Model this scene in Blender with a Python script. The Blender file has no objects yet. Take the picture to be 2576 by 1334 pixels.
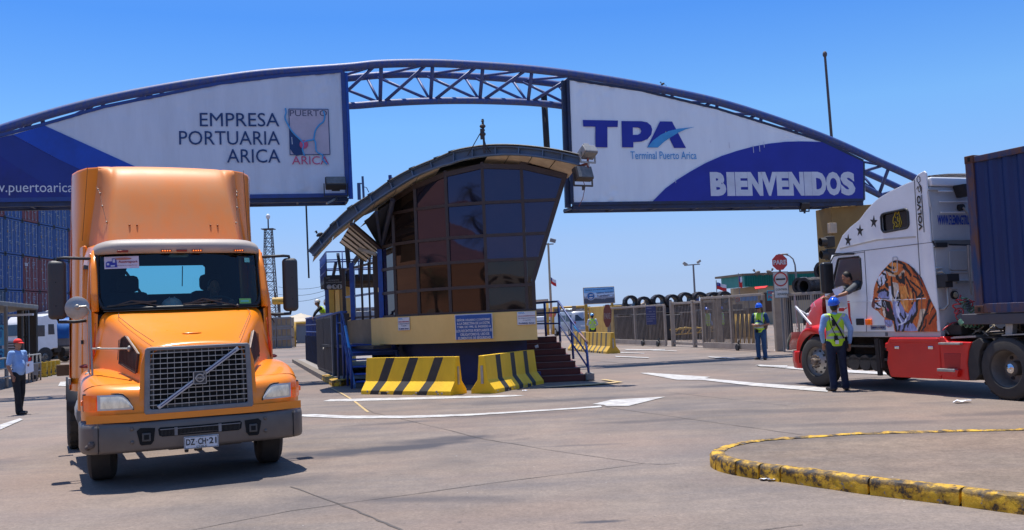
import bpy, bmesh, math, random
from mathutils import Vector, Matrix, noise
random.seed(7)
R=math.radians
sc=bpy.context.scene; col=sc.collection
# ---------- camera geometry (also used to measure real positions off the ground plane) ----------
F=2400.;CX=1288.;CY=667.;HC=1.65
ROLL=math.atan(.043);PITCH=math.atan(132.5/2400)
def ray(px,py):
    x=(px-CX)/F; y=-(py-CY)/F
    c,s=math.cos(ROLL),math.sin(ROLL); xr=x*c+y*s; yr=-x*s+y*c
    cp,sp=math.cos(PITCH),math.sin(PITCH)
    return Vector((xr,cp-yr*sp,sp+yr*cp))
EYE=Vector((0,0,HC))
def gp(px,py,z=0.):
    d=ray(px,py); return EYE+d*((z-HC)/d.z)
def at(px,py,Y):
    d=ray(px,py); return EYE+d*(Y/d.y)
def zm(x0,y0,k): return lambda x,y:((x0+x*k)*.96191,(y0+y*k)*.96191)
class Fr:
    """vertical working plane: origin P, horizontal direction at angle ang, u along, n towards the viewer side"""
    def __init__(s,P,ang):
        s.P=Vector((P[0],P[1],0)); a=R(ang); s.u=Vector((math.cos(a),math.sin(a),0)); s.n=Vector((math.sin(a),-math.cos(a),0)); s.ang=ang
    def px(s,x,y):
        d=ray(x,y); t=(s.P-EYE).dot(s.n)/d.dot(s.n); q=EYE+d*t
        return ((q-s.P).dot(s.u),q.z)
    def w(s,a,z,off=0): return s.P+s.u*a+s.n*off+Vector((0,0,z))
# ---------- materials ----------
MATS={}
def M(name,c,rough=.55,metal=0.,c2=None,scale=6.,bump=0.,bscale=60.,contrast=.5,coat=0.,emit=0.,spec=.5,stretch=None,ior=None,alpha=1.,detail=6):
    if name in MATS: return MATS[name]
    m=bpy.data.materials.new(name); m.use_nodes=True; nt=m.node_tree; N=nt.nodes; L=nt.links; b=N['Principled BSDF']
    if c2 is None: c2=tuple(v*.78 for v in c)
    tc=N.new('ShaderNodeTexCoord'); mp=N.new('ShaderNodeMapping'); L.new(tc.outputs['Object'],mp.inputs[0])
    if stretch: mp.inputs['Scale'].default_value=stretch
    nz=N.new('ShaderNodeTexNoise'); nz.inputs['Scale'].default_value=scale; nz.inputs['Detail'].default_value=detail; nz.inputs['Roughness'].default_value=.65
    L.new(mp.outputs[0],nz.inputs['Vector'])
    cr=N.new('ShaderNodeValToRGB'); e=cr.color_ramp.elements
    e[0].position=.5-contrast*.5+.0; e[1].position=.5+contrast*.5-.05
    e[0].color=(*c2,1); e[1].color=(*c,1)
    L.new(nz.outputs['Fac'],cr.inputs[0]); L.new(cr.outputs[0],b.inputs['Base Color'])
    mr=N.new('ShaderNodeMapRange'); mr.inputs['To Min'].default_value=min(1,rough*1.25); mr.inputs['To Max'].default_value=rough*.85
    L.new(nz.outputs['Fac'],mr.inputs[0]); L.new(mr.outputs[0],b.inputs['Roughness'])
    b.inputs['Metallic'].default_value=metal; b.inputs['Specular IOR Level'].default_value=spec
    if ior: b.inputs['IOR'].default_value=ior
    if coat: b.inputs['Coat Weight'].default_value=coat; b.inputs['Coat Roughness'].default_value=.12
    if emit: b.inputs['Emission Color'].default_value=(*c,1); b.inputs['Emission Strength'].default_value=emit
    if bump:
        n2=N.new('ShaderNodeTexNoise'); n2.inputs['Scale'].default_value=bscale; n2.inputs['Detail'].default_value=5
        L.new(mp.outputs[0],n2.inputs['Vector']); bp=N.new('ShaderNodeBump'); bp.inputs['Strength'].default_value=bump; bp.inputs['Distance'].default_value=.02
        L.new(n2.outputs['Fac'],bp.inputs['Height']); L.new(bp.outputs[0],b.inputs['Normal'])
    MATS[name]=m; return m
def glass(name,tint,refl=1.45,dark=0.):
    if name in MATS: return MATS[name]
    m=bpy.data.materials.new(name); m.use_nodes=True; nt=m.node_tree; N=nt.nodes; L=nt.links; N.clear()
    o=N.new('ShaderNodeOutputMaterial'); t=N.new('ShaderNodeBsdfTransparent'); t.inputs[0].default_value=(*tint,1)
    g=N.new('ShaderNodeBsdfGlossy'); g.inputs['Roughness'].default_value=.02; g.inputs['Color'].default_value=(1,1,1,1)
    f=N.new('ShaderNodeFresnel'); f.inputs[0].default_value=refl; mx=N.new('ShaderNodeMixShader')
    L.new(f.outputs[0],mx.inputs[0]); L.new(t.outputs[0],mx.inputs[1]); L.new(g.outputs[0],mx.inputs[2]); L.new(mx.outputs[0],o.inputs[0])
    MATS[name]=m; return m
# ---------- mesh builder ----------
class MB:
    def __init__(s): s.v=[];s.f=[];s.m=[];s.k=0
    def add(s,vs,fs):
        o=len(s.v); s.v+=[Vector(p) for p in vs]; s.f+=[tuple(i+o for i in f) for f in fs]; s.m+=[s.k]*len(fs); return s
    def box(s,a,b,T=None):
        x0,y0,z0=a;x1,y1,z1=b
        vs=[Vector(p) for p in ((x0,y0,z0),(x1,y0,z0),(x1,y1,z0),(x0,y1,z0),(x0,y0,z1),(x1,y0,z1),(x1,y1,z1),(x0,y1,z1))]
        if T: vs=[T@p for p in vs]
        return s.add(vs,[(0,3,2,1),(4,5,6,7),(0,1,5,4),(1,2,6,5),(2,3,7,6),(3,0,4,7)])
    def bar(s,p,q,w,h=None,up=None):
        """box beam from p to q, w across, h in the 'up' sense"""
        p=Vector(p);q=Vector(q);d=(q-p); l=d.length
        if l<1e-6: return s
        d/=l; h=h or w; up=Vector(up) if up else (Vector((0,0,1)) if abs(d.z)<.95 else Vector((0,1,0)))
        x=d.cross(up).normalized(); y=x.cross(d).normalized()
        vs=[c+x*a*w/2+y*b*h/2 for c in (p,q) for a,b in ((-1,-1),(1,-1),(1,1),(-1,1))]
        return s.add(vs,[(0,1,2,3),(7,6,5,4),(0,4,5,1),(1,5,6,2),(2,6,7,3),(3,7,4,0)])
    def cyl(s,p,q,r,r2=None,n=12,caps=True):
        p=Vector(p);q=Vector(q);r2=r if r2 is None else r2; d=(q-p).normalized()
        x=d.orthogonal().normalized(); y=d.cross(x)
        vs=[c+(x*math.cos(2*math.pi*i/n)+y*math.sin(2*math.pi*i/n))*rr for c,rr in ((p,r),(q,r2)) for i in range(n)]
        fs=[(i,(i+1)%n,n+(i+1)%n,n+i) for i in range(n)]
        if caps: fs+=[tuple(reversed(range(n))),tuple(range(n,2*n))]
        return s.add(vs,fs)
    def tube(s,pts,r,n=8):
        pts=[Vector(p) for p in pts]; m=len(pts); vs=[]; rs=r if isinstance(r,(list,tuple)) else [r]*m
        x=None
        for i,p in enumerate(pts):
            d=(pts[min(i+1,m-1)]-pts[max(i-1,0)]).normalized()
            x=(d.orthogonal() if x is None else x-d*x.dot(d)).normalized(); y=d.cross(x)
            vs+=[p+(x*math.cos(2*math.pi*k/n)+y*math.sin(2*math.pi*k/n))*rs[i] for k in range(n)]
        fs=[(i*n+k,i*n+(k+1)%n,(i+1)*n+(k+1)%n,(i+1)*n+k) for i in range(m-1) for k in range(n)]
        fs+=[tuple(reversed(range(n))),tuple(range((m-1)*n,m*n))]
        return s.add(vs,fs)
    def prism(s,poly,thick,T):
        """poly 2-D (a,b); T maps (a,b,c) -> point; thickness c from 0 to thick"""
        n=len(poly); vs=[T(a,b,0) for a,b in poly]+[T(a,b,thick) for a,b in poly]
        return s.add(vs,[tuple(range(n)),tuple(reversed(range(n,2*n)))]+[(i,n+i,n+(i+1)%n,(i+1)%n) for i in range(n)])
    def lathe(s,prof,c,axis=(0,0,1),n=24):
        """prof: (radius, along) list"""
        c=Vector(c);d=Vector(axis).normalized();x=d.orthogonal().normalized();y=d.cross(x);m=len(prof)
        vs=[c+d*h+(x*math.cos(2*math.pi*k/n)+y*math.sin(2*math.pi*k/n))*r for r,h in prof for k in range(n)]
        fs=[(i*n+k,i*n+(k+1)%n,(i+1)*n+(k+1)%n,(i+1)*n+k) for i in range(m-1) for k in range(n)]
        return s.add(vs,fs)
    def ell(s,c,r,n=12,m=8,T=None):
        c=Vector(c); r=(r,r,r) if not isinstance(r,(tuple,list)) else r
        vs=[];fs=[]
        for j in range(m+1):
            t=math.pi*j/m
            for i in range(n):
                a=2*math.pi*i/n; p=Vector((math.sin(t)*math.cos(a)*r[0],math.sin(t)*math.sin(a)*r[1],math.cos(t)*r[2]))
                vs.append(c+(T@p if T else p))
        for j in range(m):
            for i in range(n): fs.append((j*n+i,(j+1)*n+i,(j+1)*n+(i+1)%n,j*n+(i+1)%n))
        return s.add(vs,fs)
    def grid(s,rows,close=False):
        m=len(rows);n=len(rows[0]); vs=[p for r in rows for p in r]
        fs=[(i*n+k,i*n+(k+1)%n,(i+1)*n+(k+1)%n,(i+1)*n+k) for i in range(m-1) for k in range(n if close else n-1)]
        return s.add(vs,fs)
    def merge(s,o,T=None):
        vs=[T@v for v in o.v] if T else o.v
        k=s.k; off=len(s.v); s.v+=list(vs); s.f+=[tuple(i+off for i in f) for f in o.f]; s.m+=o.m; return s
ORG={}
def cleanname(n): return n
def finish(me,mats,smooth,flip=True):
    for m in (mats if isinstance(mats,(list,tuple)) else [mats]): me.materials.append(m)
    if flip:
        bm=bmesh.new(); bm.from_mesh(me); bmesh.ops.remove_doubles(bm,verts=bm.verts,dist=1e-5)
        bmesh.ops.recalc_face_normals(bm,faces=bm.faces); bm.to_mesh(me); bm.free()
    if smooth:
        me.polygons.foreach_set('use_smooth',[True]*len(me.polygons))
        if smooth is not True:
            try: me.set_sharp_from_angle(angle=R(smooth))
            except Exception: pass
    me.update()
def tag(o,label=None,cat=None,group=None,kind=None):
    if label: o['label']=label
    if cat: o['category']=cat
    if group: o['group']=group
    if kind: o['kind']=kind
    return o
def obj(name,mb,mats,parent=None,smooth=False,bevel=0.,world=None,subsurf=0,flip=True,seg=2):
    """one mesh object; world: verts are world coords and the parent has an un-rotated origin"""
    o0=ORG.get(parent.name,Vector()) if parent else Vector()
    me=bpy.data.meshes.new(name)
    if not parent and world is None and mb.v and not len(mb.v)==0:
        # give top-level meshes an origin at their base
        xs=[v.x for v in mb.v];ys=[v.y for v in mb.v];zs=[v.z for v in mb.v]
        o0=Vector(((min(xs)+max(xs))/2,(min(ys)+max(ys))/2,min(zs)))
    me.from_pydata([tuple(v-o0) for v in mb.v],[],mb.f); me.polygons.foreach_set('material_index',mb.m)
    finish(me,mats,smooth,flip)
    o=bpy.data.objects.new(name,me); col.objects.link(o)
    if parent: o.parent=parent; ORG[o.name]=o0
    else: o.location=o0; ORG[o.name]=o0
    if bevel:
        b=o.modifiers.new('b','BEVEL'); b.width=bevel; b.segments=seg; b.limit_method='ANGLE'; b.angle_limit=R(35)
        if not smooth: me.polygons.foreach_set('use_smooth',[True]*len(me.polygons)); b.harden_normals=False
        w=o.modifiers.new('w','WEIGHTED_NORMAL'); w.keep_sharp=True
    if subsurf:
        b=o.modifiers.new('s','SUBSURF'); b.levels=b.render_levels=subsurf
    return o
def thing(name,label,cat,loc=(0,0,0),rot=0.,group=None,local=False):
    o=bpy.data.objects.new(name,None); col.objects.link(o); o.location=loc; o.rotation_euler=(0,0,rot); o.empty_display_size=.2
    ORG[o.name]=Vector() if local else Vector(loc)
    return tag(o,label,cat,group)
def sub(name,parent):
    o=bpy.data.objects.new(name,None); col.objects.link(o); o.parent=parent; ORG[o.name]=ORG[parent.name]; return o
def copy_tree(o,parent=None):
    c=o.copy(); col.objects.link(c); ORG[c.name]=ORG.get(o.name,Vector())
    if parent: c.parent=parent
    for ch in [k for k in CH.get(o.name,o.children)]: copy_tree(ch,c)
    return c
CH={}
def eval_mesh(o):
    dg=bpy.context.evaluated_depsgraph_get(); return bpy.data.meshes.new_from_object(o.evaluated_get(dg))
def plate(name,outs,thick,T,mats,parent=None,bevel=0.,world=None):
    """flat plate with holes: outs[0] outline, rest holes, 2-D lists; T maps (a,b,c)->point"""
    cu=bpy.data.curves.new(name,'CURVE'); cu.dimensions='2D'; cu.fill_mode='BOTH'
    for p in outs:
        sp=cu.splines.new('POLY'); sp.points.add(len(p)-1)
        for i,(a,b) in enumerate(p): sp.points[i].co=(a,b,0,1)
        sp.use_cyclic_u=True
    cu.extrude=abs(thick)/2 if thick else 0
    t=bpy.data.objects.new('tmp',cu); col.objects.link(t); me=eval_mesh(t); bpy.data.objects.remove(t)
    mb=MB(); h=thick/2
    mb.v=[Vector(T(v.co.x,v.co.y,v.co.z+h)) for v in me.vertices]; mb.f=[tuple(p.vertices) for p in me.polygons]; mb.m=[0]*len(mb.f)
    bpy.data.meshes.remove(me)
    return obj(name,mb,mats,parent,bevel=bevel,world=world) if name else mb
def text_mb(s,w,h,off=0.,thick=.004,bold=0.):
    """text fitted in a w x h box, lower left at 0,0"""
    cu=bpy.data.curves.new('txt','FONT'); cu.body=s; cu.offset=bold; cu.extrude=.01; cu.resolution_u=3
    t=bpy.data.objects.new('tmp',cu); col.objects.link(t); me=eval_mesh(t); bpy.data.objects.remove(t)
    xs=[v.co.x for v in me.vertices]; ys=[v.co.y for v in me.vertices]
    x0,x1,y0,y1=min(xs),max(xs),min(ys),max(ys); mb=MB()
    mb.v=[Vector(((v.co.x-x0)/(x1-x0)*w,(v.co.y-y0)/(y1-y0)*h,(v.co.z+.01)*thick/.02)) for v in me.vertices]
    mb.f=[tuple(p.vertices) for p in me.polygons]; mb.m=[0]*len(mb.f); bpy.data.meshes.remove(me); return mb
def text(name,s,T,w,h,mat,parent,bold=0.,thick=.004,off=.004):
    """T maps (a,b,c)"""
    mb=text_mb(s,w,h,bold=bold,thick=thick); mb.v=[Vector(T(v.x,v.y,v.z+off)) for v in mb.v]
    return obj(name,mb,mat,parent,flip=False)
# a quick raster painter onto a fine grid, for printed pictures (colour attribute)
def inside(p,poly):
    x,y=p;c=False;n=len(poly);j=n-1
    for i in range(n):
        xi,yi=poly[i];xj,yj=poly[j]
        if (yi>y)!=(yj>y) and x<(xj-xi)*(y-yi)/(yj-yi)+xi: c=not c
        j=i
    return c
def segd(p,a,b):
    ax,ay=a;bx,by=b;px,py=p;dx,dy=bx-ax,by-ay;l=dx*dx+dy*dy
    t=0 if l==0 else max(0,min(1,((px-ax)*dx+(py-ay)*dy)/l)); return math.hypot(px-ax-t*dx,py-ay-t*dy),t
def painted(name,outline,nx,ny,colf,T,parent,rough=.35):
    """grid over outline's bbox; only cells inside; colf(a,b)->rgb"""
    xs=[p[0] for p in outline];ys=[p[1] for p in outline];x0,x1,y0,y1=min(xs),max(xs),min(ys),max(ys)
    idx={};vs=[];cs=[];fs=[]
    def vid(i,j):
        if (i,j) not in idx:
            a=x0+(x1-x0)*i/nx;b=y0+(y1-y0)*j/ny; idx[i,j]=len(vs); vs.append(T(a,b,0)); cs.append(colf(a,b))
        return idx[i,j]
    for i in range(nx):
        for j in range(ny):
            if inside((x0+(x1-x0)*(i+.5)/nx,y0+(y1-y0)*(j+.5)/ny),outline): fs.append((vid(i,j),vid(i+1,j),vid(i+1,j+1),vid(i,j+1)))
    mb=MB(); mb.v=[Vector(v) for v in vs]; mb.f=fs; mb.m=[0]*len(fs)
    m=MATS.get('printed')
    if not m:
        m=bpy.data.materials.new('printed'); m.use_nodes=True; b=m.node_tree.nodes['Principled BSDF']; a=m.node_tree.nodes.new('ShaderNodeVertexColor'); a.layer_name='Col'
        m.node_tree.links.new(a.outputs[0],b.inputs['Base Color']); b.inputs['Roughness'].default_value=rough; MATS['printed']=m
    o=obj(name,mb,m,parent,flip=False)
    ca=o.data.color_attributes.new('Col','FLOAT_COLOR','POINT')
    for i,c in enumerate(cs): ca.data[i].color=(*c,1)
    return o
def lin(r,g,b): 
    f=lambda v:(v/255/12.92 if v/255<=.04045 else ((v/255+.055)/1.055)**2.4)
    return (f(r),f(g),f(b))
# ================= camera, light, sky =================
cam=bpy.data.cameras.new('camera'); cam.sensor_width=36; cam.lens=2400/2576*36; cam.clip_end=4000; cam.clip_start=.1
co=bpy.data.objects.new('camera',cam); col.objects.link(co); co.location=EYE
fw=Vector((0,math.cos(PITCH),math.sin(PITCH))); up0=Vector((0,-math.sin(PITCH),math.cos(PITCH))); rt0=Vector((1,0,0))
c_,s_=math.cos(ROLL),math.sin(ROLL); rt=rt0*c_-up0*s_; up=rt0*s_+up0*c_
# image right/up expressed so that the horizon climbs to the right
co.matrix_world=Matrix(((rt.x,up.x,-fw.x,0),(rt.y,up.y,-fw.y,0),(rt.z,up.z,-fw.z,HC),(0,0,0,1)))
sc.camera=co
sunv=Vector((-.10,.20,1)).normalized()
el=math.asin(sunv.z); azi=math.atan2(sunv.x,sunv.y)
W=bpy.data.worlds.new('World'); sc.world=W; W.use_nodes=True; nt=W.node_tree; bg=nt.nodes['Background']
sk=nt.nodes.new('ShaderNodeTexSky'); sk.sky_type='NISHITA'; sk.sun_disc=False; sk.sun_elevation=el; sk.sun_rotation=azi
sk.altitude=0; sk.air_density=1.15; sk.dust_density=.25; sk.ozone_density=3.2
tcw=nt.nodes.new('ShaderNodeTexCoord'); spw=nt.nodes.new('ShaderNodeSeparateXYZ'); nt.links.new(tcw.outputs['Generated'],spw.inputs[0])
rw_=nt.nodes.new('ShaderNodeValToRGB'); e=rw_.color_ramp.elements; e[0].position=0; e[0].color=(.31,.46,.98,1); e[1].position=1; e[1].color=(.75,.8,.9,1)
for p_,c_2 in ((.034,(.32,.42,.79)),(.08,(.375,.45,.71)),(.2,(.36,.555,.77)),(.305,(.215,.455,.80)),(.45,(.36,.58,.86)),(.7,(.62,.72,.88))): x_=e.new(p_); x_.color=(*c_2,1)
mw=nt.nodes.new('ShaderNodeMix'); mw.data_type='RGBA'; mw.blend_type='MULTIPLY'; mw.inputs[0].default_value=1; nt.links.new(spw.outputs['Z'],rw_.inputs[0]); nt.links.new(sk.outputs[0],mw.inputs[6]); nt.links.new(rw_.outputs[0],mw.inputs[7])
nt.links.new(mw.outputs[2],bg.inputs[0]); bg.inputs[1].default_value=.15
su=bpy.data.lights.new('sun','SUN'); su.energy=4.8; su.angle=R(.5); su.color=(1,.955,.89)
so=bpy.data.objects.new('sun',su); col.objects.link(so); so.rotation_euler=sunv.to_track_quat('Z','Y').to_euler(); so.location=(0,0,60)
sc.view_settings.view_transform='Standard'; sc.view_settings.look='None'; sc.view_settings.exposure=.42; sc.view_settings.gamma=1
sc.cycles.max_bounces=8; sc.cycles.transparent_max_bounces=12; sc.cycles.use_denoising=True
# ================= shared materials =================
YEL=M('barrier_yellow',(.95,.58,.006),.6,c2=(.66,.37,.010),scale=2.2,contrast=.7,bump=.25,bscale=30,stretch=(1,1,.35))
BLK=M('black_paint',(.02,.019,.018),.6,c2=(.05,.04,.03),scale=6)
DARK=M('dark_metal',(.022,.022,.025),.55,scale=9)
RUB=M('rubber',(.028,.026,.025),.8,c2=(.06,.052,.045),scale=5,bump=.2)
BLUE=M('structure_blue',(.012,.055,.30),.45,c2=(.03,.05,.13),scale=5,contrast=.9)
BLUEB=M('bright_blue_paint',(.01,.10,.50),.4,c2=(.01,.05,.28),scale=4)
NAVY=M('navy_wall',(.010,.030,.16),.6,c2=(.02,.03,.08),scale=2,contrast=.8)
TANW=M('tan_plaster',(.90,.62,.22),.8,c2=(.76,.50,.17),scale=1.6,contrast=.8,bump=.1,bscale=90)
YELW=M('yellow_wall',(.62,.40,.08),.75,c2=(.45,.27,.06),scale=1.5,bump=.1)
TUBE=M('weathered_blue_tube',(.008,.055,.30),.5,c2=(.11,.12,.15),scale=3.5,contrast=.55,stretch=(3,3,1))
GREYM=M('grey_steel',(.26,.25,.24),.5,c2=(.15,.14,.14),scale=4,contrast=.8)
GALV=M('galvanised',(.42,.41,.38),.45,metal=.5,c2=(.28,.26,.23),scale=5)
CHROME=M('chrome',(.75,.75,.76),.14,metal=1.,c2=(.6,.6,.6),scale=3)
WHT=M('white_paint',(.78,.79,.80),.35,c2=(.66,.66,.66),scale=3,coat=.3)
CONC=M('concrete',(.30,.27,.24),.85,c2=(.18,.16,.15),scale=3,contrast=.7,bump=.3)
FRAMEB=M('brown_frame',(.055,.035,.03),.5,scale=6)
CREAM=M('cream_panel',(.62,.50,.36),.7,c2=(.42,.32,.22),scale=3)
LTX=M('road_paint',(.50,.49,.47),.75,c2=(.30,.275,.26),scale=4,contrast=.32,bump=.1,detail=10)
YLINE=M('yellow_road_paint',(.55,.36,.10),.7,c2=(.33,.27,.2),scale=6,contrast=.5)
SKIN=M('skin',(.36,.17,.10),.5,c2=(.29,.13,.075),scale=12)
HAIR=M('black_hair',(.012,.01,.009),.6,scale=30)
NAVYC=M('navy_cloth',(.012,.022,.055),.85,c2=(.006,.01,.03),scale=9,bump=.5,bscale=18)
BLACKC=M('black_cloth',(.014,.014,.017),.85,c2=(.007,.007,.009),scale=9,bump=.4,bscale=18)
SHIRT=M('light_blue_cloth',(.28,.45,.75),.8,c2=(.20,.34,.62),scale=7,bump=.5,bscale=16)
PALEC=M('pale_cloth',(.5,.56,.68),.8,c2=(.4,.46,.58),scale=7,bump=.4,bscale=16)
JEAN=M('blue_jeans',(.03,.09,.20),.85,c2=(.018,.055,.13),scale=8,bump=.5,bscale=18)
SHOE=M('shoe_leather',(.03,.022,.018),.5,scale=10)
HELB=M('blue_helmet',(.01,.13,.72),.28,c2=(.008,.10,.58),scale=5,coat=.4)
HELW=M('white_helmet',(.78,.78,.76),.3,scale=5,coat=.4)
REDC=M('red_cap_cloth',(.75,.02,.015),.75,c2=(.6,.012,.01),scale=9)
PAPER=M('white_paper',(.8,.81,.84),.8,c2=(.7,.72,.78),scale=3)
# ================= ground =================
def ground_mat(name='road_concrete',tint=None):
    m=bpy.data.materials.new(name); m.use_nodes=True; nt=m.node_tree;N=nt.nodes;L=nt.links;b=N['Principled BSDF']
    tc=N.new('ShaderNodeTexCoord')
    def nz(scale,detail=6,st=(1,1,1),rot=0.,rough=.6):
        mp=N.new('ShaderNodeMapping'); mp.inputs['Scale'].default_value=st; mp.inputs['Rotation'].default_value=(0,0,rot); L.new(tc.outputs['Object'],mp.inputs[0])
        n=N.new('ShaderNodeTexNoise'); n.inputs['Scale'].default_value=scale; n.inputs['Detail'].default_value=detail; n.inputs['Roughness'].default_value=rough; L.new(mp.outputs[0],n.inputs['Vector']); return n.outputs['Fac']
    def ramp(f,a,b2,ca,cb):
        r=N.new('ShaderNodeValToRGB'); e=r.color_ramp.elements; e[0].position=a;e[1].position=b2; e[0].color=(*ca,1);e[1].color=(*cb,1); L.new(f,r.inputs[0]); return r.outputs[0]
    def mix(f,a,c,mode='MIX'):
        x=N.new('ShaderNodeMix'); x.data_type='RGBA'; x.blend_type=mode
        if isinstance(f,float): x.inputs[0].default_value=f
        else: L.new(f,x.inputs[0])
        for i,v in ((6,a),(7,c)):
            if isinstance(v,tuple): x.inputs[i].default_value=(*v,1)
            else: L.new(v,x.inputs[i])
        return x.outputs[2]
    base=ramp(nz(.13,7,rough=.7),.36,.64,(.162,.132,.110),(.256,.208,.172))
    patch=ramp(nz(.7,8,rough=.75),.34,.68,(.76,.76,.79),(1.14,1.11,1.08))
    c=mix(1.0,base,patch,'MULTIPLY')
    # long tyre-polish streaks that follow the traffic
    st=ramp(nz(1.0,5,(.16,1.3,1),R(-8)),.44,.72,(0,0,0),(1,1,1)); c=mix(st,c,mix(.5,c,(.10,.095,.105)))
    st2=ramp(nz(.55,6,(.35,1.1,1),R(12)),.56,.76,(0,0,0),(1,1,1)); c=mix(st2,c,mix(.62,c,(.07,.07,.085)))
    # warm dusty areas
    wd=ramp(nz(.23,3),.45,.7,(0,0,0),(1,1,1)); c=mix(wd,c,mix(.6,c,(.27,.185,.14)))
    # aggregate grain and dark specks
    gr=ramp(nz(30,4,rough=.85),.3,.7,(.70,.70,.70),(1.25,1.25,1.25)); c=mix(1.0,c,gr,'MULTIPLY')
    g2=ramp(nz(9,4,rough=.75),.3,.7,(.88,.88,.88),(1.1,1.1,1.1)); c=mix(1.0,c,g2,'MULTIPLY')
    sp=ramp(nz(16,1),.80,.83,(0,0,0),(1,1,1)); c=mix(sp,c,(.45,.44,.43))
    sd=ramp(nz(7,2),.20,.25,(1,1,1),(0,0,0)); c=mix(sd,c,(.07,.065,.065))
    # oil stains with their own place: centre, half sizes, heading
    for (x,y,a,bb,an,s) in ((-2.0,12.6,2.3,.55,R(20),.95),(-.9,13.4,1.1,.40,R(12),.8),(1.9,14.6,1.2,.3,R(5),.55),(-.2,16.4,1.8,.35,R(8),.45),(.55,7.7,.30,.07,R(0),.9),(.9,12.2,.8,.12,R(0),.4),(4.2,15.2,2.2,.4,R(-12),.4),(4.9,13.1,2.0,.3,R(-5),.45),(-8.5,12,2.5,1.2,R(30),.55),(1.0,18.8,2.6,.5,R(4),.6),(5.0,20.5,2.5,.5,R(-10),.6),(-1,9.0,1.6,.25,R(-15),.5),(-2.2,15.8,.9,.25,R(10),.5),(-3,10.4,1.5,.5,R(10),.5),(7.5,13.6,2,.4,R(0),.5)):
        mp=N.new('ShaderNodeMapping'); mp.vector_type='TEXTURE'; mp.inputs['Location'].default_value=(x,y,0); mp.inputs['Rotation'].default_value=(0,0,an); mp.inputs['Scale'].default_value=(a,bb,1e3)
        L.new(tc.outputs['Object'],mp.inputs[0]); ln=N.new('ShaderNodeVectorMath'); ln.operation='LENGTH'
        wn=N.new('ShaderNodeTexNoise'); wn.inputs['Scale'].default_value=1.6; wn.inputs['Detail'].default_value=6; L.new(tc.outputs['Object'],wn.inputs['Vector'])
        ad=N.new('ShaderNodeVectorMath'); ad.operation='MULTIPLY_ADD'; L.new(wn.outputs['Color'],ad.inputs[0]); ad.inputs[1].default_value=(1.6,1.6,0); 
        sh=N.new('ShaderNodeVectorMath'); sh.operation='SUBTRACT'; L.new(mp.outputs[0],sh.inputs[0]); sh.inputs[1].default_value=(.8,.8,0)
        L.new(sh.outputs[0],ad.inputs[2]); L.new(ad.outputs[0],ln.inputs[0])
        mk=ramp(ln.outputs['Value'],.35,1.25,(s,s,s),(0,0,0)); c=mix(mk,c,(.052,.050,.060))
    if tint: c=mix(1.0,c,tint,'MULTIPLY'); g3=ramp(nz(3.5,8,(1,1,1),0,.8),.35,.65,(.80,.79,.78),(1.10,1.10,1.08)); c=mix(1.0,c,g3,'MULTIPLY')
    L.new(c,b.inputs['Base Color']); b.inputs['Roughness'].default_value=.82; b.inputs['Specular IOR Level'].default_value=.3
    bp=N.new('ShaderNodeBump'); bp.inputs['Strength'].default_value=.35; bp.inputs['Distance'].default_value=.006; L.new(nz(45,4,rough=.8),bp.inputs['Height']); L.new(bp.outputs[0],b.inputs['Normal'])
    return m
GM=ground_mat()
g=MB(); rr=[0,20,60,200,900,3000]
g.add([(-3000,-3000,0),(3000,-3000,0),(3000,3000,0),(-3000,3000,0)],[(0,1,2,3)])
tag(obj('ground',g,GM,world=True,flip=False),kind='structure')
sea=M('sea_water',(.045,.10,.16),.18,c2=(.03,.08,.13),scale=.02,bump=.3,bscale=.6)
s=MB(); s.add([(-2800,240,.02),(2800,210,.02),(2800,2900,.02),(-2800,2900,.02)],[(0,1,2,3)])
tag(obj('sea',s,sea,world=True,flip=False),kind='structure')
def flat(name,pts,z,mat,kind='structure',label=None):
    mb=MB(); mb.add([(p[0],p[1],z) for p in pts],[tuple(range(len(pts)))]); return tag(obj(name,mb,mat,world=True,flip=False),kind=kind)
def strip(name,pts,w,z,mat):
    mb=MB(); pts=[Vector((p[0],p[1],0)) for p in pts]; vs=[]
    for i,p in enumerate(pts):
        d=(pts[min(i+1,len(pts)-1)]-pts[max(i-1,0)]).normalized(); n=Vector((-d.y,d.x,0))*(w[i] if isinstance(w,list) else w)/2
        vs+=[p+n+Vector((0,0,z)),p-n+Vector((0,0,z))]
    mb.add(vs,[(2*i,2*i+1,2*i+3,2*i+2) for i in range(len(pts)-1)]); return tag(obj(name,mb,mat,world=True,flip=False),kind='structure')
z6=zm(760,960,.5202); z4c=zm(1360,740,.21); z5=zm(1380,600,.2717)
# white arrows and lines painted on the road (4 mm above it)
MZ=[.006]
def mark(pts,zf,mat=LTX,z=.012): MZ[0]+=.0015; z=MZ[0]; return flat('road_marking',[gp(*zf(*p)) for p in pts],z,mat)
I=lambda x,y:(x,y)
mark([(160,174),(200,164),(1120,142),(1180,145),(1100,151),(300,174)],z6)
up_=[(45,241),(120,239),(300,247),(600,247),(900,238),(1200,221),(1450,205),(1560,196)]; dn=[(1565,204),(1300,222),(900,247),(600,259),(300,261),(120,254),(45,250)]
mark(up_+dn,z6)
mark([(1515,190),(1610,168),(1885,152),(1700,198),(1590,200),(1575,193)],z6)
mark([(1755,32),(1800,31),(2110,52),(2085,59),(2360,84),(2700,108),(2700,128),(2330,98),(2070,68),(1940,66)],z6)
mark([(0,1083),(0,1070),(50,1054),(58,1057)],I)
mark([(146,972),(152,962),(176,960),(168,973)],I)
mark([(1900,921),(1912,919),(2280,941),(2300,948),(2040,934)],I)
mark([(2440,955),(2500,955),(2700,960),(2700,968)],I)
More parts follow.
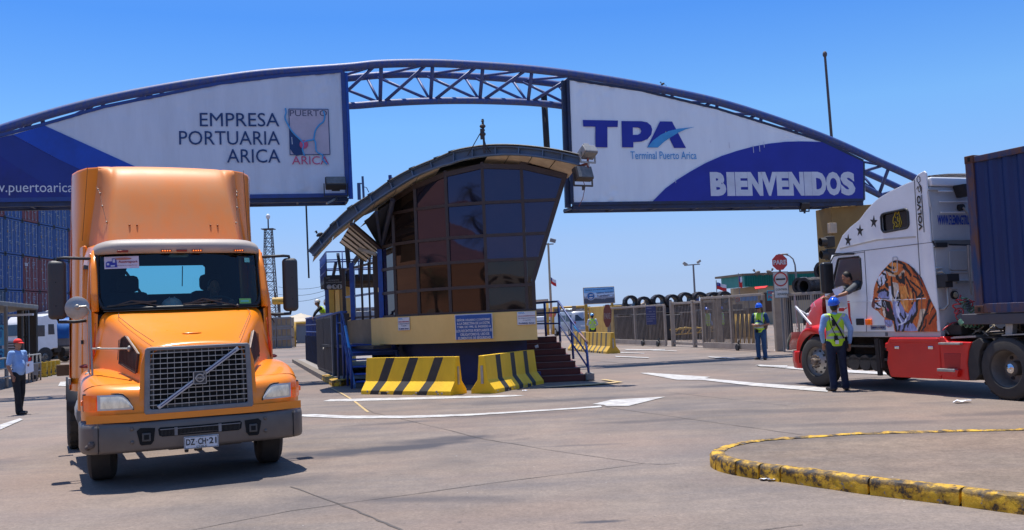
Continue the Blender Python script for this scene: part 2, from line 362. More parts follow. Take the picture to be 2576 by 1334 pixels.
for a in ([(925,1158),(1100,1160),(1320,1158),(1325,1163),(1120,1168),(960,1166)],[(1150,1163),(1440,1174),(1430,1178),(1200,1170)],[(860,1185),(1120,1197),(1125,1201),(862,1192)],[(840,1225),(1160,1238),(1170,1245),(850,1233)],[(1730,1230),(2000,1244),(1990,1252),(1760,1240)],[(2200,1314),(2500,1320),(2500,1335),(2240,1328)]): mark(a,z5)
mark([(215,1283),(350,1305),(850,1268),(1200,1246),(1000,1218),(1060,1212),(1285,1248),(900,1284),(350,1313)],z4c,YLINE)
strip('road_marking',[gp(*z6(x,y)) for x,y in ((200,104),(265,138),(320,172),(390,228))],.05,.005,YLINE)
mark([(0,905),(140,893),(176,898),(176,904),(60,908),(0,915)],lambda x,y:(x+60,y-3),YLINE)
# slab joints
JM=M('joint_filler',(.095,.08,.072),.9,scale=20)
def joint(pts,zf=z6,w=.016): 
    P=[gp(*zf(*p)) for p in pts]; Q=[]
    for a,b in zip(P,P[1:]):
        for k in range(6): t=k/6; q=a.lerp(b,t); Q.append(q+Vector((random.uniform(-.012,.012),random.uniform(-.012,.012),0)))
    Q.append(P[-1]); strip('slab_joint',Q,[w*random.uniform(.4,1.1) for _ in Q],.004,JM)
joint([(-700,860),(0,725),(900,600),(1760,490)]); joint([(0,602),(240,690),(420,760),(600,840),(900,1000)],w=.03)
joint([(190,100),(420,232),(560,262),(980,365),(1250,410),(1750,485),(1870,492),(1960,485)])
joint([(1140,140),(1600,205),(2200,290),(2576,343)]); joint([(1200,100),(1900,128),(2500,195)],w=.015)
joint([(2200,840),(2576,795)]); joint([(820,835),(1700,840)],zf=z4c,w=.05)
joint([(0,1200),(900,1290),(2500,1310)],zf=z5,w=.05)
# ================= kerbed island in the foreground =================
kb=[(2576+500,1340),(2576,1297),(2417,1274),(2170,1244),(1965,1213),(1908,1207),(1850,1197),(1808,1188),(1788,1178),(1783,1168)]
low=[gp(*p) for p in kb]; bk=[(1784,1136),(1795,1127),(1815,1119),(1850,1112),(1900,1104),(2023,1096),(2135,1088),(2385,1081),(2576,1077),(3076,1066)]
hi=[gp(x,y,.14) for x,y in bk]
out=[Vector((p.x,p.y,0)) for p in low]+[Vector((p.x,p.y,0)) for p in hi]
def offs(pts,d):
    r=[]
    for i,p in enumerate(pts):
        t=(pts[min(i+1,len(pts)-1)]-pts[max(i-1,0)]).normalized(); r.append(p+Vector((t.y,-t.x,0))*d)
    return r
# resample
def resample(pts,step):
    o=[pts[0]]
    for a,b in zip(pts,pts[1:]):
        n=max(1,int((b-a).length/step)); o+=[a.lerp(b,(k+1)/n) for k in range(n)]
    return o
fine=resample(out,.055)
# smooth the corner
for _ in range(10): fine=[fine[0]]+[(fine[i-1]+fine[i]*2+fine[i+1])/4 for i in range(1,len(fine)-1)]+[fine[-1]]
km=bpy.data.materials.new('worn_yellow_kerb'); km.use_nodes=True
def kerbmat(m):
    nt=m.node_tree;N=nt.nodes;L=nt.links;b=N['Principled BSDF'];tc=N.new('ShaderNodeTexCoord')
    def nz(sc_,d=7,st=(1,1,1)):
        mp=N.new('ShaderNodeMapping'); mp.inputs['Scale'].default_value=st; L.new(tc.outputs['Object'],mp.inputs[0]); n=N.new('ShaderNodeTexNoise'); n.inputs['Scale'].default_value=sc_; n.inputs['Detail'].default_value=d; n.inputs['Roughness'].default_value=.72; L.new(mp.outputs[0],n.inputs['Vector']); return n.outputs['Fac']
    r=N.new('ShaderNodeValToRGB'); e=r.color_ramp.elements; e[0].position=.38;e[0].color=(.03,.025,.02,1); e[1].position=.475;e[1].color=(.50,.27,.01,1); x=e.new(.44); x.color=(.17,.09,.012,1); x=e.new(.6); x.color=(.72,.42,.015,1); L.new(nz(7),r.inputs[0])
    r2=N.new('ShaderNodeValToRGB'); e=r2.color_ramp.elements; e[0].position=.62;e[0].color=(0,0,0,1);e[1].position=.68;e[1].color=(1,1,1,1); L.new(nz(12,4),r2.inputs[0])
    mx=N.new('ShaderNodeMix'); mx.data_type='RGBA'; L.new(r2.outputs[0],mx.inputs[0]); L.new(r.outputs[0],mx.inputs[6]); mx.inputs[7].default_value=(.22,.2,.17,1)
    # tyre rubber rubbed on the upper part of the face
    sp=N.new('ShaderNodeSeparateXYZ'); L.new(tc.outputs['Object'],sp.inputs[0]); ad=N.new('ShaderNodeMath'); ad.operation='MULTIPLY_ADD'; L.new(nz(5),ad.inputs[0]); ad.inputs[1].default_value=.18; L.new(sp.outputs['Z'],ad.inputs[2])
    r3=N.new('ShaderNodeValToRGB'); e=r3.color_ramp.elements; e[0].position=.175;e[0].color=(0,0,0,1);e[1].position=.20;e[1].color=(.75,.75,.75,1); x=e.new(.222); x.color=(.75,.75,.75,1); x=e.new(.236); x.color=(.1,.1,.1,1); L.new(ad.outputs[0],r3.inputs[0])
    m2=N.new('ShaderNodeMix'); m2.data_type='RGBA'; L.new(r3.outputs[0],m2.inputs[0]); L.new(mx.outputs[2],m2.inputs[6]); m2.inputs[7].default_value=(.04,.036,.034,1)
    L.new(m2.outputs[2],b.inputs['Base Color']); b.inputs['Roughness'].default_value=.7
    bp=N.new('ShaderNodeBump'); bp.inputs['Strength'].default_value=.8; bp.inputs['Distance'].default_value=.012; L.new(nz(24,6),bp.inputs['Height']); L.new(bp.outputs[0],b.inputs['Normal'])
kerbmat(km)
# kerb stones: each stone one object, chipped edges from noise
gaps=[]; acc=0; cuts=[0]
lens=[0]
for a,b in zip(fine,fine[1:]): lens.append(lens[-1]+(b-a).length)
cutpx=[(2417,1274),(2180,1245),(1965,1213),(1908,1207),(1850,1197),(1800,1183)]
cidx=[0]
for c in cutpx:
    q=gp(*c); cidx.append(min(range(len(fine)),key=lambda i:(fine[i]-Vector((q.x,q.y,0))).length))
cidx+=[cidx[-1]+18,cidx[-1]+40]; 
while cidx[-1]+26<len(fine)-1: cidx.append(cidx[-1]+26)
cidx.append(len(fine)-1); cidx=sorted(set(cidx))
for a,b in zip(cidx,cidx[1:]):
    if b-a<3: continue
    seg=fine[a:b+1]; 
    d0=(seg[1]-seg[0]).normalized()*.012; seg=[seg[0]+d0]+seg[1:-1]+[seg[-1]-d0]
    rows=[]
    inn=offs(fine,.15)[a:b+1]
    for p,q in zip(seg,inn):
        t=(q-p).normalized(); row=[]
        for (o,z) in ((0,0),(.0,.035),(.002,.07),(.006,.105),(.015,.128),(.035,.14),(.08,.143),(.118,.141),(.15,.136),(.15,.10)):
            v=p+t*o+Vector((0,0,z)); nn=noise.noise(v*9)*.012+noise.noise(v*31)*.006; v=v-t*nn*(1 if z>.0 else 0)+Vector((0,0,nn*.7 if z>.03 else 0)); row.append(v)
        rows.append(row)
    mb=MB(); mb.grid(rows); n=len(rows[0]); mb.f.append(tuple(range(n))); mb.f.append(tuple(reversed(range((len(rows)-1)*n,len(rows)*n)))); mb.m+=[0,0]
    o=obj('kerb_stone',mb,km,smooth=40)
    c=seg[len(seg)//2]; o['label']='yellow kerb stone'; o['category']='kerb stone'; o['group']='kerb stones round the foreground island'; o['_i']=a
kst=[o for o in col.objects if o.name.startswith('kerb_stone')]
kst.sort(key=lambda o:o['_i'])
nf=6
for i,o in enumerate(kst):
    nm=['first','second','third','fourth','fifth','sixth','seventh','eighth','ninth','tenth']
    if i==0: t='worn yellow kerb stone cut by the right edge of the photo, nearest the camera'
    elif i<7: t='worn yellow kerb stone on the near side of the island, %s from the right edge'%nm[i]
    elif i<9: t='chipped yellow kerb stone on the rounded nose of the island, %s one round the bend'%nm[i-7]
    else: t='faded yellow kerb stone along the far side of the island, %s from the rounded nose'%(nm[i-9] if i-9<10 else 'number %d'%(i-8))
    o['label']=t; del o['_i']
ia=offs(fine,.148)
GI=ground_mat('island_concrete',(.96,.92,.86))
mb=MB(); mb.add([(p.x,p.y,.128) for p in ia]+[(p.x,p.y,.0) for p in ia],[tuple(range(len(ia)))]+[(i,i+1,len(ia)+i+1,len(ia)+i) for i in range(len(ia)-1)])
tag(obj('pavement',mb,GI,world=True,flip=False),kind='structure')
# ================= arched steel gate =================
G=Fr((-5.15,29.4),14.); B0=Vector((-5.15,29.4,0))
zA=zm(0,150,.3688); zB=zm(880,120,.2484); zC=zm(1380,130,.4154)
def interp(pts,x):
    if x<=pts[0][0]: a,b=pts[0],pts[1]
    elif x>=pts[-1][0]: a,b=pts[-2],pts[-1]
    else:
        for a,b in zip(pts,pts[1:]):
            if a[0]<=x<=b[0]: break
    return a[1]+(b[1]-a[1])*(x-a[0])/(b[0]-a[0])
def smoothc(pts,n):
    # Catmull-Rom through pts
    P=[pts[0]]+list(pts)+[pts[-1]]; o=[]
    for i in range(1,len(P)-2):
        for k in range(n):
            t=k/n; p0,p1,p2,p3=[Vector(q) for q in P[i-1:i+3]]
            o.append(.5*((2*p1)+(p2-p0)*t+(2*p0-5*p1+4*p2-p3)*t*t+(3*p1-p0-3*p2+p3)*t**3))
    o.append(Vector(P[-2])); return o
tc_=[zA(-700,745),zA(0,512),zA(400,388),zA(780,292),zA(1220,207),zA(1560,155),zA(1900,112),zA(2450,72)]+[zB(460,192),zB(1000,183),zB(1540,208),zB(2080,250),zB(2560,310)]+[zC(600,205),zC(850,252),zC(1200,330),zC(1550,438),zC(1900,568),zC(2200,702),zC(2450,815),zC(2800,985)]
top=[G.px(*p) for p in tc_]
bc=[zA(2430,342),zB(105,637),zB(480,607),zB(1000,582),zB(1540,580),zB(2080,602),zB(2390,636)]
GB=Fr(G.w(0,0,-.7),14.); bot=[GB.px(*p) for p in bc]
# the bottom chord carries on behind the banners, parallel to the top chord
gap=interp(top,bot[0][0])-bot[0][1]
rnd0=random.Random(4)
gate=thing('gate_arch','long blue tubular steel arch spanning both lanes above the banners','gate arch',B0)
def chord(name,pts,off,r):
    mb=MB(); c=smoothc([G.w(s,z,off) for s,z in pts],6); mb.tube(c,r,14); return obj(name,mb,TUBE,gate,smooth=True)
chord('top_chord',top,0,.135)
s0,s1=-17.5,22.5
tz=lambda s:interp(topS,s)
topS=[(v.x,v.y) for v in [Vector((a.x,a.y)) for a in smoothc([Vector((p[0],p[1],0)) for p in top],8)]]
tz=lambda s:interp(topS,s)
botS=[(v.x,v.y) for v in smoothc([Vector((p[0],p[1],0)) for p in bot],8)]
sR=bot[-1][0]; sL=bot[0][0]
gR=tz(sR)-bot[-1][1]; gL=tz(sL)-bot[0][1]
rb1=GB.px(*zC(2090,852)); rb2=GB.px(*zC(2240,928)); RB=[(sR,bot[-1][1]),(sR+4,bot[-1][1]-.75),rb1,rb2]
def bz(s):
    if s<sL: return tz(s)-gL*max(.45,1-(sL-s)/26)
    if s>sR: return interp(RB,s)
    return interp(botS,s)
bp_=[(s0+(s1-s0)*i/40,bz(s0+(s1-s0)*i/40)) for i in range(41)]
chord('bottom_chord',bp_,-.7,.115)
bk_=[(s0+(s1-s0)*i/40,tz(s0+(s1-s0)*i/40)) for i in range(41)]
chord('back_chord',bk_,-1.4,.12)
def strut(p,q,r): mb=MB(); mb.cyl(p,q,r,n=10); return obj('strut',mb,TUBE,gate,smooth=True)
nodes=[G.px(*zB(x,400))[0] for x in (478,1030,1541,2066)]
pt=(nodes[-1]-nodes[0])/3
k0=int((nodes[0]-s0)/pt); ks=[nodes[0]+pt*i for i in range(-k0,int((s1-nodes[0])/pt))]
for s in ks:
    a=G.w(s,bz(s),-.7); t=G.w(s,tz(s)); b=G.w(s-.35,tz(s-.35),-1.4)
    strut(a,t,.062); strut(a+G.u*.08,G.w(s+pt-.15,tz(s+pt-.15)),.055)
    strut(a,b,.045); strut(a+G.u*.05,G.w(s-pt-.1,tz(s-pt-.1),-1.4),.05); strut(t,G.w(s-pt+.1,tz(s-pt+.1),-1.4),.045)
# left foot column outside the frame, dark service pole behind the opening
mb=MB(); a=G.px(*zC(175,235)); b=G.px(*zC(200,640)); mb.cyl(G.w(a[0],a[1]+.1,-1.4),G.w(b[0],b[1]-.5,-1.4),.11,n=10); obj('column',mb,DARK,gate,smooth=True)
for s in (s0+.2,):
    mb=MB(); mb.cyl(G.w(s,0,-.7),G.w(s,tz(s),-.7),.3,n=16); obj('column',mb,TUBE,gate,smooth=True)
# ---- banners
def Tn(fr,off): return lambda a,b,c: fr.w(a,b,off+c)
def banner_sheet(parent,outpts,off,mat,name='fabric'):
    # subdivided, softly wrinkled cloth: clip a fine grid to the outline through a plate, then ripple
    xs=[p[0] for p in outpts];zs=[p[1] for p in outpts]; nx=160;nz=44
    ymin=min(zs); mb=MB(); rows=[]
    tops=sorted(outpts,key=lambda p:p[0])
    up=[p for p in outpts[:-2]]; lo=[outpts[-1],outpts[-2]]
    for i in range(nx+1):
        s=min(xs)+(max(xs)-min(xs))*i/nx; zt=interp(up,s); zb=interp(lo,s); r=[]
        for j in range(nz+1):
            z=zb+(zt-zb)*j/nz; v=noise.noise((s*.9,z*1.6,3))*.012-.012
            e=min(j,nz-j)/nz; ew=min(s-min(xs),max(xs)-s)
            v-=abs(noise.noise((s*4+z*3,z*3-s*2,1)))*.075*math.exp(-max(0,e*5))*(.4+ (1 if ew<1.6 else .25))
            r.append(fr_.w(s,z,off+v))
        rows.append(r)
    mb.grid(rows); return obj(name,mb,mat,parent,smooth=True,flip=False)
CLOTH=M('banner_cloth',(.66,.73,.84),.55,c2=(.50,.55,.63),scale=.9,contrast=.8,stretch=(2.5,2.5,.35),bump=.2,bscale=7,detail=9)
PBLUE=M('print_blue',(.004,.07,.52),.4,c2=(.008,.045,.30),scale=1)
PDARK=M('print_dark_blue',(.008,.018,.24),.4,c2=(.008,.016,.13),scale=1)
PMID=M('print_mid_blue',(.009,.028,.24),.4,scale=1)
PNAVY=M('print_navy',(.008,.045,.17),.5,scale=3)
PINK=M('print_pink',(.60,.10,.22),.5,scale=3)
PCY=M('print_cyan',(.06,.36,.72),.5,scale=3)
PTPA=M('print_royal',(.010,.022,.34),.45,c2=(.008,.018,.27),scale=1.2)
PPALE=M('print_pale',(.66,.71,.80),.5,scale=2)
fr_=G
bl=thing('banner','shaded white and blue port company banner filling the left half of the arch','banner',B0)
o1=[zA(-620,790),zA(-300,672),zA(0,577),zA(330,492),zA(740,372),zA(1130,292),zA(1550,207),zA(2000,152),zA(2428,118),zA(2462,985),zA(-620,1030)]
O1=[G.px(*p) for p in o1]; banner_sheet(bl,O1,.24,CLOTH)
def onfr(z,pts): return [G.px(*z(*p)) for p in pts]
def pat(name,z,pts,mat,parent,off,th=.006,holes=()):
    return plate(name,[onfr(z,pts)]+[onfr(z,h) for h in holes],th,Tn(G,off),mat,parent)
def frame_run(parent,pts,off,w,mat,name='frame'):
    mb=MB()
    P=[G.w(a,b,off) for a,b in pts]
    for a,b in zip(P,P[1:]): mb.bar(a,b,w,w)
    return obj(name,mb,mat,parent)
pat('blue_stripe',zA,[(330,497),(885,748),(1500,1025),(1050,1025),(430,735),(110,562),(210,532)],PBLUE,bl,.243)
pat('blue_field',zA,[(108,562),(430,735),(1050,1022),(-600,1024),(-600,792),(-300,680),(0,584)],PDARK,bl,.243)
pat('blue_shade',zA,[(100,568),(425,738),(1040,1018),(520,1018),(200,830),(0,700),(0,590)],PMID,bl,.25)
fitT=lambda z,x0,y1,off:None
def ftext(name,s,z,x0,y0,x1,y1,mat,parent,off,bold=0.,thick=.004,fr=None):
    fr=fr or G; a=fr.px(*z(x0,y1)); b=fr.px(*z(x1,y0)); c=fr.px(*z(x1,y1)); w=b[0]-a[0]; h=b[1]-c[1]; sl=(c[1]-a[1])/w
    return text(name,s,lambda p,q,r:fr.w(a[0]+p,a[1]+q+sl*p,off+r),w,h,mat,parent,bold=bold,thick=thick,off=0)
ftext('lettering','EMPRESA',zA,1422,408,1978,503,PNAVY,bl,.248,bold=.0)
ftext('lettering','PORTUARIA',zA,1277,536,1982,632,PNAVY,bl,.248,bold=.0)
ftext('lettering','ARICA',zA,1613,663,1985,758,PNAVY,bl,.248,bold=.0)
ftext('lettering','www.puertoarica.cl',zA,-165,897,612,988,PPALE,bl,.258,bold=.0)
ftext('lettering','PUERTO',zA,2055,388,2315,430,M('logo_grey',(.08,.09,.16),.5),bl,.25)
ftext('lettering','ARICA',zA,2070,712,2328,770,PINK,bl,.25)
mb=MB(); lc=[(2047,380),(2324,382),(2337,700),(2056,702),(2047,380)]
for a,b in zip(onfr(zA,lc),onfr(zA,lc)[1:]): mb.bar(G.w(*a,.256),G.w(*b,.256),.02,.008,up=G.n)
obj('logo_frame',mb,PNAVY,bl)
pat('logo_field',zA,[(2050,384),(2322,386),(2334,697),(2060,699)],M('logo_ground',(.50,.46,.56),.5,scale=2),bl,.243)
pat('logo_sea',zA,[(2050,515),(2140,615),(2145,700),(2100,710),(2075,690),(2054,655)],PNAVY,bl,.252)
mb=MB()
for l in ([(2022,375),(2028,405),(2020,440),(2035,480),(2075,545),(2148,620),(2143,665),(2158,710)],[(2150,615),(2180,603),(2205,600),(2222,590),(2235,530),(2265,490),(2290,470),(2300,430),(2290,395)],[(2222,590),(2235,620),(2242,680),(2285,705),(2285,735),(2318,770)]):
    P=[G.w(*q,.262) for q in onfr(zA,l)]; mb.tube(smoothc(P,3),.024,6)
obj('logo_river',mb,PCY,bl)
a=G.px(*zA(2153,630)); mb=MB(); mb.cyl(G.w(*a,.255),G.w(*a,.275),.13,n=18); obj('logo_dot',mb,PINK,bl)
frame_run(bl,[(a,b+.03) for a,b in O1[:9]],.20,.09,BLUE); frame_run(bl,[O1[8],O1[9],O1[10]],.20,.12,BLUE)
mb=MB(); a,b=O1[9],O1[8]; mb.bar(G.w(a[0]+.10,a[1]-.1,.10),G.w(b[0]+.08,b[1],.10),.14,.12,up=G.n); obj('side_frame',mb,BLUEB,bl)
def underframe(parent,sA,zA_,sB,zB_,mat):
    mb=MB()
    for off in (.16,-.75): mb.bar(G.w(sA,zA_-.12,off),G.w(sB,zB_-.12,off),.10,.14)
    n=int((sB-sA)/1.4)
    for i in range(n+1):
        t=i/n; s=sA+(sB-sA)*t; z=zA_+(zB_-zA_)*t-.12; mb.bar(G.w(s,z,.16),G.w(s,z,-.75),.06,.08)
        if i<n: s2=sA+(sB-sA)*(i+1)/n; mb.bar(G.w(s,z,.16 if i%2 else -.75),G.w(s2,z,-.75 if i%2 else .16),.035,.05)
    mb.box((0,0,0),(0.01,0.01,0.01),Matrix.Translation(G.w(sA,zA_-.1,0)))
    obj('under_frame',mb,mat,parent)
    mb=MB(); k=0
    # hangers up to the arch
    s=sA+.2
    while s<sB: mb.bar(G.w(s,zA_-.1,-.7),G.w(s,bz(s) if bz(s)>zA_+.3 else tz(s),-.7),.07,.07); s+=2.3
    obj('hanger',mb,mat,parent)
NAVYM=M('navy_steel',(.012,.03,.10),.5,c2=(.02,.02,.03),scale=4)
underframe(bl,O1[10][0],O1[10][1],O1[9][0],O1[9][1],NAVYM)
br=thing('banner','white terminal banner with a dark blue welcome swoosh on the right half of the arch','banner',B0)
o2=[(242,200),(700,272),(1180,387),(1500,485),(1830,588),(2090,712),(2090,952),(270,977)]
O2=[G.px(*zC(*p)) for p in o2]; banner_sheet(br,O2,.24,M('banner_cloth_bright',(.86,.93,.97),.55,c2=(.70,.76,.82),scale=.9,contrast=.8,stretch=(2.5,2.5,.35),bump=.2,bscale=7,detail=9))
pat('blue_swoosh',zC,[(765,966),(850,880),(925,825),(1000,778),(1100,722),(1200,678),(1300,645),(1400,618),(1500,600),(1600,589),(1700,586),(1828,590),(2086,714),(2086,948)],PTPA,br,.243)
pat('letter_t',zC,[(332,453),(552,457),(550,497),(486,497),(486,625),(411,623),(411,495),(335,494)],PTPA,br,.25)
pat('letter_p',zC,[(574,460),(700,461),(735,468),(758,488),(766,512),(760,545),(738,572),(700,588),(648,592),(648,625),(578,624)],PTPA,br,.25,holes=[[(645,500),(675,500),(692,507),(698,522),(692,538),(675,546),(645,546)]])
pat('letter_a',zC,[(815,462),(890,463),(977,628),(903,628),(852,520),(795,622),(735,624)],PTPA,br,.25)
pat('logo_swoosh',zC,[(733,626),(770,582),(820,545),(870,522),(930,508),(1032,497),(975,512),(930,532),(880,562),(840,590),(800,626)],PCY,br,.258)
ftext('lettering','Terminal Puerto Arica',zC,632,650,1042,698,PCY,br,.25)
for ch_,xa_,xb_ in (('B',1133,1223),('I',1237,1278),('E',1290,1360),('N',1368,1453),('V',1450,1546),('E',1549,1617),('N',1626,1710),('I',1722,1760),('D',1770,1850),('O',1858,1941),('S',1949,2030)): k_=(xa_-1133)/897; ftext('lettering',ch_,zC,xa_,779-3*k_,xb_,928-4*k_,PPALE,br,.252,bold=.06)
frame_run(br,[(a,b+.03) for a,b in O2[:6]],.20,.08,NAVYM); frame_run(br,O2[5:]+O2[:1],.20,.10,NAVYM)
mb=MB(); mb.bar(G.w(O2[7][0]-.12,O2[7][1]-.1,.05),G.w(O2[0][0]-.1,O2[0][1],.05),.16,.14,up=G.n); obj('side_frame',mb,NAVYM,br)
underframe(br,O2[7][0],O2[7][1],O2[6][0],O2[6][1],NAVYM)
for k in range(16):
    x_=rnd0.uniform(-9,16); z_=rnd0.uniform(5.7,7.6)
    if -.7<x_<8 or z_>tz(x_)-1: continue
    mb=MB(); mb.bar(G.w(x_,z_,.262),G.w(x_+.01,z_-rnd0.uniform(.05,.35),.262),.018,.004,up=G.n); obj('dropping_streak',mb,PPALE,bl if x_<0 else br)
# right foot pylon (tan) under the arch end
pyl=thing('pylon','tall tan steel box pylon under the right end of the arch behind the white truck','pylon',G.w(12.0,0,-.5))
PT=M('pylon_tan',(.30,.19,.055),.7,c2=(.20,.12,.04),scale=1.2,contrast=.8)
a=G.px(2098,520); b=G.px(2240,500)
mb=MB(); mb.prism([(a[0],0),(b[0]+.8,0),(b[0]+.8,a[1]+.15),(a[0],a[1])],-1.0,Tn(G,-.2)); obj('casing',mb,PT,pyl,bevel=.02)
q=G.px(*zC(1925,1122)); mb=MB(); mb.prism([(q[0]-.12,q[1]-.18),(q[0]+.14,q[1]-.18),(q[0]+.14,q[1]+.18),(q[0]-.12,q[1]+.18)],.2,Tn(G,-.2)); obj('junction_box',mb,CREAM,pyl,bevel=.01)
# struts on the right end of the arch seen past the banner
def flood(name,label,P,yaw,tilt,s=.42,mat=DARK,arm=True,group=None):
    t=thing(name,label,'floodlight',P,yaw,group,local=True)
    T=Matrix.Rotation(tilt,4,'X')
    mb=MB(); mb.box((-s/2,-.10,-s*.36),(s/2,.10,s*.36),T); o=obj('housing',mb,mat,t,bevel=.02)
    mb=MB(); mb.box((-s*.45,-.125,-s*.31),(s*.45,-.102,s*.31),T); obj('lens',mb,M('lamp_glass',(.10,.10,.10),.15,c2=(.18,.18,.17),scale=9),t)
    mb=MB(); mb.box((-s*.2,.08,-s*.2),(s*.2,.2,s*.25),T); obj('ballast_box',mb,mat,t,bevel=.01)
    mb=MB(); mb.bar((-s*.56,0,0),(-s*.56,.0,-s*.62),.03); mb.bar((s*.56,0,0),(s*.56,0,-s*.62),.03); mb.bar((-s*.58,0,-s*.62),(s*.58,0,-s*.62),.04); mb.bar((0,0,-s*.62),(0,0,-s*.85),.05); obj('bracket',mb,mat,t)
    return t
q=G.px(*zA(2370,920)); flood('floodlight','black floodlight on an arm below the right end of the white and blue banner',G.w(q[0],q[1],.75),R(14),R(-50),.62)
mb=MB(); mb.bar(G.w(q[0]-.08,q[1]-.5,.75),G.w(q[0]-.3,O1[9][1]-.35,1.0),.05); mb.bar(G.w(q[0]-.08,q[1]-.5,.75),G.w(q[0]+.05,O1[9][1]-.1,.2),.05)
o=obj('lamp_arm',mb,GALV,bl)
q=G.px(*zC(1722,996)); flood('floodlight','small black floodlight hanging under the welcome banner near the tan pylon',G.w(q[0],q[1]+.05,.2),R(14),R(-70),.32)
# dove on the top chord
def bird(label,P,s,yaw,mat,group=None,name='bird'):
    t=thing(name,label,'bird',P,yaw,group,local=True)
    mb=MB(); mb.ell((0,0,s*.45),(s*.42,s*.2,s*.22),12,8,Matrix.Rotation(R(-25),3,'Y')); mb.ell((-s*.38,0,s*.82),(s*.13,s*.12,s*.13)); mb.cyl((-s*.3,0,s*.6),(-s*.37,0,s*.78),s*.12,s*.09)
    mb.cyl((-s*.48,0,s*.8),(-s*.62,0,s*.76),s*.04,.004,n=6)
    mb.bar((s*.3,0,s*.32),(s*.75,0,s*.1),s*.16,s*.04); mb.cyl((-.05*s,s*.06,0),(-.02*s,s*.06,s*.3),s*.02,n=5); mb.cyl((-.05*s,-s*.06,0),(-.02*s,-s*.06,s*.3),s*.02,n=5)
    obj('body',mb,mat,t,smooth=True); return t
sB=G.px(*zC(850,215))[0]
bird('brown dove perched on the top tube of the arch',G.w(sB,tz(sB)+.12),.17,R(0),M('dove_brown',(.10,.075,.06),.8,scale=9))
# tall pole rising behind the arch on the right
T_=at(2075,137,46); Bm=at(2093,360,46)
mb=MB(); dx=(Bm-T_)/(T_.z-Bm.z); mb.cyl(T_+dx*T_.z,T_,.10,.06,n=8); mb.ell(T_,(.11,.11,.16)); pl=obj('mast',mb,M('mast_rust',(.10,.085,.085),.7,scale=2,bump=.4,bscale=20),smooth=40); tag(pl,'tall thin dark mast rising above the right end of the arch','mast')
# thin aerial pole seen between banner and guardhouse
mb=MB(); a=at(770,512,39.5); b=at(777,700,39.5); mb.cyl(b,a,.04,n=6); tag(obj('aerial',mb,DARK),'very thin tall aerial between the orange truck and the guardhouse roof tip','aerial')
# ================= gatehouse with the round glazed front =================
A=Vector((-.25,.968,0)).normalized()
gh=thing('gatehouse','guardhouse with rounded dark glass front, tan band and curved blue roof between the lanes','guardhouse',(-1.3,25.,0))
p5=at(1324,717,23.6); c_len=(at(1225,717,23.6)-p5).length
V=[Vector((p5.x,p5.y,0))]
for k in range(5):
    a=R(15.5*k); V.append(V[-1]+Vector((-math.cos(a),math.sin(a),0))*c_len)
V=V[::-1]     # V[0] left .. V[5]
sE=at(1343,740,23.6).x-p5.x
Eb=V[5]+Vector((sE,0,0)); sT=at(1425,430,23.6).x-p5.x; zE0=at(1343,705,23.6).z; zE1=at(1425,430,23.6).z
def edge(z): return V[5]+Vector((sE if z<zE0 else sE+(sT-sE)*(z-zE0)/(zE1-zE0),0,0))
# roof
RF=Fr((1.66,22.85),-13.)
zR2=zm(780,380,.2698); zR3=zm(1180,280,.2999)
rt_=[zR2(105,1030),zR2(330,780),zR2(500,620),zR2(700,490),zR2(890,355),zR2(1100,240),zR2(1340,140),zR3(0,405),zR3(100,378),zR3(290,350),zR3(490,345),zR3(700,360),zR3(910,390),zR3(1140,440)]
rb_=[zR2(150,1072),zR2(350,852),zR2(540,700),zR2(720,558),zR2(920,427),zR2(1120,307),zR2(1350,212),zR3(0,490),zR3(100,458),zR3(290,425),zR3(490,412),zR3(690,422),zR3(910,455),zR3(1125,502)]
top_=[RF.px(*p) for p in rt_]; bot_=[RF.px(*p) for p in rb_]
sm=lambda P,n=4:[(v.x,v.y) for v in smoothc([Vector((a,b,0)) for a,b in P],n)]
topc=sm(top_); botc=sm(bot_)
BEAM=M('beam_blue_grey',(.075,.15,.27),.4,c2=(.10,.11,.13),scale=3,contrast=.6)
mb=MB()
N_=len(topc)
wv=lambda s,z,t,o=0: RF.w(s,z,o)+A*t
# web
for i in range(N_-1):
    mb.add([wv(*topc[i],.08),wv(*topc[i+1],.08),wv(*botc[i+1],.08),wv(*botc[i],.08)],[(0,1,2,3)])
    for (a,b) in ((topc[i],topc[i+1]),(botc[i],botc[i+1])):
        mb.bar(wv(a[0],a[1],.05),wv(b[0],b[1],.05),.16,.035,up=Vector((0,0,1)))
obj('roof_beam',mb,BEAM,gh)
# stiffeners
L_=[0]
for a,b in zip(topc,topc[1:]): L_.append(L_[-1]+math.dist(a,b))
for k in range(1,14):
    tgt=L_[-1]*k/13.6; i=max(j for j in range(len(L_)) if L_[j]<=tgt)
    if i<N_-1: mb=MB(); mb.bar(wv(*topc[i],.02),wv(*botc[i],.02),.03,.09,up=RF.n); obj('stiffener',mb,BEAM,gh)
DEP=9.0
mb=MB(); dp=lambda s:1.2+min(1,max(0,(s-topc[0][0])/2.6))*(DEP-1.2)
rows=[[wv(s,z+.02,t if t<0 else dp(s)) for s,z in topc] for t in (-.10,DEP)]; mb.grid(rows); rows=[[wv(s,z+.05,t if t<0 else dp(s)) for s,z in topc] for t in (-.10,DEP)]; mb.grid(rows)
n=N_
for i in range(n-1): mb.add([wv(topc[i][0],topc[i][1]+.03,-.12),wv(topc[i+1][0],topc[i+1][1]+.03,-.12),wv(topc[i+1][0],topc[i+1][1]+.05,-.10),wv(topc[i][0],topc[i][1]+.05,-.10)],[(0,1,2,3)])
obj('roof_sheet',mb,M('roof_dark',(.05,.05,.055),.6,c2=(.10,.09,.08),scale=5),gh,smooth=40)
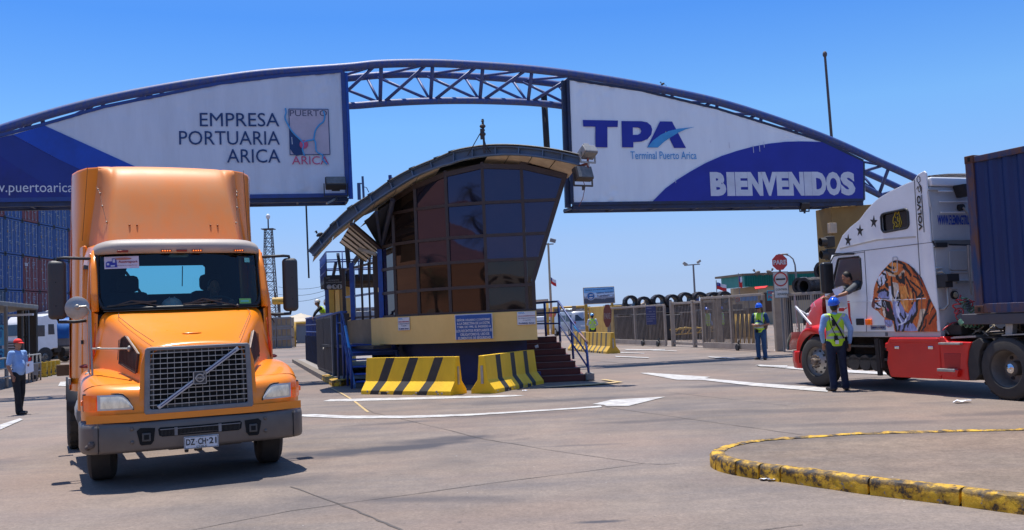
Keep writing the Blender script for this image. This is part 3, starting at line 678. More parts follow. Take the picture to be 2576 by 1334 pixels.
# overlapping sheet ends that make the stepped outline of the roof edge
for k in range(1,8):
    i=int((N_-1)*k/13); mb=MB(); mb.box((-.07,-.1,-.02),(.10,.2,.01),Matrix.Translation(wv(topc[i][0],topc[i][1]+.045,0))@Matrix.Rotation(-math.atan2(topc[min(i+1,N_-1)][1]-topc[i-1][1],topc[min(i+1,N_-1)][0]-topc[i-1][0])+.04,4,'Y')); obj('roof_flashing',mb,MATS['roof_dark'],gh)
# soffit: cream panels under the right half and part of the left, torn open between
def under(p):
    # s coordinate where p falls after sliding along A
    d=Vector((p.x,p.y,0))-RF.P; det=RF.u.x*A.y-RF.u.y*A.x; s=(d.x*A.y-d.y*A.x)/det; return s
def zroof(p): return interp(botc,under(p))
sA1=RF.px(*zR3(320,430))[0]; sT1=RF.px(*zR2(1390,215))[0]
def soffit(sa,sb,t0,t1,dz0,dz1,mat,name='soffit_panel'):
    n=max(2,int((sb-sa)/.25)); mb=MB(); mb.grid([[wv(sa+(sb-sa)*i/n,interp(botc,sa+(sb-sa)*i/n)+dz0,t0) for i in range(n+1)],[wv(sa+(sb-sa)*i/n,interp(botc,sa+(sb-sa)*i/n)+dz1,t1) for i in range(n+1)]]); return obj(name,mb,mat,gh,smooth=True)
k=4
for i in range(k): soffit(sA1+(botc[-1][0]-sA1)*i/k+.01,sA1+(botc[-1][0]-sA1)*(i+1)/k-.01,.1,1.0,-.01,-.19,CREAM)
s0_=botc[0][0]
for i in range(6): soffit(s0_+(sT1-s0_)*i/6+.01,s0_+(sT1-s0_)*(i+1)/6-.01,.1,.95,-.01,-.12,CREAM)
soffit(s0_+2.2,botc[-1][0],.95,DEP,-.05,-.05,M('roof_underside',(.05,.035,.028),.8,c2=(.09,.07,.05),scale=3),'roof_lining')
# glazed facade
zl=[1.82,2.45,3.09,3.71,4.53,5.49]
WG=M('tinted_glass',(.012,.009,.008),.03,c2=(.022,.013,.010),scale=.7,ior=1.6)
WG2=M('tinted_glass_blue',(.010,.011,.020),.03,c2=(.014,.014,.024),scale=.7,ior=1.72)  # blue of the reflected sky put into the tint of the upper panes
WG.node_tree.nodes['Principled BSDF'].inputs['Specular Tint'].default_value=(1,.8,.68,1); WG2.node_tree.nodes['Principled BSDF'].inputs['Specular Tint'].default_value=(.72,.62,1,1)
WG.node_tree.nodes['Principled BSDF'].inputs['Roughness'].default_value=.03
for l in list(WG.node_tree.links)+[]:
    if l.to_socket.name=='Roughness': WG.node_tree.links.remove(l)
for l in list(WG2.node_tree.links)+[]:
    if l.to_socket.name=='Roughness': WG2.node_tree.links.remove(l)
WG2.node_tree.nodes['Principled BSDF'].inputs['Roughness'].default_value=.03
rnd=random.Random(3)
def nrm(a,b): d=(b-a).normalized(); return Vector((d.y,-d.x,0))
cols=[(V[i],V[i+1]) for i in range(5)]
fac=MB(); mull=MB()
for ci,(a,b) in enumerate(cols):
    n=nrm(a,b); mid=(a+b)/2
    ztop=min(zroof(a),zroof(b),6.2)-.30
    levels=[z for z in zl if z<min(zroof(a),zroof(b))-.45]+[None]
    for j in range(len(levels)-1):
        z0=levels[j]; z1=levels[j+1]
        if z1 is None: za,zb=zroof(a+A*0)-.22,zroof(b)-.22
        else: za=zb=z1
        tl=rnd.uniform(-.006,.006); tr=rnd.uniform(-.006,.006); g_=.03
        q=[a.lerp(b,.035)+Vector((0,0,z0+g_)),a.lerp(b,.965)+Vector((0,0,z0+g_)),a.lerp(b,.965)+Vector((0,0,zb-g_)),a.lerp(b,.035)+Vector((0,0,za-g_))]
        q=[q[0]+n*tl,q[1]+n*tr,q[2]-n*tl*1.5,q[3]-n*tr]
        # slightly pillowed pane so reflections bend as in real glass
        rows=[]; pz=rnd.uniform(-.004,.006)
        for u in range(7):
            r=[]
            for w in range(7):
                uu,ww=u/6,w/6; pp=q[0].lerp(q[1],uu).lerp(q[3].lerp(q[2],uu),ww); r.append(pp+n*(pz*(1-(2*uu-1)**2)*(1-(2*ww-1)**2)+noise.noise((ci+uu*2,j+ww*2,5))*.0016))
            rows.append(r)
        m_=MB(); m_.grid(rows); obj('window',m_,WG if ci<2 or j<2 else WG2,gh,smooth=True,flip=False)
        h=MB(); h.bar(a+Vector((0,0,z0)),b+Vector((0,0,z0)),.08,.075); obj('mullion',h,FRAMEB,gh)
    h=MB(); h.bar(a+Vector((0,0,za)),b+Vector((0,0,zb)),.1,.12); obj('mullion',h,FRAMEB,gh)
for i,v in enumerate(V):
    if i>0: h=MB(); h.bar(v+Vector((0,0,1.8)),v+Vector((0,0,zroof(v)-.12)),.075,.09); obj('mullion',h,FRAMEB,gh)
# right facet with the raked edge
zz=zl+[zroof(edge(5.6))-.12]
for j in range(len(zz)-1):
    z0,z1=zz[j],zz[j+1]
    pts=[V[5]+Vector((.04,0,z0+.035))]+([edge(z0)+Vector((-.05,0,z0+.035))] )
    if z0<zE0<z1: pts.append(edge(zE0)+Vector((-.05,0,zE0)))
    ze=z1-.035
    if j==len(zz)-2: pts+= [edge(zE1)+Vector((-.05,0,zroof(edge(zE1))-.25)),V[5]+Vector((.04,0,zroof(V[5])-.25))]
    else: pts+=[edge(z1)+Vector((-.05,0,ze)),V[5]+Vector((.04,0,ze))]
    m_=MB(); m_.add(pts,[tuple(range(len(pts)))]); obj('window',m_,WG2 if j>1 else WG,gh,flip=False)
    h=MB(); h.bar(V[5]+Vector((0,0,z0)),edge(z0)+Vector((0,0,z0)),.08,.075); obj('mullion',h,FRAMEB,gh)
h=MB(); h.bar(Eb+Vector((0,0,1.8)),Eb+Vector((0,0,zE0)),.09,.11); h.bar(Eb+Vector((0,0,zE0)),edge(zE1)+Vector((0,0,zE1)),.09,.11); obj('mullion',h,FRAMEB,gh)
h=MB(); h.bar(V[5]+Vector((0,0,zroof(V[5])-.2)),edge(zE1)+Vector((0,0,zroof(edge(zE1))-.2)),.1,.14); obj('mullion',h,FRAMEB,gh)
m_=MB(); m_.add([Eb+Vector((0,0,1.8)),Eb+Vector((0,0,zE0)),edge(zE1)+Vector((0,0,zE1)),edge(zE1)+A*8+Vector((0,0,zE1)),Eb+A*8+Vector((0,0,zE0)),Eb+A*8+Vector((0,0,1.8))],[(0,1,4,5),(1,2,3,4)]); obj('side_glazing',m_,WG,gh)
# dark inner lining so nothing shines through
# tan band and blue base following the curve
def offv(d):
    n=[]
    for i in range(6):
        a=nrm(V[max(i-1,0)],V[max(i-1,0)+1]) if i>0 else nrm(V[0],V[1]); b=nrm(V[min(i,4)],V[min(i,4)+1]); n.append((a+b).normalized())
    return [V[i]+n[i]*d for i in range(6)]
def wall(name,pts,z0,z1,mat,thick=.0,dens=1):
    mb=MB()
    for a,b in zip(pts,pts[1:]): mb.add([a+Vector((0,0,z0)),b+Vector((0,0,z0)),b+Vector((0,0,z1)),a+Vector((0,0,z1))],[(0,1,2,3)])
    if thick:
        for z in (z0,z1): mb.add([p+Vector((0,0,z)) for p in pts],[tuple(range(len(pts)))])
    return obj(name,mb,mat,gh,smooth=30)
xe=at(1351,820,23.45).x
bo=offv(.14); bandl=[bo[0]+Vector((-.42,.90,0))*.0]+bo[:5]+[Vector((xe,bo[5].y,0))]
bandl=bandl[1:]
closed=[bandl[0]+A*8.5]+bandl+[bandl[-1]+A*8.5]
wall('tan_band',closed,1.09,1.80,TANW,thick=1)
bo=offv(-.62); bs=bo[:5]+[Vector((at(1326,880,24.1).x,bo[5].y,0))]
wall('base_wall',[bs[0]+A*9]+bs+[bs[-1]+A*9],0,1.10,NAVY)
# left wall running back with open glazing
V0=V[0]; DL=Vector((-.42,.907,0))
def lw(t,z,o=0): return V0+DL*t+Vector((-.907,-.42,0))*o+Vector((0,0,z))
m_=MB(); m_.prism([(.05,1.08),(4.0,1.08),(4.0,1.78),(.05,1.78)],.1,lambda a,b,c:lw(a,b,c)); obj('side_wall',m_,M('stained_tan',(.30,.22,.12),.8,c2=(.16,.13,.09),scale=2,contrast=.9),gh,bevel=.01)
m_=MB(); m_.prism([(0,1.06),(.75,1.06),(.75,1.79),(0,1.79)],.12,lambda a,b,c:lw(a,b,c+.02)); obj('side_wall',m_,TANW,gh)
m_=MB(); m_.prism([(-.6,.98),(5.2,.98),(5.2,1.06),(-.6,1.06)],.5,lambda a,b,c:lw(a,b,c)); obj('walkway_floor',m_,DARK,gh)
def post(t,w,mat,z0=1.78,z1=3.75,o=.04,name='post'):
    m_=MB(); m_.bar(lw(t,z0,o),lw(t,z1,o),w,w); return obj(name,m_,mat,gh,bevel=.006)
post(.0,.13,BLUEB); post(.42,.16,FRAMEB,z1=3.6); post(1.15,.05,FRAMEB,z1=3.4); post(1.9,.06,FRAMEB,z1=3.4); post(2.9,.14,BLUEB,z1=3.5); post(3.9,.10,FRAMEB,z1=3.4)
for z in (1.85,2.50,3.35):
    m_=MB(); m_.bar(lw(.4,z),lw(3.9,z),.05,.06); obj('window_rail',m_,M('pale_blue_rail',(.25,.33,.45),.4,scale=4) if z==2.5 else FRAMEB,gh)
m_=MB(); m_.prism([(.02,2.50),(.02,2.62),(.10,2.62),(.10,2.5)],.01,lambda a,b,c:lw(a-.05,b,c+.11)); obj('notice',m_,M('notice_yellow',(.75,.6,.15),.5),gh)
# inclined soffit bay with dark joists
Uf=RF.w(RF.px(*zR2(520,745))[0],RF.px(*zR2(520,745))[1],0); Lf=lw(.0,3.72)
GS=M('grey_soffit',(.78,.72,.66),.7,c2=(.62,.56,.50),scale=1.5)
m_=MB(); m_.add([Uf,Lf,Lf+A*4.4-Vector((0,0,.1)),Uf+A*4.4-Vector((0,0,.15))],[(0,1,2,3)]); obj('inclined_soffit',m_,GS,gh)
for k in range(6):
    t=k*.84; m_=MB(); dz=Vector((0,0,-.05)); m_.bar(Uf+A*t+dz-Vector((0,0,.15*k/8)),Lf+A*t+dz-Vector((0,0,.1*k/8)),.03 if k else .12,.035 if k else .07); obj('joist',m_,FRAMEB,gh)
q=RF.px(*zR2(850,510)); m_=MB(); m_.cyl(RF.w(q[0],q[1],-.5),lw(.0,3.7),.07); m_.bar(RF.w(RF.px(*zR2(715,640))[0],RF.px(*zR2(715,640))[1],-.3),lw(0,3.72),.07); obj('brace',m_,M('brace_blue',(.03,.05,.11),.5,c2=(.06,.05,.05),scale=5),gh)
m_=MB(); a=RF.px(*zR2(550,715)); b=RF.px(*zR2(850,500)); m_.add([RF.w(*a,-.6),RF.w(*b,-.6),lw(0,3.75)+A*.4],[(0,1,2)]); obj('gusset_panel',m_,M('gusset_grey',(.05,.055,.075),.5),gh)
# lamp under the canopy
q=at(938,612,26.2)
m_=MB(); m_.box((-.25,-.12,-.05),(.25,.12,.06),Matrix.Translation(at(925,634,26.0))@Matrix.Rotation(R(20),4,'Y')); obj('canopy_lamp',m_,GALV,gh,bevel=.02)
# signs on the band
def sign_on_band(name,z,pts,i,mat): pass
S5=Fr((bo[5].x,V[5].y-.142),0.); 
zS=zm(980,780,.2099)
def facefr(i,off):
    a=offv(.14)[i]; b=offv(.14)[i+1]; d=b-a; return Fr((a.x,a.y),math.degrees(math.atan2(d.y,d.x)))
Fb={i:facefr(i,0) for i in range(5)}
def notice(fr,z,x0,y0,x1,y1,lines,bg,parent=gh):
    a=fr.px(*z(x0,y1)); b=fr.px(*z(x1,y0)); c=fr.px(*z(x1,y1)); d=fr.px(*z(x0,y0)); w=b[0]-a[0]; h=d[1]-a[1]
    m_=MB(); m_.prism([(a[0],a[1]),(c[0],a[1]),(c[0],a[1]+h),(a[0],a[1]+h)],.02,Tn(fr,.0)); o=obj('notice_board',m_,bg,parent,bevel=.004)
    for (s,u0,v0,u1,v1,mt,bd) in lines:
        text('lettering',s,lambda p,q,r:fr.w(a[0]+w*u0+p,a[1]+h*v0+q,.024+r),w*(u1-u0),h*(v1-v0),mt,o,bold=bd,thick=.003,off=0)
    return o
SW=M('sign_white',(.75,.76,.78),.5,scale=3); SB=M('sign_blue',(.02,.10,.38),.45,scale=3); SR=M('sign_red',(.55,.05,.05),.5); SK=M('sign_ink',(.03,.05,.18),.5); SCY=M('sign_cyan',(.05,.35,.75),.5)
S_sh=Fr((0,V[4].y-.17),0.)
d=offv(.15); f4=Fr((d[4].x,d[4].y),math.degrees(math.atan2(d[4].y-d[3].y,d[4].x-d[3].x))); f4=facefr(3,0); f4.P=f4.P+f4.n*.02
o=notice(f4,zS,1010,208,1478,518,[],SW)
f4.P=f4.P+f4.n*.006
L6=['SEÑOR USUARIO CONFORME','A LA DIRECTIVA DE LA DGTM.','Y MM. DE 1995, EL INGRESO A','LOS RECINTOS PORTUARIOS ES','OBLIGATORIO EL USO DE','ELEMENTOS DE SEGURIDAD.']
wd=[(.04,.93),(.04,.93),(.04,.95),(.015,.985),(.12,.9),(.06,.95)]
notice(f4,zS,1018,216,1470,520,[(L6[i],wd[i][0],.86-.15*i-.11,wd[i][1],.86-.15*i,SW,.02) for i in range(6)],SB)
small=[('TPA',.05,.84,.42,.95,SCY,.03),('EL USO EN LOS RECINTOS PORTUARIOS',.05,.62,.95,.71,SR,.0),('Uso obligatorio de elementos',.05,.45,.95,.55,SK,.0),('de seguridad',.3,.30,.72,.39,SK,.0),('Prohibido fumar',.08,.06,.92,.18,SK,.03)]
f1=facefr(1,0); f1.P=f1.P+f1.n*.02; notice(f1,zS,300,245,440,402,small,SW)
f5=Fr((V[4].x,V[4].y-.16),0.); notice(f5,zS,1778,172,2005,335,small,SW)
m_=MB(); q=lw(.35,2.0,.2)
# black safety board hung under the upper deck
# ---------------- floodlights on the roof tip
q=at(1478,383,22.8); fl=flood('floodlight','grey floodlight pointing up at the right tip of the guardhouse roof',q,R(35),R(55),.40,GALV)
q=at(1466,438,22.8); fl=flood('floodlight','dark floodlight hanging below the right tip of the guardhouse roof',q,R(28),R(-20),.46,M('flood_brown',(.06,.045,.035),.5,scale=6))
m_=MB(); a=at(1455,420,22.9);b=at(1478,412,22.8); m_.bar(a,b,.06); m_.bar(b,b-Vector((0,0,.12)),.05); m_.bar(b,at(1479,398,22.8),.05); m_.tube([at(1466,452,22.8),at(1472,470,22.85),at(1466,500,22.95),at(1456,520,23.0)],.008,5); m_.tube([at(1440,425,23.0),at(1443,447,22.9),at(1455,448,22.8)],.008,5); obj('lamp_bracket',m_,M('rusty_red',(.22,.06,.04),.7,scale=9),gh)
# mast on the roof
m_=MB(); b=at(1219,385,23.2); t_=at(1214,300,23.2); m_.cyl(b,t_,.028,n=8)
for y_,r_ in ((305,.04),(318,.075),(328,.06),(338,.08),(345,.05)): p=at(1214,y_,23.2); m_.ell(p,(r_,r_,r_*.7))
m_.box((-.05,-.05,-.2),(.05,.05,.05),Matrix.Translation(at(1213,330,23.2))); obj('roof_mast',m_,M('mast_brown',(.05,.04,.04),.6,scale=9),gh)
m_=MB(); m_.tube([at(1211,330,23.2),at(1176,392,23.3)],.012,5); m_.tube([at(1216,345,23.2),at(1223,368,23.2),at(1234,383,23.3)],.010,5); m_.tube([at(1216,345,23.2),at(1220,372,23.2),at(1228,383,23.3)],.008,5); obj('guy_wire',m_,DARK,gh)
m_=MB(); m_.cyl(at(915,500,27),at(912,444,27),.035,n=6); m_.box((-.09,-.03,-.28),(.0,.03,.2),Matrix.Translation(at(907,478,27))); m_.bar(at(906,462,27),at(913,462,27),.03); m_.tube([at(914,470,27),at(922,472,27),at(928,484,27)],.012,5); o=obj('roof_antenna',m_,M('antenna_blue',(.05,.10,.22),.5),gh)
m_=MB(); m_.cyl(at(983,470,27),at(981,441,27),.05,n=8); obj('roof_stub',m_,BLUE,gh)
# ================= yellow and black road barriers =================
def barrier(label,p,ang,L,k,stripes,h=.84,group=None,fade=False):
    t=thing('road_barrier',label,'road barrier',(p.x,p.y,0),R(ang),group,local=True)
    prof=[(.30,0),(.295,.09),(.13,.30),(.075,h)]; mats=[YEL if not fade else M('faded_barrier_yellow',(.62,.38,.03),.6,c2=(.5,.3,.05),scale=3), BLK if not fade else M('faded_black',(.10,.085,.06),.7,c2=(.16,.13,.07),scale=6)]
    bs=[0]; mt=[]
    for (a,b) in stripes: bs+=[a,b]; mt+=[0,1]
    bs.append(L); mt.append(0); mb=MB()
    zc=lambda b,z:(b if b in (0,L) else max(0.0,min(L,b+k*z)))
    for side in (-1,1):
        for j in range(3):
            (w0,z0),(w1,z1)=prof[j],prof[j+1]
            for i in range(len(bs)-1):
                mb.k=mt[i]; mb.add([(zc(bs[i],z0),side*w0-side*0,z0),(zc(bs[i+1],z0),side*w0,z0),(zc(bs[i+1],z1),side*w1,z1),(zc(bs[i],z1),side*w1,z1)],[(0,1,2,3)])
    mb.k=0; mb.add([(0,-.075,h),(L,-.075,h),(L,.075,h),(0,.075,h)],[(0,1,2,3)])
    for x in (0,L): mb.add([(x,-w,z) for w,z in prof]+[(x,w,z) for w,z in reversed(prof)],[tuple(range(8))])
    o=obj('body',mb,mats,t)
    bv=o.modifiers.new('b','BEVEL'); bv.width=.012; bv.segments=2; bv.limit_method='ANGLE'; bv.angle_limit=R(25)
    for x in (0-.02,L-.0):
        m_=MB(); m_.box((x,-.03,.22),(x+.02,.03,.62)); obj('steel_plate',m_,GALV,t,bevel=.003)
    for f in (.27,.68):
        m_=MB(); m_.box((L*f-.10,-.303,.0),(L*f+.10,-.15,.07)); obj('fork_pocket',m_,BLK,t)
    # chips and scuffs that break the edge
    m_=MB()
    for i in range(9):
        x=rnd.uniform(.1,L-.1); m_.ell((x,-.297,rnd.uniform(.0,.08)),(rnd.uniform(.02,.05),.012,rnd.uniform(.01,.03)),6,4)
    obj('chipped_edge',m_,M('raw_concrete',(.33,.30,.26),.9,scale=20),t)
    return t
a=gp(908,992.5); b=gp(1133.5,995.6); n_=Vector((-(b-a).y,(b-a).x,0)).normalized()*.3
barrier('yellow concrete barrier with slanted black stripes left of the guardhouse nose',a+n_,math.degrees(math.atan2((b-a).y,(b-a).x)),(b-a).length,.42,[(.28,.55),(1.0,1.27),(1.74,2.0)])
a=gp(1245.5,990.5); b=gp(1368.7,965.5); n_=Vector((-(b-a).y,(b-a).x,0)).normalized()*.3
barrier('yellow concrete barrier with upright black stripes beside the red steps',a+n_,math.degrees(math.atan2((b-a).y,(b-a).x)),(b-a).length,.05,[(.50,.74),(1.27,1.5),(2.0,2.22)])
a=gp(1526,890.6); b=gp(1413,880.5); d=(a-b).normalized(); Lb=2.9; n_=Vector((-d.y,d.x,0))*.3
st=[(.35,.55),(.95,1.15),(1.55,1.75),(2.2,2.42)]
barrier('faded yellow and black barrier beyond the steps, the nearer one with its end face showing',a-d*Lb+n_,math.degrees(math.atan2(d.y,d.x)),Lb,.0,st,h=.86,group='barriers beyond the steps',fade=True)
barrier('faded yellow and black barrier beyond the steps, the farther one partly behind the handrail',a-d*(2*Lb+.15)+n_,math.degrees(math.atan2(d.y,d.x)),Lb,.0,st,h=.86,group='barriers beyond the steps',fade=True)
# ================= red steps and blue railing on the right =================
rs=thing('staircase','dark red concrete steps with a blue handrail at the right of the guardhouse','staircase',(1.2,24.5,0))
REDS=M('red_step_paint',(.16,.025,.015),.6,c2=(.07,.02,.015),scale=3,contrast=.9,bump=.2)
s0v=gp(1360,963); s1v=gp(1474,958.5); up1=Vector((-.10,.30,0)); hh=.157
for k in range(7):
    a=Vector((s0v.x-.75,s0v.y,0))+up1*k; b=Vector((s1v.x,s1v.y,0))+up1*k
    mb=MB(); mb.box((a.x,a.y,hh*k if k else 0),(b.x,b.y+3.2-.30*k*0-.0-.3*k,hh*(k+1)-.02)); o=obj('step',mb,REDS,rs,bevel=.012)
    mb=MB(); mb.box((a.x,a.y-.015,hh*(k+1)-.019),(b.x+.01,b.y+.31,hh*(k+1))); obj('tread',mb,M('tread_worn',(.20,.13,.11),.8,c2=(.12,.04,.03),scale=5,contrast=.9),o,bevel=.005)
mb=MB(); mb.box((s1v.x,s1v.y-.02,0),(s1v.x+.22,s1v.y+.3,.2)); obj('end_block',mb,CONC,rs,bevel=.04)
mb=MB(); mb.box((s0v.x-.3,s0v.y-.03,0),(s0v.x+.02,s0v.y+.4,.27)); obj('side_cheek',mb,NAVY,rs,bevel=.02)
rl=[at(*z4c(175,255),26.4),at(*z4c(475,230),26.0),at(*z4c(835,750),23.95)]
def pipes(parent,name,lines,r,mat):
    for l in lines: mb=MB(); mb.tube(l,r,8); obj(name,mb,mat,parent,smooth=True)
pipes(rs,'handrail',[rl],.03,BLUE)
pipes(rs,'rail',[[at(*z4c(175,380),26.4),at(*z4c(478,370),26.0),at(*z4c(825,870),23.98)],[at(*z4c(215,510),26.4),at(*z4c(482,505),26.0),at(*z4c(840,1045),24.0)]],.022,BLUE)
pipes(rs,'post',[[at(*z4c(303,245),26.2),at(*z4c(325,665),26.2)],[at(*z4c(475,230),26.0),at(*z4c(502,735),26.0)],[at(*z4c(632,475),25.1),at(*z4c(665,950),25.1)],[at(*z4c(822,735),23.97),at(*z4c(862,1208),23.97)]],.032,BLUE)
pipes(rs,'worn_rail',[[at(*z4c(680,540),24.8)+Vector((0,-.02,.012)),at(*z4c(740,630),24.45)+Vector((0,-.02,.012))]],.031,M('light_blue_paint',(.04,.32,.75),.4))
pipes(rs,'worn_rail',[[at(*z4c(740,630),24.45)+Vector((0,-.02,.012)),at(*z4c(835,748),23.95)+Vector((0,-.02,.012))]],.031,M('bare_rust',(.30,.20,.17),.6,c2=(.2,.08,.05),scale=15))
# ================= blue steel steps on the left =================
bs_=thing('staircase','blue steel stair with open treads and handrail on the left of the guardhouse','staircase',(-4,25.5,0))
zL=zm(680,760,.2099)
St=Fr((-4.3,24.9),0)
lo=at(893,978,24.8); lo.z=0; hiL=at(884,870,27.3)
wst=1.35; ux=Vector((1,0,0))
for k in range(6):
    t=k/6; z=.18*(k+1)+.0; p=Vector((lo.x,24.85,0))+A*(.38*k)
    mb=MB(); mb.box((p.x+.02,p.y,z-.04),(p.x+wst,p.y+.27,z)); obj('step',mb,BLUEB,bs_,bevel=.005)
mb=MB(); p=Vector((lo.x,24.85,0))+A*(.38*6); mb.box((p.x,p.y,1.06-.3),(p.x+wst,p.y+.03,1.09)); mb.box((p.x,p.y,1.05),(p.x+wst,p.y+1.6,1.09)); obj('landing',mb,BLUEB,bs_)
for o_ in (0,wst):
    mb=MB(); mb.bar(Vector((lo.x+o_,24.75,.02)),Vector((lo.x+o_,24.75,0))+A*2.4+Vector((0,0,1.1)),.05,.2); obj('stringer',mb,BLUEB if o_ else M('lit_blue_paint',(.10,.28,.60),.4,c2=(.06,.18,.45),scale=3),bs_)  # left stringer in a paler blue than the right one
hp=[at(*zL(715,345),27.6),at(*zL(1020,265),26.6),at(*zL(1130,815),24.7)]
pipes(bs_,'handrail',[hp],.032,BLUE)
pipes(bs_,'post',[[at(*zL(1015,265),26.6),at(*zL(1050,1110),26.6)],[at(*zL(962,285),26.9),at(*zL(980,1100),26.9)],[at(*zL(1130,815),24.7),at(*zL(1147,1235),24.7)],[at(*zL(1075,560),25.7),at(*zL(1095,1190),25.7)]],.035,BLUE)
pipes(bs_,'rail',[[at(*zL(965,405),26.9),at(*zL(1018,400),26.6),at(*zL(1135,1000),24.7)],[at(*zL(970,540),26.9),at(*zL(1025,535),26.6),at(*zL(1140,1130),24.7)]],.025,BLUE)
pipes(bs_,'worn_rail',[[at(*zL(1065,450),25.85)+Vector((0,-.03,.01)),at(*zL(1135,830),24.75)+Vector((0,-.03,.01))]],.038,M('light_blue_paint',(.04,.32,.75),.4))
# ================= walkway platform along the island with railing, cabinet, slats =================
wk=thing('walkway','raised side walkway with blue railing and dark slatted side along the left kerb','walkway',(-7,33,0))
K0=Vector((-4.75,27.2,0)); KD=(Vector((-9.4,43.2,0))-K0).normalized()
kw=lambda t,z,o=0: K0+KD*t+Vector((KD.y,-KD.x,0))*(-o)+Vector((0,0,z))
LEN=17
mb=MB(); mb.prism([(0,.96),(LEN,.96),(LEN,1.02),(0,1.02)],-1.6,lambda a,b,c:kw(a,b,c)); obj('floor',mb,DARK,wk)
mb=MB(); mb.prism([(5.5,.10),(LEN,.10),(LEN,.96),(5.5,.96)],-.05,lambda a,b,c:kw(a,b,c)); obj('side_panel',mb,M('walkway_side',(.012,.016,.035),.6),wk)
for k in range(22):
    t=6.2+k*.5; mb=MB(); mb.bar(kw(t,.15,.03),kw(t,1.25,.03),.09,.05,up=KD); obj('slat',mb,NAVYM,wk)
pipes(wk,'handrail',[[kw(0.2,2.02),kw(LEN,2.02)]],.035,BLUE)
pipes(wk,'rail',[[kw(5.5,1.72),kw(LEN,1.72)],[kw(5.5,1.42),kw(LEN,1.42)],[kw(LEN,2.02),kw(LEN,2.02)+Vector((1.6,.4,0))]],.025,BLUE)
for k in range(30):
    t=5.6+k*.39; mb=MB(); mb.cyl(kw(t,1.0),kw(t,2.02),.028 if k%4==0 else .016,n=6); obj('baluster',mb,BLUE,wk)
# grey ribbed cabinet doors
CAB=M('ribbed_grey',(.10,.09,.09),.5,metal=.3,c2=(.055,.05,.055),scale=3,contrast=.8,stretch=(8,8,.5))
a=gp(801,939);b=gp(842,957); cf=Fr((a.x,a.y),math.degrees(math.atan2((b-a).y,(b-a).x)))
cb=thing('cabinet','grey ribbed two-door metal cabinet against the walkway','cabinet',(a.x,a.y,0)); wl=(b-a).length
mb=MB(); mb.prism([(0,.12),(wl,.12),(wl,2.0),(0,2.0)],-.5,Tn(cf,0)); obj('carcass',mb,CAB,cb)
for k in range(2):
    mb=MB(); x0=wl*.5*k+.06; x1=wl*.5*(k+1)-.06; mb.prism([(x0,.2),(x1,.2),(x1,1.92),(x0,1.92)],.02,Tn(cf,.0)); n=int((x1-x0)/.14)
    for i in range(n): mb.bar(cf.w(x0+.08+i*.14,.24,.03),cf.w(x0+.08+i*.14,1.88,.03),.05,.02,up=cf.n)
    obj('door',mb,CAB,cb)
mb=MB(); mb.prism([(-.03,1.93),(wl+.03,1.93),(wl+.03,2.04),(-.03,2.04)],.04,Tn(cf,.0)); mb.prism([(wl-.12,.1),(wl+.02,.1),(wl+.02,1.93),(wl-.12,1.93)],.05,Tn(cf,.0)); obj('frame',mb,M('cabinet_edge',(.16,.16,.18),.5),cb)
mb=MB(); mb.cyl(cf.w(wl*.5,.9,.04),cf.w(wl*.5,.9,.07),.04); obj('handle',mb,GALV,cb)
# island kerb on the left of the guardhouse
kl=[gp(735,912),gp(790,945),gp(826,966),gp(836,973),gp(858,972),gp(884,966)]
kr=resample([Vector((p.x,p.y,0)) for p in kl],.5)
GK=M('grey_kerb',(.22,.18,.14),.85,c2=(.12,.10,.08),scale=4,contrast=.8,bump=.5)
mb=MB(); inn=offs(kr,-.22); rows=[]
for p,q in zip(kr,inn): rows.append([p,p+Vector((0,0,.15)),q+Vector((0,0,.16)),q])
mb.grid(rows); mb.add(rows[0],[(0,1,2,3)]); mb.add(rows[-1],[(0,1,2,3)]); o=obj('kerb',mb,GK); tag(o,'grey kerb running back along the left edge of the guardhouse island','kerb')
mb=MB(); rows=[]
for p,q in list(zip(kr,inn))[-9:]: rows.append([p+Vector((0,-.004,0)),p+Vector((0,-.004,.154)),q+Vector((0,0,.164))])
mb.grid(rows); obj('worn_yellow_paint',mb,km,o,world=True)
mb=MB(); isl=[Vector((p.x,p.y,.14)) for p in offs(kr,.0)]; isl=[kr[0],kr[-6],Vector((-4.2,26.6,0)),Vector((1.2,25.3,0)),Vector((-3,46,0))]
mb.add([Vector((p.x,p.y,.13)) for p in isl],[(0,1,2,3,4)]); tag(obj('pavement',mb,CONC,world=True),kind='structure')
# ================= two-storey service block behind with upper deck =================
sb=thing('service_block','tan service block with a railed steel deck behind the guardhouse','service building',(-7,37,0))
D0=at(822,700,35.8); zD=3.42
def dk(s,t,z): return Vector((D0.x,D0.y,0))+G.u*s+A*t+Vector((0,0,z))
mb=MB(); mb.prism([(0,zD-.12),(4.2,zD-.12),(4.2,zD+.12),(0,zD+.12)],-1,lambda a,b,c:dk(a,-c*4.5,b)); obj('deck',mb,DARK,sb)
for k in range(9): mb=MB(); mb.box((0,0,0),(4.1,.10,.12),Matrix.Translation(dk(0,.25+k*.5,zD-.24))@Matrix.Rotation(R(14),4,'Z')); obj('deck_joist',mb,FRAMEB,sb)
for z in (.3,.62,1.0): pipes(sb,'deck_rail',[[dk(4.2,0,zD+z),dk(0,0,zD+z),dk(0,4.5,zD+z),dk(4.2,4.5,zD+z)]],.026,BLUE)
for k in range(8): pipes(sb,'deck_post',[[dk(.6*k,0,zD),dk(.6*k,0,zD+1.0)]],.022,BLUE); pipes(sb,'deck_post',[[dk(0,.6*k,zD),dk(0,.6*k,zD+1.0)]],.022,BLUE)
for (x,w,mat,z1) in ((806,.16,BLUEB,3.3),):
    p=at(832,760,36.5)
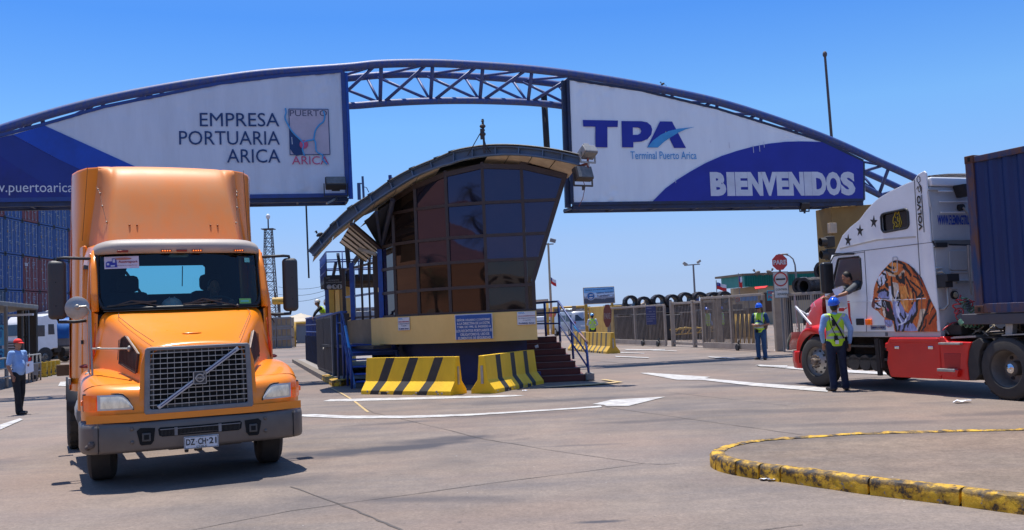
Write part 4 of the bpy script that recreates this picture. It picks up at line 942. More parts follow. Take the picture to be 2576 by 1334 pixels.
for (xa,xb,mat) in ((819,829,BLUE),(829,842,YELW),(845,856,TANW),(857,868,M('tan_pillar',(.42,.29,.13),.8,c2=(.33,.22,.1),scale=2))):
    p=at((xa+xb)/2,800,36.6); w=(xb-xa)/2400*36.6
    mb=MB(); mb.box((p.x-w/2,p.y,.1),(p.x+w/2,p.y+w,3.32)); obj('pillar',mb,mat,sb,bevel=.01)
p=at(858,760,37.5); mb=MB(); mb.box((p.x-.55,p.y,.1),(p.x+.1,p.y+2.5,3.3)); obj('block_wall',mb,YELW,sb)
for (x0,y0,x1,y1,w) in ((850,640,862,716,.10),(872,610,880,700,.16),(845,662,838,695,.1),(905,640,870,690,.12),(912,600,908,700,.14),(930,620,930,700,.08)):
    mb=MB(); mb.bar(at(x0,y0,34),at(x1,y1,36),w); obj('roof_prop',mb,NAVYM,sb)
# hanging black board
hb=Fr((at(820,720,34.6).x,34.6),14.)
zH=zm(780,640,.315)
nb=thing('sign_board','black hanging board with white safety wording and three round icons under the deck','sign board',hb.w(0,0))
a=hb.px(*zH(215,378)); b=hb.px(*zH(378,262)); w=b[0]-a[0]; h=b[1]-a[1]
mb=MB(); mb.prism([(a[0],a[1]),(b[0],a[1]),(b[0],b[1]),(a[0],b[1])],.05,Tn(hb,0)); bo_=obj('panel',mb,M('board_black',(.012,.013,.02),.4),nb)
IC=M('board_white',(.30,.32,.36),.5)
for s_,u0,v0,u1,v1 in (('TPA',.08,.86,.3,.92),('USO OBLIGATORIO',.22,.66,.75,.76),('ELEMENTOS DE SEGURIDAD',.1,.5,.9,.6)):
    text('lettering',s_,lambda p,q,r:hb.w(a[0]+w*u0+p,a[1]+h*v0+q,.055+r),w*(u1-u0),h*(v1-v0),IC,nb)
for k in range(3):
    c=(a[0]+w*(.25+.26*k),a[1]+h*.22); mb=MB(); mb.tube([hb.w(c[0]+math.cos(t*.4)*w*.11,c[1]+math.sin(t*.4)*w*.11,.06) for t in range(17)],.012,5)
    if k==0: mb.ell(hb.w(c[0],c[1],.06),(.09,.03,.06))
    elif k==1: mb.bar(hb.w(c[0]-.05,c[1]+.06,.06),hb.w(c[0]-.03,c[1]-.05,.06),.07,.03); mb.bar(hb.w(c[0]-.05,c[1]-.05,.06),hb.w(c[0]+.1,c[1]-.05,.06),.05,.03)
    else: mb.bar(hb.w(c[0]-.05,c[1]-.07,.06),hb.w(c[0]-.05,c[1]+.07,.06),.05,.03); mb.bar(hb.w(c[0]+.05,c[1]-.07,.06),hb.w(c[0]+.05,c[1]+.07,.06),.05,.03)
    obj('icon',mb,IC,nb)
mb=MB(); mb.bar(hb.w(a[0]+.1,b[1],0),hb.w(a[0]+.1,b[1]+.2,0),.04); mb.bar(hb.w(b[0]-.1,b[1],0),hb.w(b[0]-.1,b[1]+.2,0),.04); obj('hanger',mb,DARK,nb)
bird('small dark bird standing on the left edge of the guardhouse roof',RF.w(RF.px(*zR2(215,880))[0],RF.px(*zR2(215,905))[1],.05),.22,R(0),DARK)
# ================= wheels =================
RIMM=M('rim_grey',(.40,.39,.37),.4,metal=.6,c2=(.22,.20,.18),scale=6)
DUST=M('dusty_wheel',(.10,.085,.07),.7,c2=(.20,.17,.14),scale=5)
def wheel(parent,c,side,R_=.5,w=.28,style='steel',steer=0.,dual=False,rimmat=None,tread=True,name='wheel'):
    """axis along local Y (side=+1 outer face +y) or X when axis='x' via parent orientation; c centre of outer tyre"""
    wh=sub(name,parent); wh.location=c; 
    wh.rotation_euler=steer if isinstance(steer,tuple) else (0,0,steer)
    prof=[(R_*.58,-w*.42),(R_*.62,-w*.5),(R_*.86,-w*.5),(R_*.95,-w*.44),(R_,-w*.34),(R_,0),(R_,w*.34),(R_*.95,w*.44),(R_*.86,w*.5),(R_*.62,w*.5),(R_*.58,w*.42)]
    mb=MB(); mb.lathe(prof,(0,0,0),(0,side,0),40)
    if tread:
        for k in range(36):
            a=2*math.pi*k/36
            for q in (-.3,-.1,.12,.32):
                if (k+int(q*10))%2: continue
                p=Vector((math.cos(a)*R_,q*w,math.sin(a)*R_)); T=Matrix.Translation(p)@Matrix.Rotation(-a,4,'Y'); mb.box((-.004,-w*.085,-R_*.055),(.008,w*.085,R_*.055),T)
    if dual: mb.lathe(prof,(0,-side*(w+.05),0),(0,side,0),32)
    obj('tyre',mb,RUB,wh,smooth=35)
    rm=rimmat or RIMM; r=R_*.6; mb=MB()
    if style=='front': pr=[(r,w*.42),(r*.97,w*.30),(r*.93,w*.22),(r*.80,w*.26),(r*.50,w*.46),(r*.38,w*.50),(r*.36,w*.5),(0.001,w*.5)]
    elif style=='drive': pr=[(r,w*.42),(r*.96,w*.30),(r*.90,w*.1),(r*.86,-w*.30),(r*.78,-w*.42),(r*.40,-w*.42),(r*.36,-w*.3),(0.001,-w*.3)]
    else: pr=[(r,w*.4),(r*.9,w*.2),(r*.6,w*.15),(r*.3,w*.3),(.001,w*.3)]
    mb.lathe(pr,(0,0,0),(0,side,0),32); rim=obj('rim',mb,rm,wh,smooth=40)
    hd=MB(); k=10 if style!='drive' else 6; y0=(w*.30 if style=='front' else -w*.40 if style=='drive' else w*.18)*side; rr=r*(.70 if style!='drive' else .62)
    for i in range(k):
        a=2*math.pi*i/k; p=Vector((math.cos(a)*rr,y0,math.sin(a)*rr)); hd.cyl(p-Vector((0,side*.03,0)),p+Vector((0,side*.012,0)),r*.095,n=10)
    obj('hand_hole',hd,DARK,rim)
    hb=MB(); 
    if style=='front':
        for i in range(10): a=2*math.pi*(i+.5)/10; p=Vector((math.cos(a)*r*.40,w*.48*side,math.sin(a)*r*.40)); hb.cyl(p,p+Vector((0,side*.05,0)),.02,.016,n=6)
        hb.lathe([(r*.24,w*.5),(r*.24,w*.70),(r*.18,w*.78),(.001,w*.79)],(0,0,0),(0,side,0),16)
        obj('hub',hb,M('rusty_hub',(.10,.06,.04),.7,c2=(.22,.18,.14),scale=20),rim,smooth=30)
    elif style=='drive':
        hb.lathe([(r*.40,-w*.42),(r*.40,w*.05),(r*.34,w*.12),(.001,w*.13)],(0,0,0),(0,side,0),20); obj('hub',hb,DUST,rim,smooth=30)
        hb=MB(); hb.lathe([(r*.27,w*.12),(r*.27,w*.18),(r*.2,w*.24),(.001,w*.26)],(0,0,0),(0,side,0),24); obj('hub_cap',hb,CHROME,rim,smooth=40)
    else:
        hb.lathe([(r*.22,w*.2),(r*.2,w*.34),(.001,w*.36)],(0,0,0),(0,side,0),12); obj('hub',hb,DUST,rim,smooth=30)
    return wh
# ================= orange tractor unit =================
ORA=M('orange_paint',(.95,.265,.003),.28,c2=(.84,.235,.012),scale=2.4,coat=.45,contrast=.6,detail=9)
ORF=M('faded_orange_paint',(.86,.215,.014),.5,c2=(.62,.27,.10),scale=2.2,contrast=.55,detail=10,stretch=(1,1,.5))
BUMP=M('bumper_grey',(.18,.152,.13),.42,c2=(.11,.09,.075),scale=2.5,contrast=.8,metal=.3,bump=.05)
GRF=M('grille_frame_grey',(.24,.235,.235),.45,c2=(.13,.125,.125),scale=4)
BEI=M('visor_beige',(.50,.41,.31),.5,c2=(.27,.25,.25),scale=2,contrast=.7,stretch=(1,1,3))
PLAS=M('mirror_plastic',(.035,.037,.042),.5,c2=(.055,.05,.046),scale=4,bump=.15,bscale=120)
ot=thing('tractor_truck','orange bonneted tractor truck with tall roof fairing facing the camera','truck',(-3.52,10.6,0),R(26),local=True)
def mirror_grid(rows): return [[Vector((-p.x,p.y,p.z)) for p in r] for r in rows]
# bumper
bp2=[(0,-.10),(.3,-.098),(.6,-.085),(.85,-.06),(1.0,-.03),(1.08,.0),(1.14,.06),(1.185,.14),(1.21,.25),(1.22,.5),(1.22,.62)]
pl_=[(-x,y) for x,y in reversed(bp2[1:])]+bp2
def ring(z,sc_,dy): return [Vector((x*sc_,y+dy,z)) for x,y in pl_]
rows=[ring(.385,.975,.10),ring(.39,.985,.03),ring(.405,.995,.008),ring(.43,1,0),ring(.55,1,-.004),ring(.66,1,.0),ring(.69,.997,.008),ring(.705,.99,.03),ring(.71,.93,.16)]
rows=[[Vector((p.x*.985,p.y,p.z)) for p in r] for r in rows]; mb=MB(); mb.grid(rows); bmp=obj('bumper',mb,BUMP,ot,smooth=50)
def by(x): return interp([(a,b) for a,b in bp2],abs(x))
def onb(poly,off=.006,thick=.004,z=None):
    mb=MB(); n=len(poly); mb.add([Vector((x,by(x)-off,zz_)) for x,zz_ in poly]+[Vector((x,by(x)+.002,zz_)) for x,zz_ in poly],[tuple(range(n))]+[(i,(i+1)%n,n+(i+1)%n,n+i) for i in range(n)]); return mb
VOID=M('void_black',(.006,.006,.006),.9)
slot=[(-.44,.615),(-.43,.55),(-.40,.535),(0,.535),(.40,.535),(.43,.55),(.44,.615),(.42,.635),(0,.63),(-.42,.635)]
sl_=obj('lower_air_slot',onb(slot,.010),VOID,bmp)
mb=MB()
for k in range(60): x=-.41+k*.0139; mb.box((x-.002,by(x)-.014,.545),(x+.002,by(x)-.009,.605))
obj('fin',mb,M('fin_grey',(.05,.045,.04),.6),sl_)
mb=MB(); 
for (xa,xb,z) in ((-.42,.42,.612),): mb.bar((xa,by(.4)-.018,z),(0,by(0)-.018,z),.012,.008); mb.bar((0,by(0)-.018,z),(xb,by(.4)-.018,z),.012,.008)
for x in (-.26,.20): mb.box((x-.016,by(x)-.02,.54),(x+.016,by(x)-.008,.625))
obj('slot_bar',mb,GRF,sl_)
for s in (-1,1):
    pk=[(s*.47,.635),(s*.62,.645),(s*.655,.615),(s*.625,.475),(s*.61,.46),(s*.515,.462),(s*.485,.50)]
    p=obj('tow_pocket',onb(pk,.010),VOID,bmp)
    mb=MB(); mb.box((s*.56-.045,by(.56)-.03,.50),(s*.56+.045,by(.56)-.008,.59)); obj('tow_eye',mb,M('tow_steel',(.10,.095,.09),.5,metal=.5),p,bevel=.008)
    mb=MB(); mb.box((s*.56-.025,by(.56)-.034,.52),(s*.56+.025,by(.56)-.03,.57)); obj('tow_hole',mb,VOID,p)
    for z in (.64,.50):
        mb=MB(); mb.ell((s*.70,by(.7)+.0,z),(.022,.02,.022),10,6); obj('bolt_cap',mb,BUMP,bmp,smooth=True)
    mb=MB(); mb.box((s*1.03-.003,by(1.03)-.004,.40),(s*1.03+.003,by(1.03)+.004,.70)); obj('panel_seam',mb,VOID,bmp)
# dent and scratches on the left corner
mb=MB(); mb.ell((-1.10,.0,.50),(.035,.02,.04),8,6); mb.ell((-1.13,.045,.47),(.03,.02,.03),8,6); obj('dent',mb,M('rust_dent',(.04,.02,.015),.7,c2=(.2,.17,.15),scale=30),bmp,smooth=True)
# number plate
def OT(y): return lambda a,b,c:Vector((a,y-c,b))
mb=MB(); mb.prism([(-.182,.378),(.182,.378),(.182,.512),(-.182,.512)],.008,OT(-.112)); np_=obj('number_plate',mb,SW,bmp,bevel=.004)
mb=MB(); 
for a,b in (((-.174,.386),(.174,.386)),((-.174,.504),(.174,.504)),((-.174,.386),(-.174,.504)),((.174,.386),(.174,.504))): mb.bar((a[0],-.122,a[1]),(b[0],-.122,b[1]),.005,.004)
obj('plate_border',mb,BLK,np_)
for s_,x0,x1 in (('DZ',-.160,-.068),('CH',-.036,.046),('21',.080,.158)): text('lettering',s_,lambda a,b,c:Vector((x0+a,-.121-c,.420+b)),x1-x0,.066,BLK,np_,bold=.02,thick=.003,off=0)
text('lettering','CHILE',lambda a,b,c:Vector((-.055+a,-.121-c,.391+b)),.11,.018,BLK,np_,thick=.002,off=0)
mb=MB(); mb.ell((-.052,-.121,.452),(.005,.003,.005),8,4); mb.box((.055,-.124,.452),(.070,-.121,.467)); obj('plate_dot',mb,BLK,np_)
# hood
secs=[(-.035,.485,1.465,.74),(-.02,.50,1.495,.74),(.02,.505,1.512,.74),(.10,.53,1.535,.76),(.3,.605,1.595,.85),(.5,.68,1.665,1.0),(.7,.75,1.745,1.05),(.9,.83,1.835,1.1),(1.08,.90,1.91,1.15),(1.17,.94,1.935,1.15)]
rows=[]
for (y,w,zt,zl_) in secs:
    cr=.035; r=min(.10+.05*y,.15); f=.055+.03*y
    half=[(0,zt+cr),(w*.35,zt+cr*.9),(w*.7,zt+cr*.5),(w-r*.9,zt-.002)]+[(w-r*.9+math.sin(R(a))*r*.95,zt-r+math.cos(R(a))*r) for a in (18,36,54,72,90)]+[(w+.01+f*.3,zt-r-.10),(w+.01+f*.7,(zt+zl_)/2-.05),(w+.015+f,zl_)]
    rows.append([Vector((-a,y,b)) for a,b in reversed(half[1:])]+[Vector((a,y,b)) for a,b in half])
mb=MB(); mb.grid(rows); hood=obj('hood',mb,ORA,ot,smooth=60)
hm=hood.modifiers.new('s','SUBSURF'); hm.levels=hm.render_levels=1
# hood panel seams
mb=MB()
for s in (-1,1):
    mb.tube([(s*(w-.16-.02*y),y,zt+.012+.0) for y,w,zt,_ in [( .02,.505+.16-.05,1.545,0),(.5,.68+.10,1.69,0),(.9,.83+.10,1.848,0),(1.02,.90+.02,1.89,0)]],.0035,4)
mb.tube([(x,1.045+.0*x,1.935-.02*x*x-.012*abs(x)) for x in [i*.1-.7 for i in range(15)]],.003,4)
obj('hood_seam',mb,M('seam_dark_orange',(.12,.03,.01),.6),hood)
mb=MB(); mb.ell((-.02,.30,1.632),(.11,.035,.012),12,6); obj('hood_badge_bump',mb,ORA,hood,smooth=True)
# lower lip under the grille joining the fenders
mb=MB(); mb.grid([[Vector((x,-.075 if abs(x)<.7 else -.075+(abs(x)-.7)*.30,z)) for x in [-1.14,-1.0,-.85,-.7,-.6,-.3,0,.3,.6,.7,.85,1.0,1.14]] for z in (.715,.73,.80)]); obj('front_lip',mb,ORA,ot,smooth=40)
# face around the grille
plate('front_face',[[(-.63,.735),(.63,.735),(.60,1.30),(.56,1.44),(.49,1.505),(-.49,1.505),(-.56,1.44),(-.60,1.30)],[(-.545,.83),(-.53,1.46),(.53,1.46),(.545,.83)]],.03,OT(-.02),ORA,ot,bevel=.012)
# grille
go=[(-.575,.80),(-.56,.78),(.56,.78),(.575,.80),(.553,1.475),(.53,1.497),(-.53,1.497),(-.553,1.475)]
gi=[(-.515,.845),(-.500,1.455),(-.49,1.462),(.49,1.462),(.500,1.455),(.515,.845),(.50,.832),(-.50,.832)]
gr=plate('grille',[go,gi],.045,OT(-.035),GRF,ot,bevel=.010)
mb=MB(); mb.box((-.54,-.015,.80),(.54,-.01,1.48)); obj('grille_backing',mb,VOID,gr)
BAR=M('grille_bar_light',(.55,.51,.46),.4,metal=.4,c2=(.22,.20,.18),scale=9)
mb=MB()
for k in range(11):
    z=.875+k*.0555; w=.515-.015*(z-.83)/.63; mb.bar((-w,-.062,z),(w,-.062,z),.022,.009)
for k in range(14):
    x=-.48+k*.0738; mb.bar((x,-.05,.835),(x*.975,-.05,1.46),.005,.010,up=Vector((0,1,0)))
obj('grille_bars',mb,BAR,gr)
mb=MB()
for i in range(13):
    for z in (.85,1.445): mb.ell((-.45+i*.075,-.02,z),(.008,.006,.008),6,4)
mb.box((-.5,-.025,.835),(.5,-.018,.865)); mb.box((-.5,-.025,1.43),(.5,-.018,1.46)); mb.box((-.5,-.028,.84),(-.46,-.018,1.46)); mb.box((.46,-.028,.84),(.5,-.018,1.46)); obj('mesh_edge',mb,M('mesh_grey',(.09,.085,.08),.6,scale=20),gr)
mb=MB(); mb.bar((-.435,-.085,.845),(.425,-.085,1.445),.022,.045); dg_=obj('diagonal_bar',mb,M('bar_silver',(.50,.52,.56),.3,metal=.7),gr,bevel=.006)
mb=MB(); mb.bar((-.41,-.098,.862),(.40,-.098,1.428),.004,.010); obj('bar_inlay',mb,SK,dg_)
mb=MB(); mb.box((-.072,-.115,1.07),(.072,-.075,1.215)); em=obj('emblem',mb,M('emblem_dark',(.05,.05,.055),.4),gr,bevel=.012)
mb=MB()
for a,b in (((-.066,1.076),(.066,1.076)),((-.066,1.209),(.066,1.209)),((-.066,1.076),(-.066,1.209)),((.066,1.076),(.066,1.209))): mb.bar((a[0],-.118,a[1]),(b[0],-.118,b[1]),.010,.008)
mb.tube([(math.cos(t*R(20))*.040,-.119,1.139+math.sin(t*R(20))*.040) for t in range(19)],.008,6); mb.bar((.030,-.12,1.168),(.052,-.12,1.192),.009); mb.bar((.036,-.12,1.195),(.054,-.12,1.195),.007); mb.bar((.054,-.12,1.176),(.054,-.12,1.197),.007)
obj('emblem_ring',mb,BAR,em)
mb=MB(); mb.box((-.052,-.126,1.129),(.052,-.119,1.150)); o=obj('emblem_bar',mb,BAR,em); text('lettering','VOLVO',lambda a,b,c:Vector((-.044+a,-.127-c,1.133+b)),.088,.013,BLK,em,bold=.02,thick=.002,off=0)
# fenders
P_=[(0,.74),(-.005,.83),(.0,.92),(.01,1.0),(.04,1.055),(.10,1.095),(.25,1.145),(.5,1.215),(.8,1.265),(1.1,1.275),(1.4,1.24),(1.62,1.15),(1.75,1.0),(1.8,.8)]
Xs=[.52,.60,.70,.80,.90,1.0,1.07,1.12,1.155,1.175,1.18]
def fy(x): return interp([(.5,-.06),(.7,-.045),(.9,.02),(1.0,.07),(1.1,.15),(1.16,.25),(1.18,.36)],x)
def fz(x): return interp([(.5,.0),(1.0,0),(1.07,.008),(1.12,.03),(1.155,.06),(1.175,.11),(1.18,.17)],x)
for s in (-1,1):
    rows=[]
    for x in Xs:
        r=[]
        for (y,z) in P_:
            k=max(0,1-y/.5); yy=y+fy(x)*k+(.0 if y>.5 else 0); zz_=z-(fz(x) if z>.98 else fz(x)*max(0,(z-.74)/.3)); 
            r.append(Vector((s*x,yy,zz_)))
        rows.append(r)
    # outer side down to the arch
    last=rows[-1]; side=[]
    for v in last:
        d=(v.y-1.16); zb=.5+math.sqrt(max(0,.58**2-d*d)) if abs(d)<.58 else .74
        side.append(Vector((s*1.182,v.y,min(v.z-.01,max(.74,zb)))))
    rows.append(side); rows.append([v+Vector((-s*.05,0,0)) for v in side])
    mb=MB(); mb.grid(rows); fd=obj('fender',mb,ORA,ot,smooth=60); fm=fd.modifiers.new('s','SUBSURF'); fm.levels=fm.render_levels=1
    # seam across the fender top
    mb=MB(); mb.tube([(s*x,.16+fy(x)*.65,1.112-fz(x)) for x in (.60,.70,.80,.90,1.0,1.07,1.12,1.155)],.0035,4); obj('fender_seam',mb,M('seam_dark_orange',(.12,.03,.01)),fd)
    # wheel arch liner
    mb=MB(); pts=[(math.cos(R(a))*.57+1.16,.5+math.sin(R(a))*.57) for a in range(0,181,15)]; mb.grid([[Vector((s*x,y,z)) for y,z in pts] for x in (.55,1.14)]); mb.grid([[Vector((s*.55,y,z)) for y,z in pts],[Vector((s*.55,y,.9)) for y,z in pts]]); obj('arch_liner',mb,VOID,fd,smooth=True)
    # headlight and indicator
    def hy(x): return fy(x)-.012
    def lampm(poly,off,mat,name,par): 
        mb=MB(); n=len(poly); mb.add([Vector((s*x,hy(x)-off,z)) for x,z in poly]+[Vector((s*x,hy(x)+.03,z)) for x,z in poly],[tuple(range(n))]+[(i,(i+1)%n,n+(i+1)%n,n+i) for i in range(n)]); return obj(name,mb,mat,par,bevel=.006)
    def quadgrid(x0,x1,z0,z1f,n,off):
        mb=MB(); rows=[]
        for i in range(n+1):
            x=x0+(x1-x0)*i/n; zt=z1f(x); rows.append([Vector((s*x,hy(x)-off-.012*math.sin(math.pi*j/6),z0+(zt-z0)*j/6)) for j in range(7)])
        mb.grid(rows); return mb
    zt=lambda x:interp([(.68,.865),(.70,.90),(.74,.96),(.78,1.0),(.82,1.012),(1.2,1.012)],x)
    mb=MB(); pr=[(.672,.838),(.68,.87),(.73,.968),(.775,1.014),(.82,1.025),(1.165,1.025),(1.165,.838)]
    hs=lampm([(x,z) for x,z in pr],.002,DARK,'headlight_surround',fd)
    hl=obj('headlight',quadgrid(.685,1.03,.848,zt,14,.012),M('headlight_lens',(.62,.64,.64),.12,c2=(.50,.46,.38),scale=6,coat=.8),fd,smooth=True)
    mb=quadgrid(.72,1.0,.868,lambda x:min(zt(x)-.018,.994),10,.017); obj('reflector',mb,M('lamp_warm',(.88,.80,.62),.2,c2=(.52,.47,.38),scale=18,emit=.08,coat=.6,contrast=.35,stretch=(1,1,.5)),hl,smooth=True,flip=False)
    il=obj('indicator',quadgrid(1.04,1.16,.848,lambda x:1.012,6,.014),M('amber_lens',(.95,.17,.0),.15,c2=(.85,.08,.0),scale=22,coat=.8,emit=.10),fd,smooth=True)
    mb=MB(); mb.box((s*1.165-.02,.27,.90),(s*1.165+.03,.34,.955)); obj('side_marker',mb,M('amber_lens',(.85,.20,.01)),fd,bevel=.008)
    # side vent on the hood
    vt=[(.20,1.22),(.56,1.33),(.58,1.60),(.50,1.63),(.30,1.50),(.20,1.43)]
    def hx(y,z):
        w=interp([(a,b) for a,b,_,_ in secs],y); ztp=interp([(a,c) for a,_,c,_ in secs],y); return w+.02+(.055+.03*y)*max(0,min(1,(ztp-z)/.5))
    n=len(vt); mb=MB(); mb.add([Vector((s*(hx(y,z)+.004),y,z)) for y,z in vt]+[Vector((s*(hx(y,z)-.02),y,z)) for y,z in vt],[tuple(range(n))]+[(i,(i+1)%n,n+(i+1)%n,n+i) for i in range(n)]); v_=obj('side_vent',mb,M('vent_brown',(.055,.022,.012),.5),hood,bevel=.01)
    mb=MB()
    for k in range(14):
        y0=.20+k*.03; z0=1.25+.3*(y0-.2); z1=min(1.60,z0+.30); 
        mb.bar((s*(hx(y0,z0)+.008),y0,z0),(s*(hx(y0+.05,z1)+.006),min(.57,y0+.05),min(z1,interp([(.2,1.43),(.3,1.50),(.5,1.62),(.6,1.60)],y0+.05))),.007,.012)
    for a,b in zip(vt,vt[1:]+vt[:1]): mb.bar((s*(hx(*a)+.004),a[0],a[1]),(s*(hx(*b)+.004),b[0],b[1]),.014,.014)
    obj('vent_slat',mb,M('vent_slat_brown',(.13,.05,.025),.5),v_)
# cab --------------------------------------------------
# roof, pillars, doors, back wall with window
mb=MB(); rows=[]
for (y,w,z) in [(1.42,.90,2.66),(1.48,.94,2.74),(1.6,.97,2.78),(2.0,1.02,2.82),(2.85,1.06,2.84)]:
    half=[(0,z+.03),(w*.5,z+.02),(w*.85,z),(w,z-.06),(w+.03,z-.16),(w+.045,z-.28)]; rows.append([Vector((-a,y,b)) for a,b in reversed(half[1:])]+[Vector((a,y,b)) for a,b in half])
mb.grid(rows); obj('cab_roof',mb,ORA,ot,smooth=50)
mb=MB(); mb.grid([[r-Vector((0,0,.05)) for r in row] for row in rows]); obj('headliner',mb,M('cab_lining',(.035,.03,.028),.9),ot,smooth=50)
for s in (-1,1):
    dT=lambda a,b,c:Vector((s*(1.04+.035*(a-1.3)/1.5-.10*max(0,(b-1.9))/.75*0 - (.06*(b-1.9)/.75 if b>1.9 else 0)+c),a,b))
    door=plate('door',[[(1.20,1.0),(2.2,1.0),(2.2,2.58),(2.15,2.64),(1.46,2.64),(1.24,1.98)],[(1.36,1.96),(2.10,1.96),(2.10,2.50),(2.04,2.56),(1.56,2.56)]],.04,dT,ORA,ot,bevel=.01)
    mb=MB(); mb.add([dT(1.36,1.96,.02),dT(2.10,1.96,.02),dT(2.10,2.56,.02),dT(1.56,2.56,.02)],[(0,1,2,3)]); obj('side_window',mb,glass('cab_glass_dark',(.10,.12,.12)),door,flip=False)
    mb=MB(); mb.box((s*1.10-.02,2.0,1.55),(s*1.10+.03,2.15,1.60)); obj('handle',mb,DARK,door)
    mb=MB(); mb.prism([(2.21,.95),(3.0,.95),(3.0,2.84),(2.21,2.80)],.05,lambda a,b,c:Vector((s*(1.075+.05*(a-2.2)-(.05 if b>2.5 else 0)+c),a,b))); obj('rear_panel',mb,ORA,ot,bevel=.02)
    # A pillar and windshield side
    mb=MB(); mb.tube([(s*.985,1.18,1.93),(s*.99,1.26,2.15),(s*.985,1.36,2.42),(s*.965,1.47,2.66)],.042,10); obj('pillar',mb,ORA,ot,smooth=True)
    # cowl side below the pillar
    mb=MB(); mb.grid([[Vector((s*.96,1.16,1.90)),Vector((s*.98,1.16,1.15))],[Vector((s*1.03,1.25,1.93)),Vector((s*1.05,1.25,1.05))],[Vector((s*1.045,1.32,1.98)),Vector((s*1.055,1.32,1.05))]]); obj('cowl_side',mb,ORA,ot,smooth=True)
    # extender panel down the back of the cab
    rows=[]
    for z in [.93,.95,1.4,2.0,2.85,3.3,3.75,3.86,3.885]:
        k=1 if z>2.85 else 0; w=interp([(.9,1.245),(2.72,1.20),(4.0,1.165)],z)-(0.02 if z>3.9 else 0)
        fr0=interp([(.9,1.13),(2.85,1.06),(2.86,1.02),(3.9,.87)],z); y0=interp([(.9,2.72),(2.85,2.62),(3.9,2.42)],z)
        rows.append([Vector((s*(fr0-.14),y0-.06,z)),Vector((s*fr0,y0+.01,z)),Vector((s*(fr0+(w-fr0)*.45),y0+.13,z)),Vector((s*(fr0+(w-fr0)*.8),y0+.30,z)),Vector((s*w,y0+.5,z)),Vector((s*w,3.05,z)),Vector((s*w,3.35,z))])
        if z>3.7:
            for q_,v_ in enumerate(rows[-1]): v_.z-=(.07,.035,.03,.045,.06,.07,.07)[q_]
    mb=MB(); mb.grid(rows); ex=obj('side_extender',mb,ORA,ot,smooth=50)
    sd=ex.modifiers.new('k','SOLIDIFY'); sd.thickness=.02
    mb=MB(); mb.box((s*1.245-.012,2.8,1.02),(s*1.245+.014,3.3,1.10)); obj('reflective_strip',mb,GALV,ex)
    mb=MB(); mb.tube([(s*(1.07-.04*((z-2.85))/1.05*2),interp([(2.85,2.62),(3.9,2.42)],z)-.004,z) for z in (2.9,3.2,3.5,3.86)],.004,4); obj('seam',mb,M('seam_dark_orange',(.12,.03,.01)),ex)
# roof fairing
rows=[]
for (z,y0,w) in [(2.80,1.78,1.0),(2.90,1.82,.99),(3.1,1.90,.96),(3.3,1.98,.93),(3.5,2.06,.90),(3.65,2.14,.885),(3.75,2.21,.875),(3.83,2.30,.87),(3.88,2.42,.868),(3.905,2.60,.87),(3.91,2.9,.88),(3.91,3.3,.9)]:
    dd=max(0,(y0-2.3)); yb=interp([(2.8,2.55),(3.9,2.40)],z); yb=max(yb,y0+.02)
    k=w*.76; half=[(0,y0),(k*.5,y0+.004),(k*.93,y0+.010),(k*1.02,y0+.022),(k*1.07,y0+.06),(k*1.10,y0+(yb-y0)*.26),(w*.915,y0+(yb-y0)*.60),(w,yb)]
    dz=lambda a:-.02*(a/w)**2 if z>3.8 else 0
    rows.append([Vector((-a,b,z+dz(a))) for a,b in reversed(half[1:])]+[Vector((a,b,z+dz(a))) for a,b in half])
mb=MB(); mb.grid(rows); rf=obj('roof_fairing',mb,ORF,ot,smooth=70); m_=rf.modifiers.new('s','SUBSURF'); m_.levels=m_.render_levels=1
BOLT=M('bolt_steel',(.35,.30,.25),.4,metal=.6)
mb=MB(); rows=[]
mb.add([Vector((-.8,2.6,3.86)),Vector((.8,2.6,3.86)),Vector((1.14,2.98,3.80)),Vector((1.14,3.35,3.80)),Vector((-1.14,3.35,3.80)),Vector((-1.14,2.98,3.80))],[(0,1,2,3,4,5)]); obj('fairing_top',mb,ORF,rf)
for s in (-1,1):
    ln=[(s*.86,2.38,3.62),(s*.845,2.22,3.55),(s*.80,2.10,3.35),(s*.77,2.03,3.15),(s*.745,1.95,2.95),(s*.74,1.92,2.84)]
    ln2=[(s*.895,2.415,3.60),(s*.86,2.24,3.48),(s*.84,2.12,3.30),(s*.80,2.0,3.08),(s*.76,1.915,2.86)]
    mb=MB(); mb.tube(ln2,.0035,4); obj('rivet_line',mb,M('seam_dark_orange',(.12,.03,.01)),rf)
    for p in ln2[1:]+[((ln2[0][0]+ln2[1][0])/2,(ln2[0][1]+ln2[1][1])/2,3.54)]: mb=MB(); mb.ell((p[0],p[1]-.008,p[2]),(.013,.012,.013),8,6); obj('rivet',mb,BOLT,rf,smooth=True)
    for x in (.45,.54): mb=MB(); mb.ell((s*x,1.875,3.03),(.013,.015,.013),8,6); obj('rivet',mb,M('bolt_orange',(.25,.08,.02),.4),rf,smooth=True)
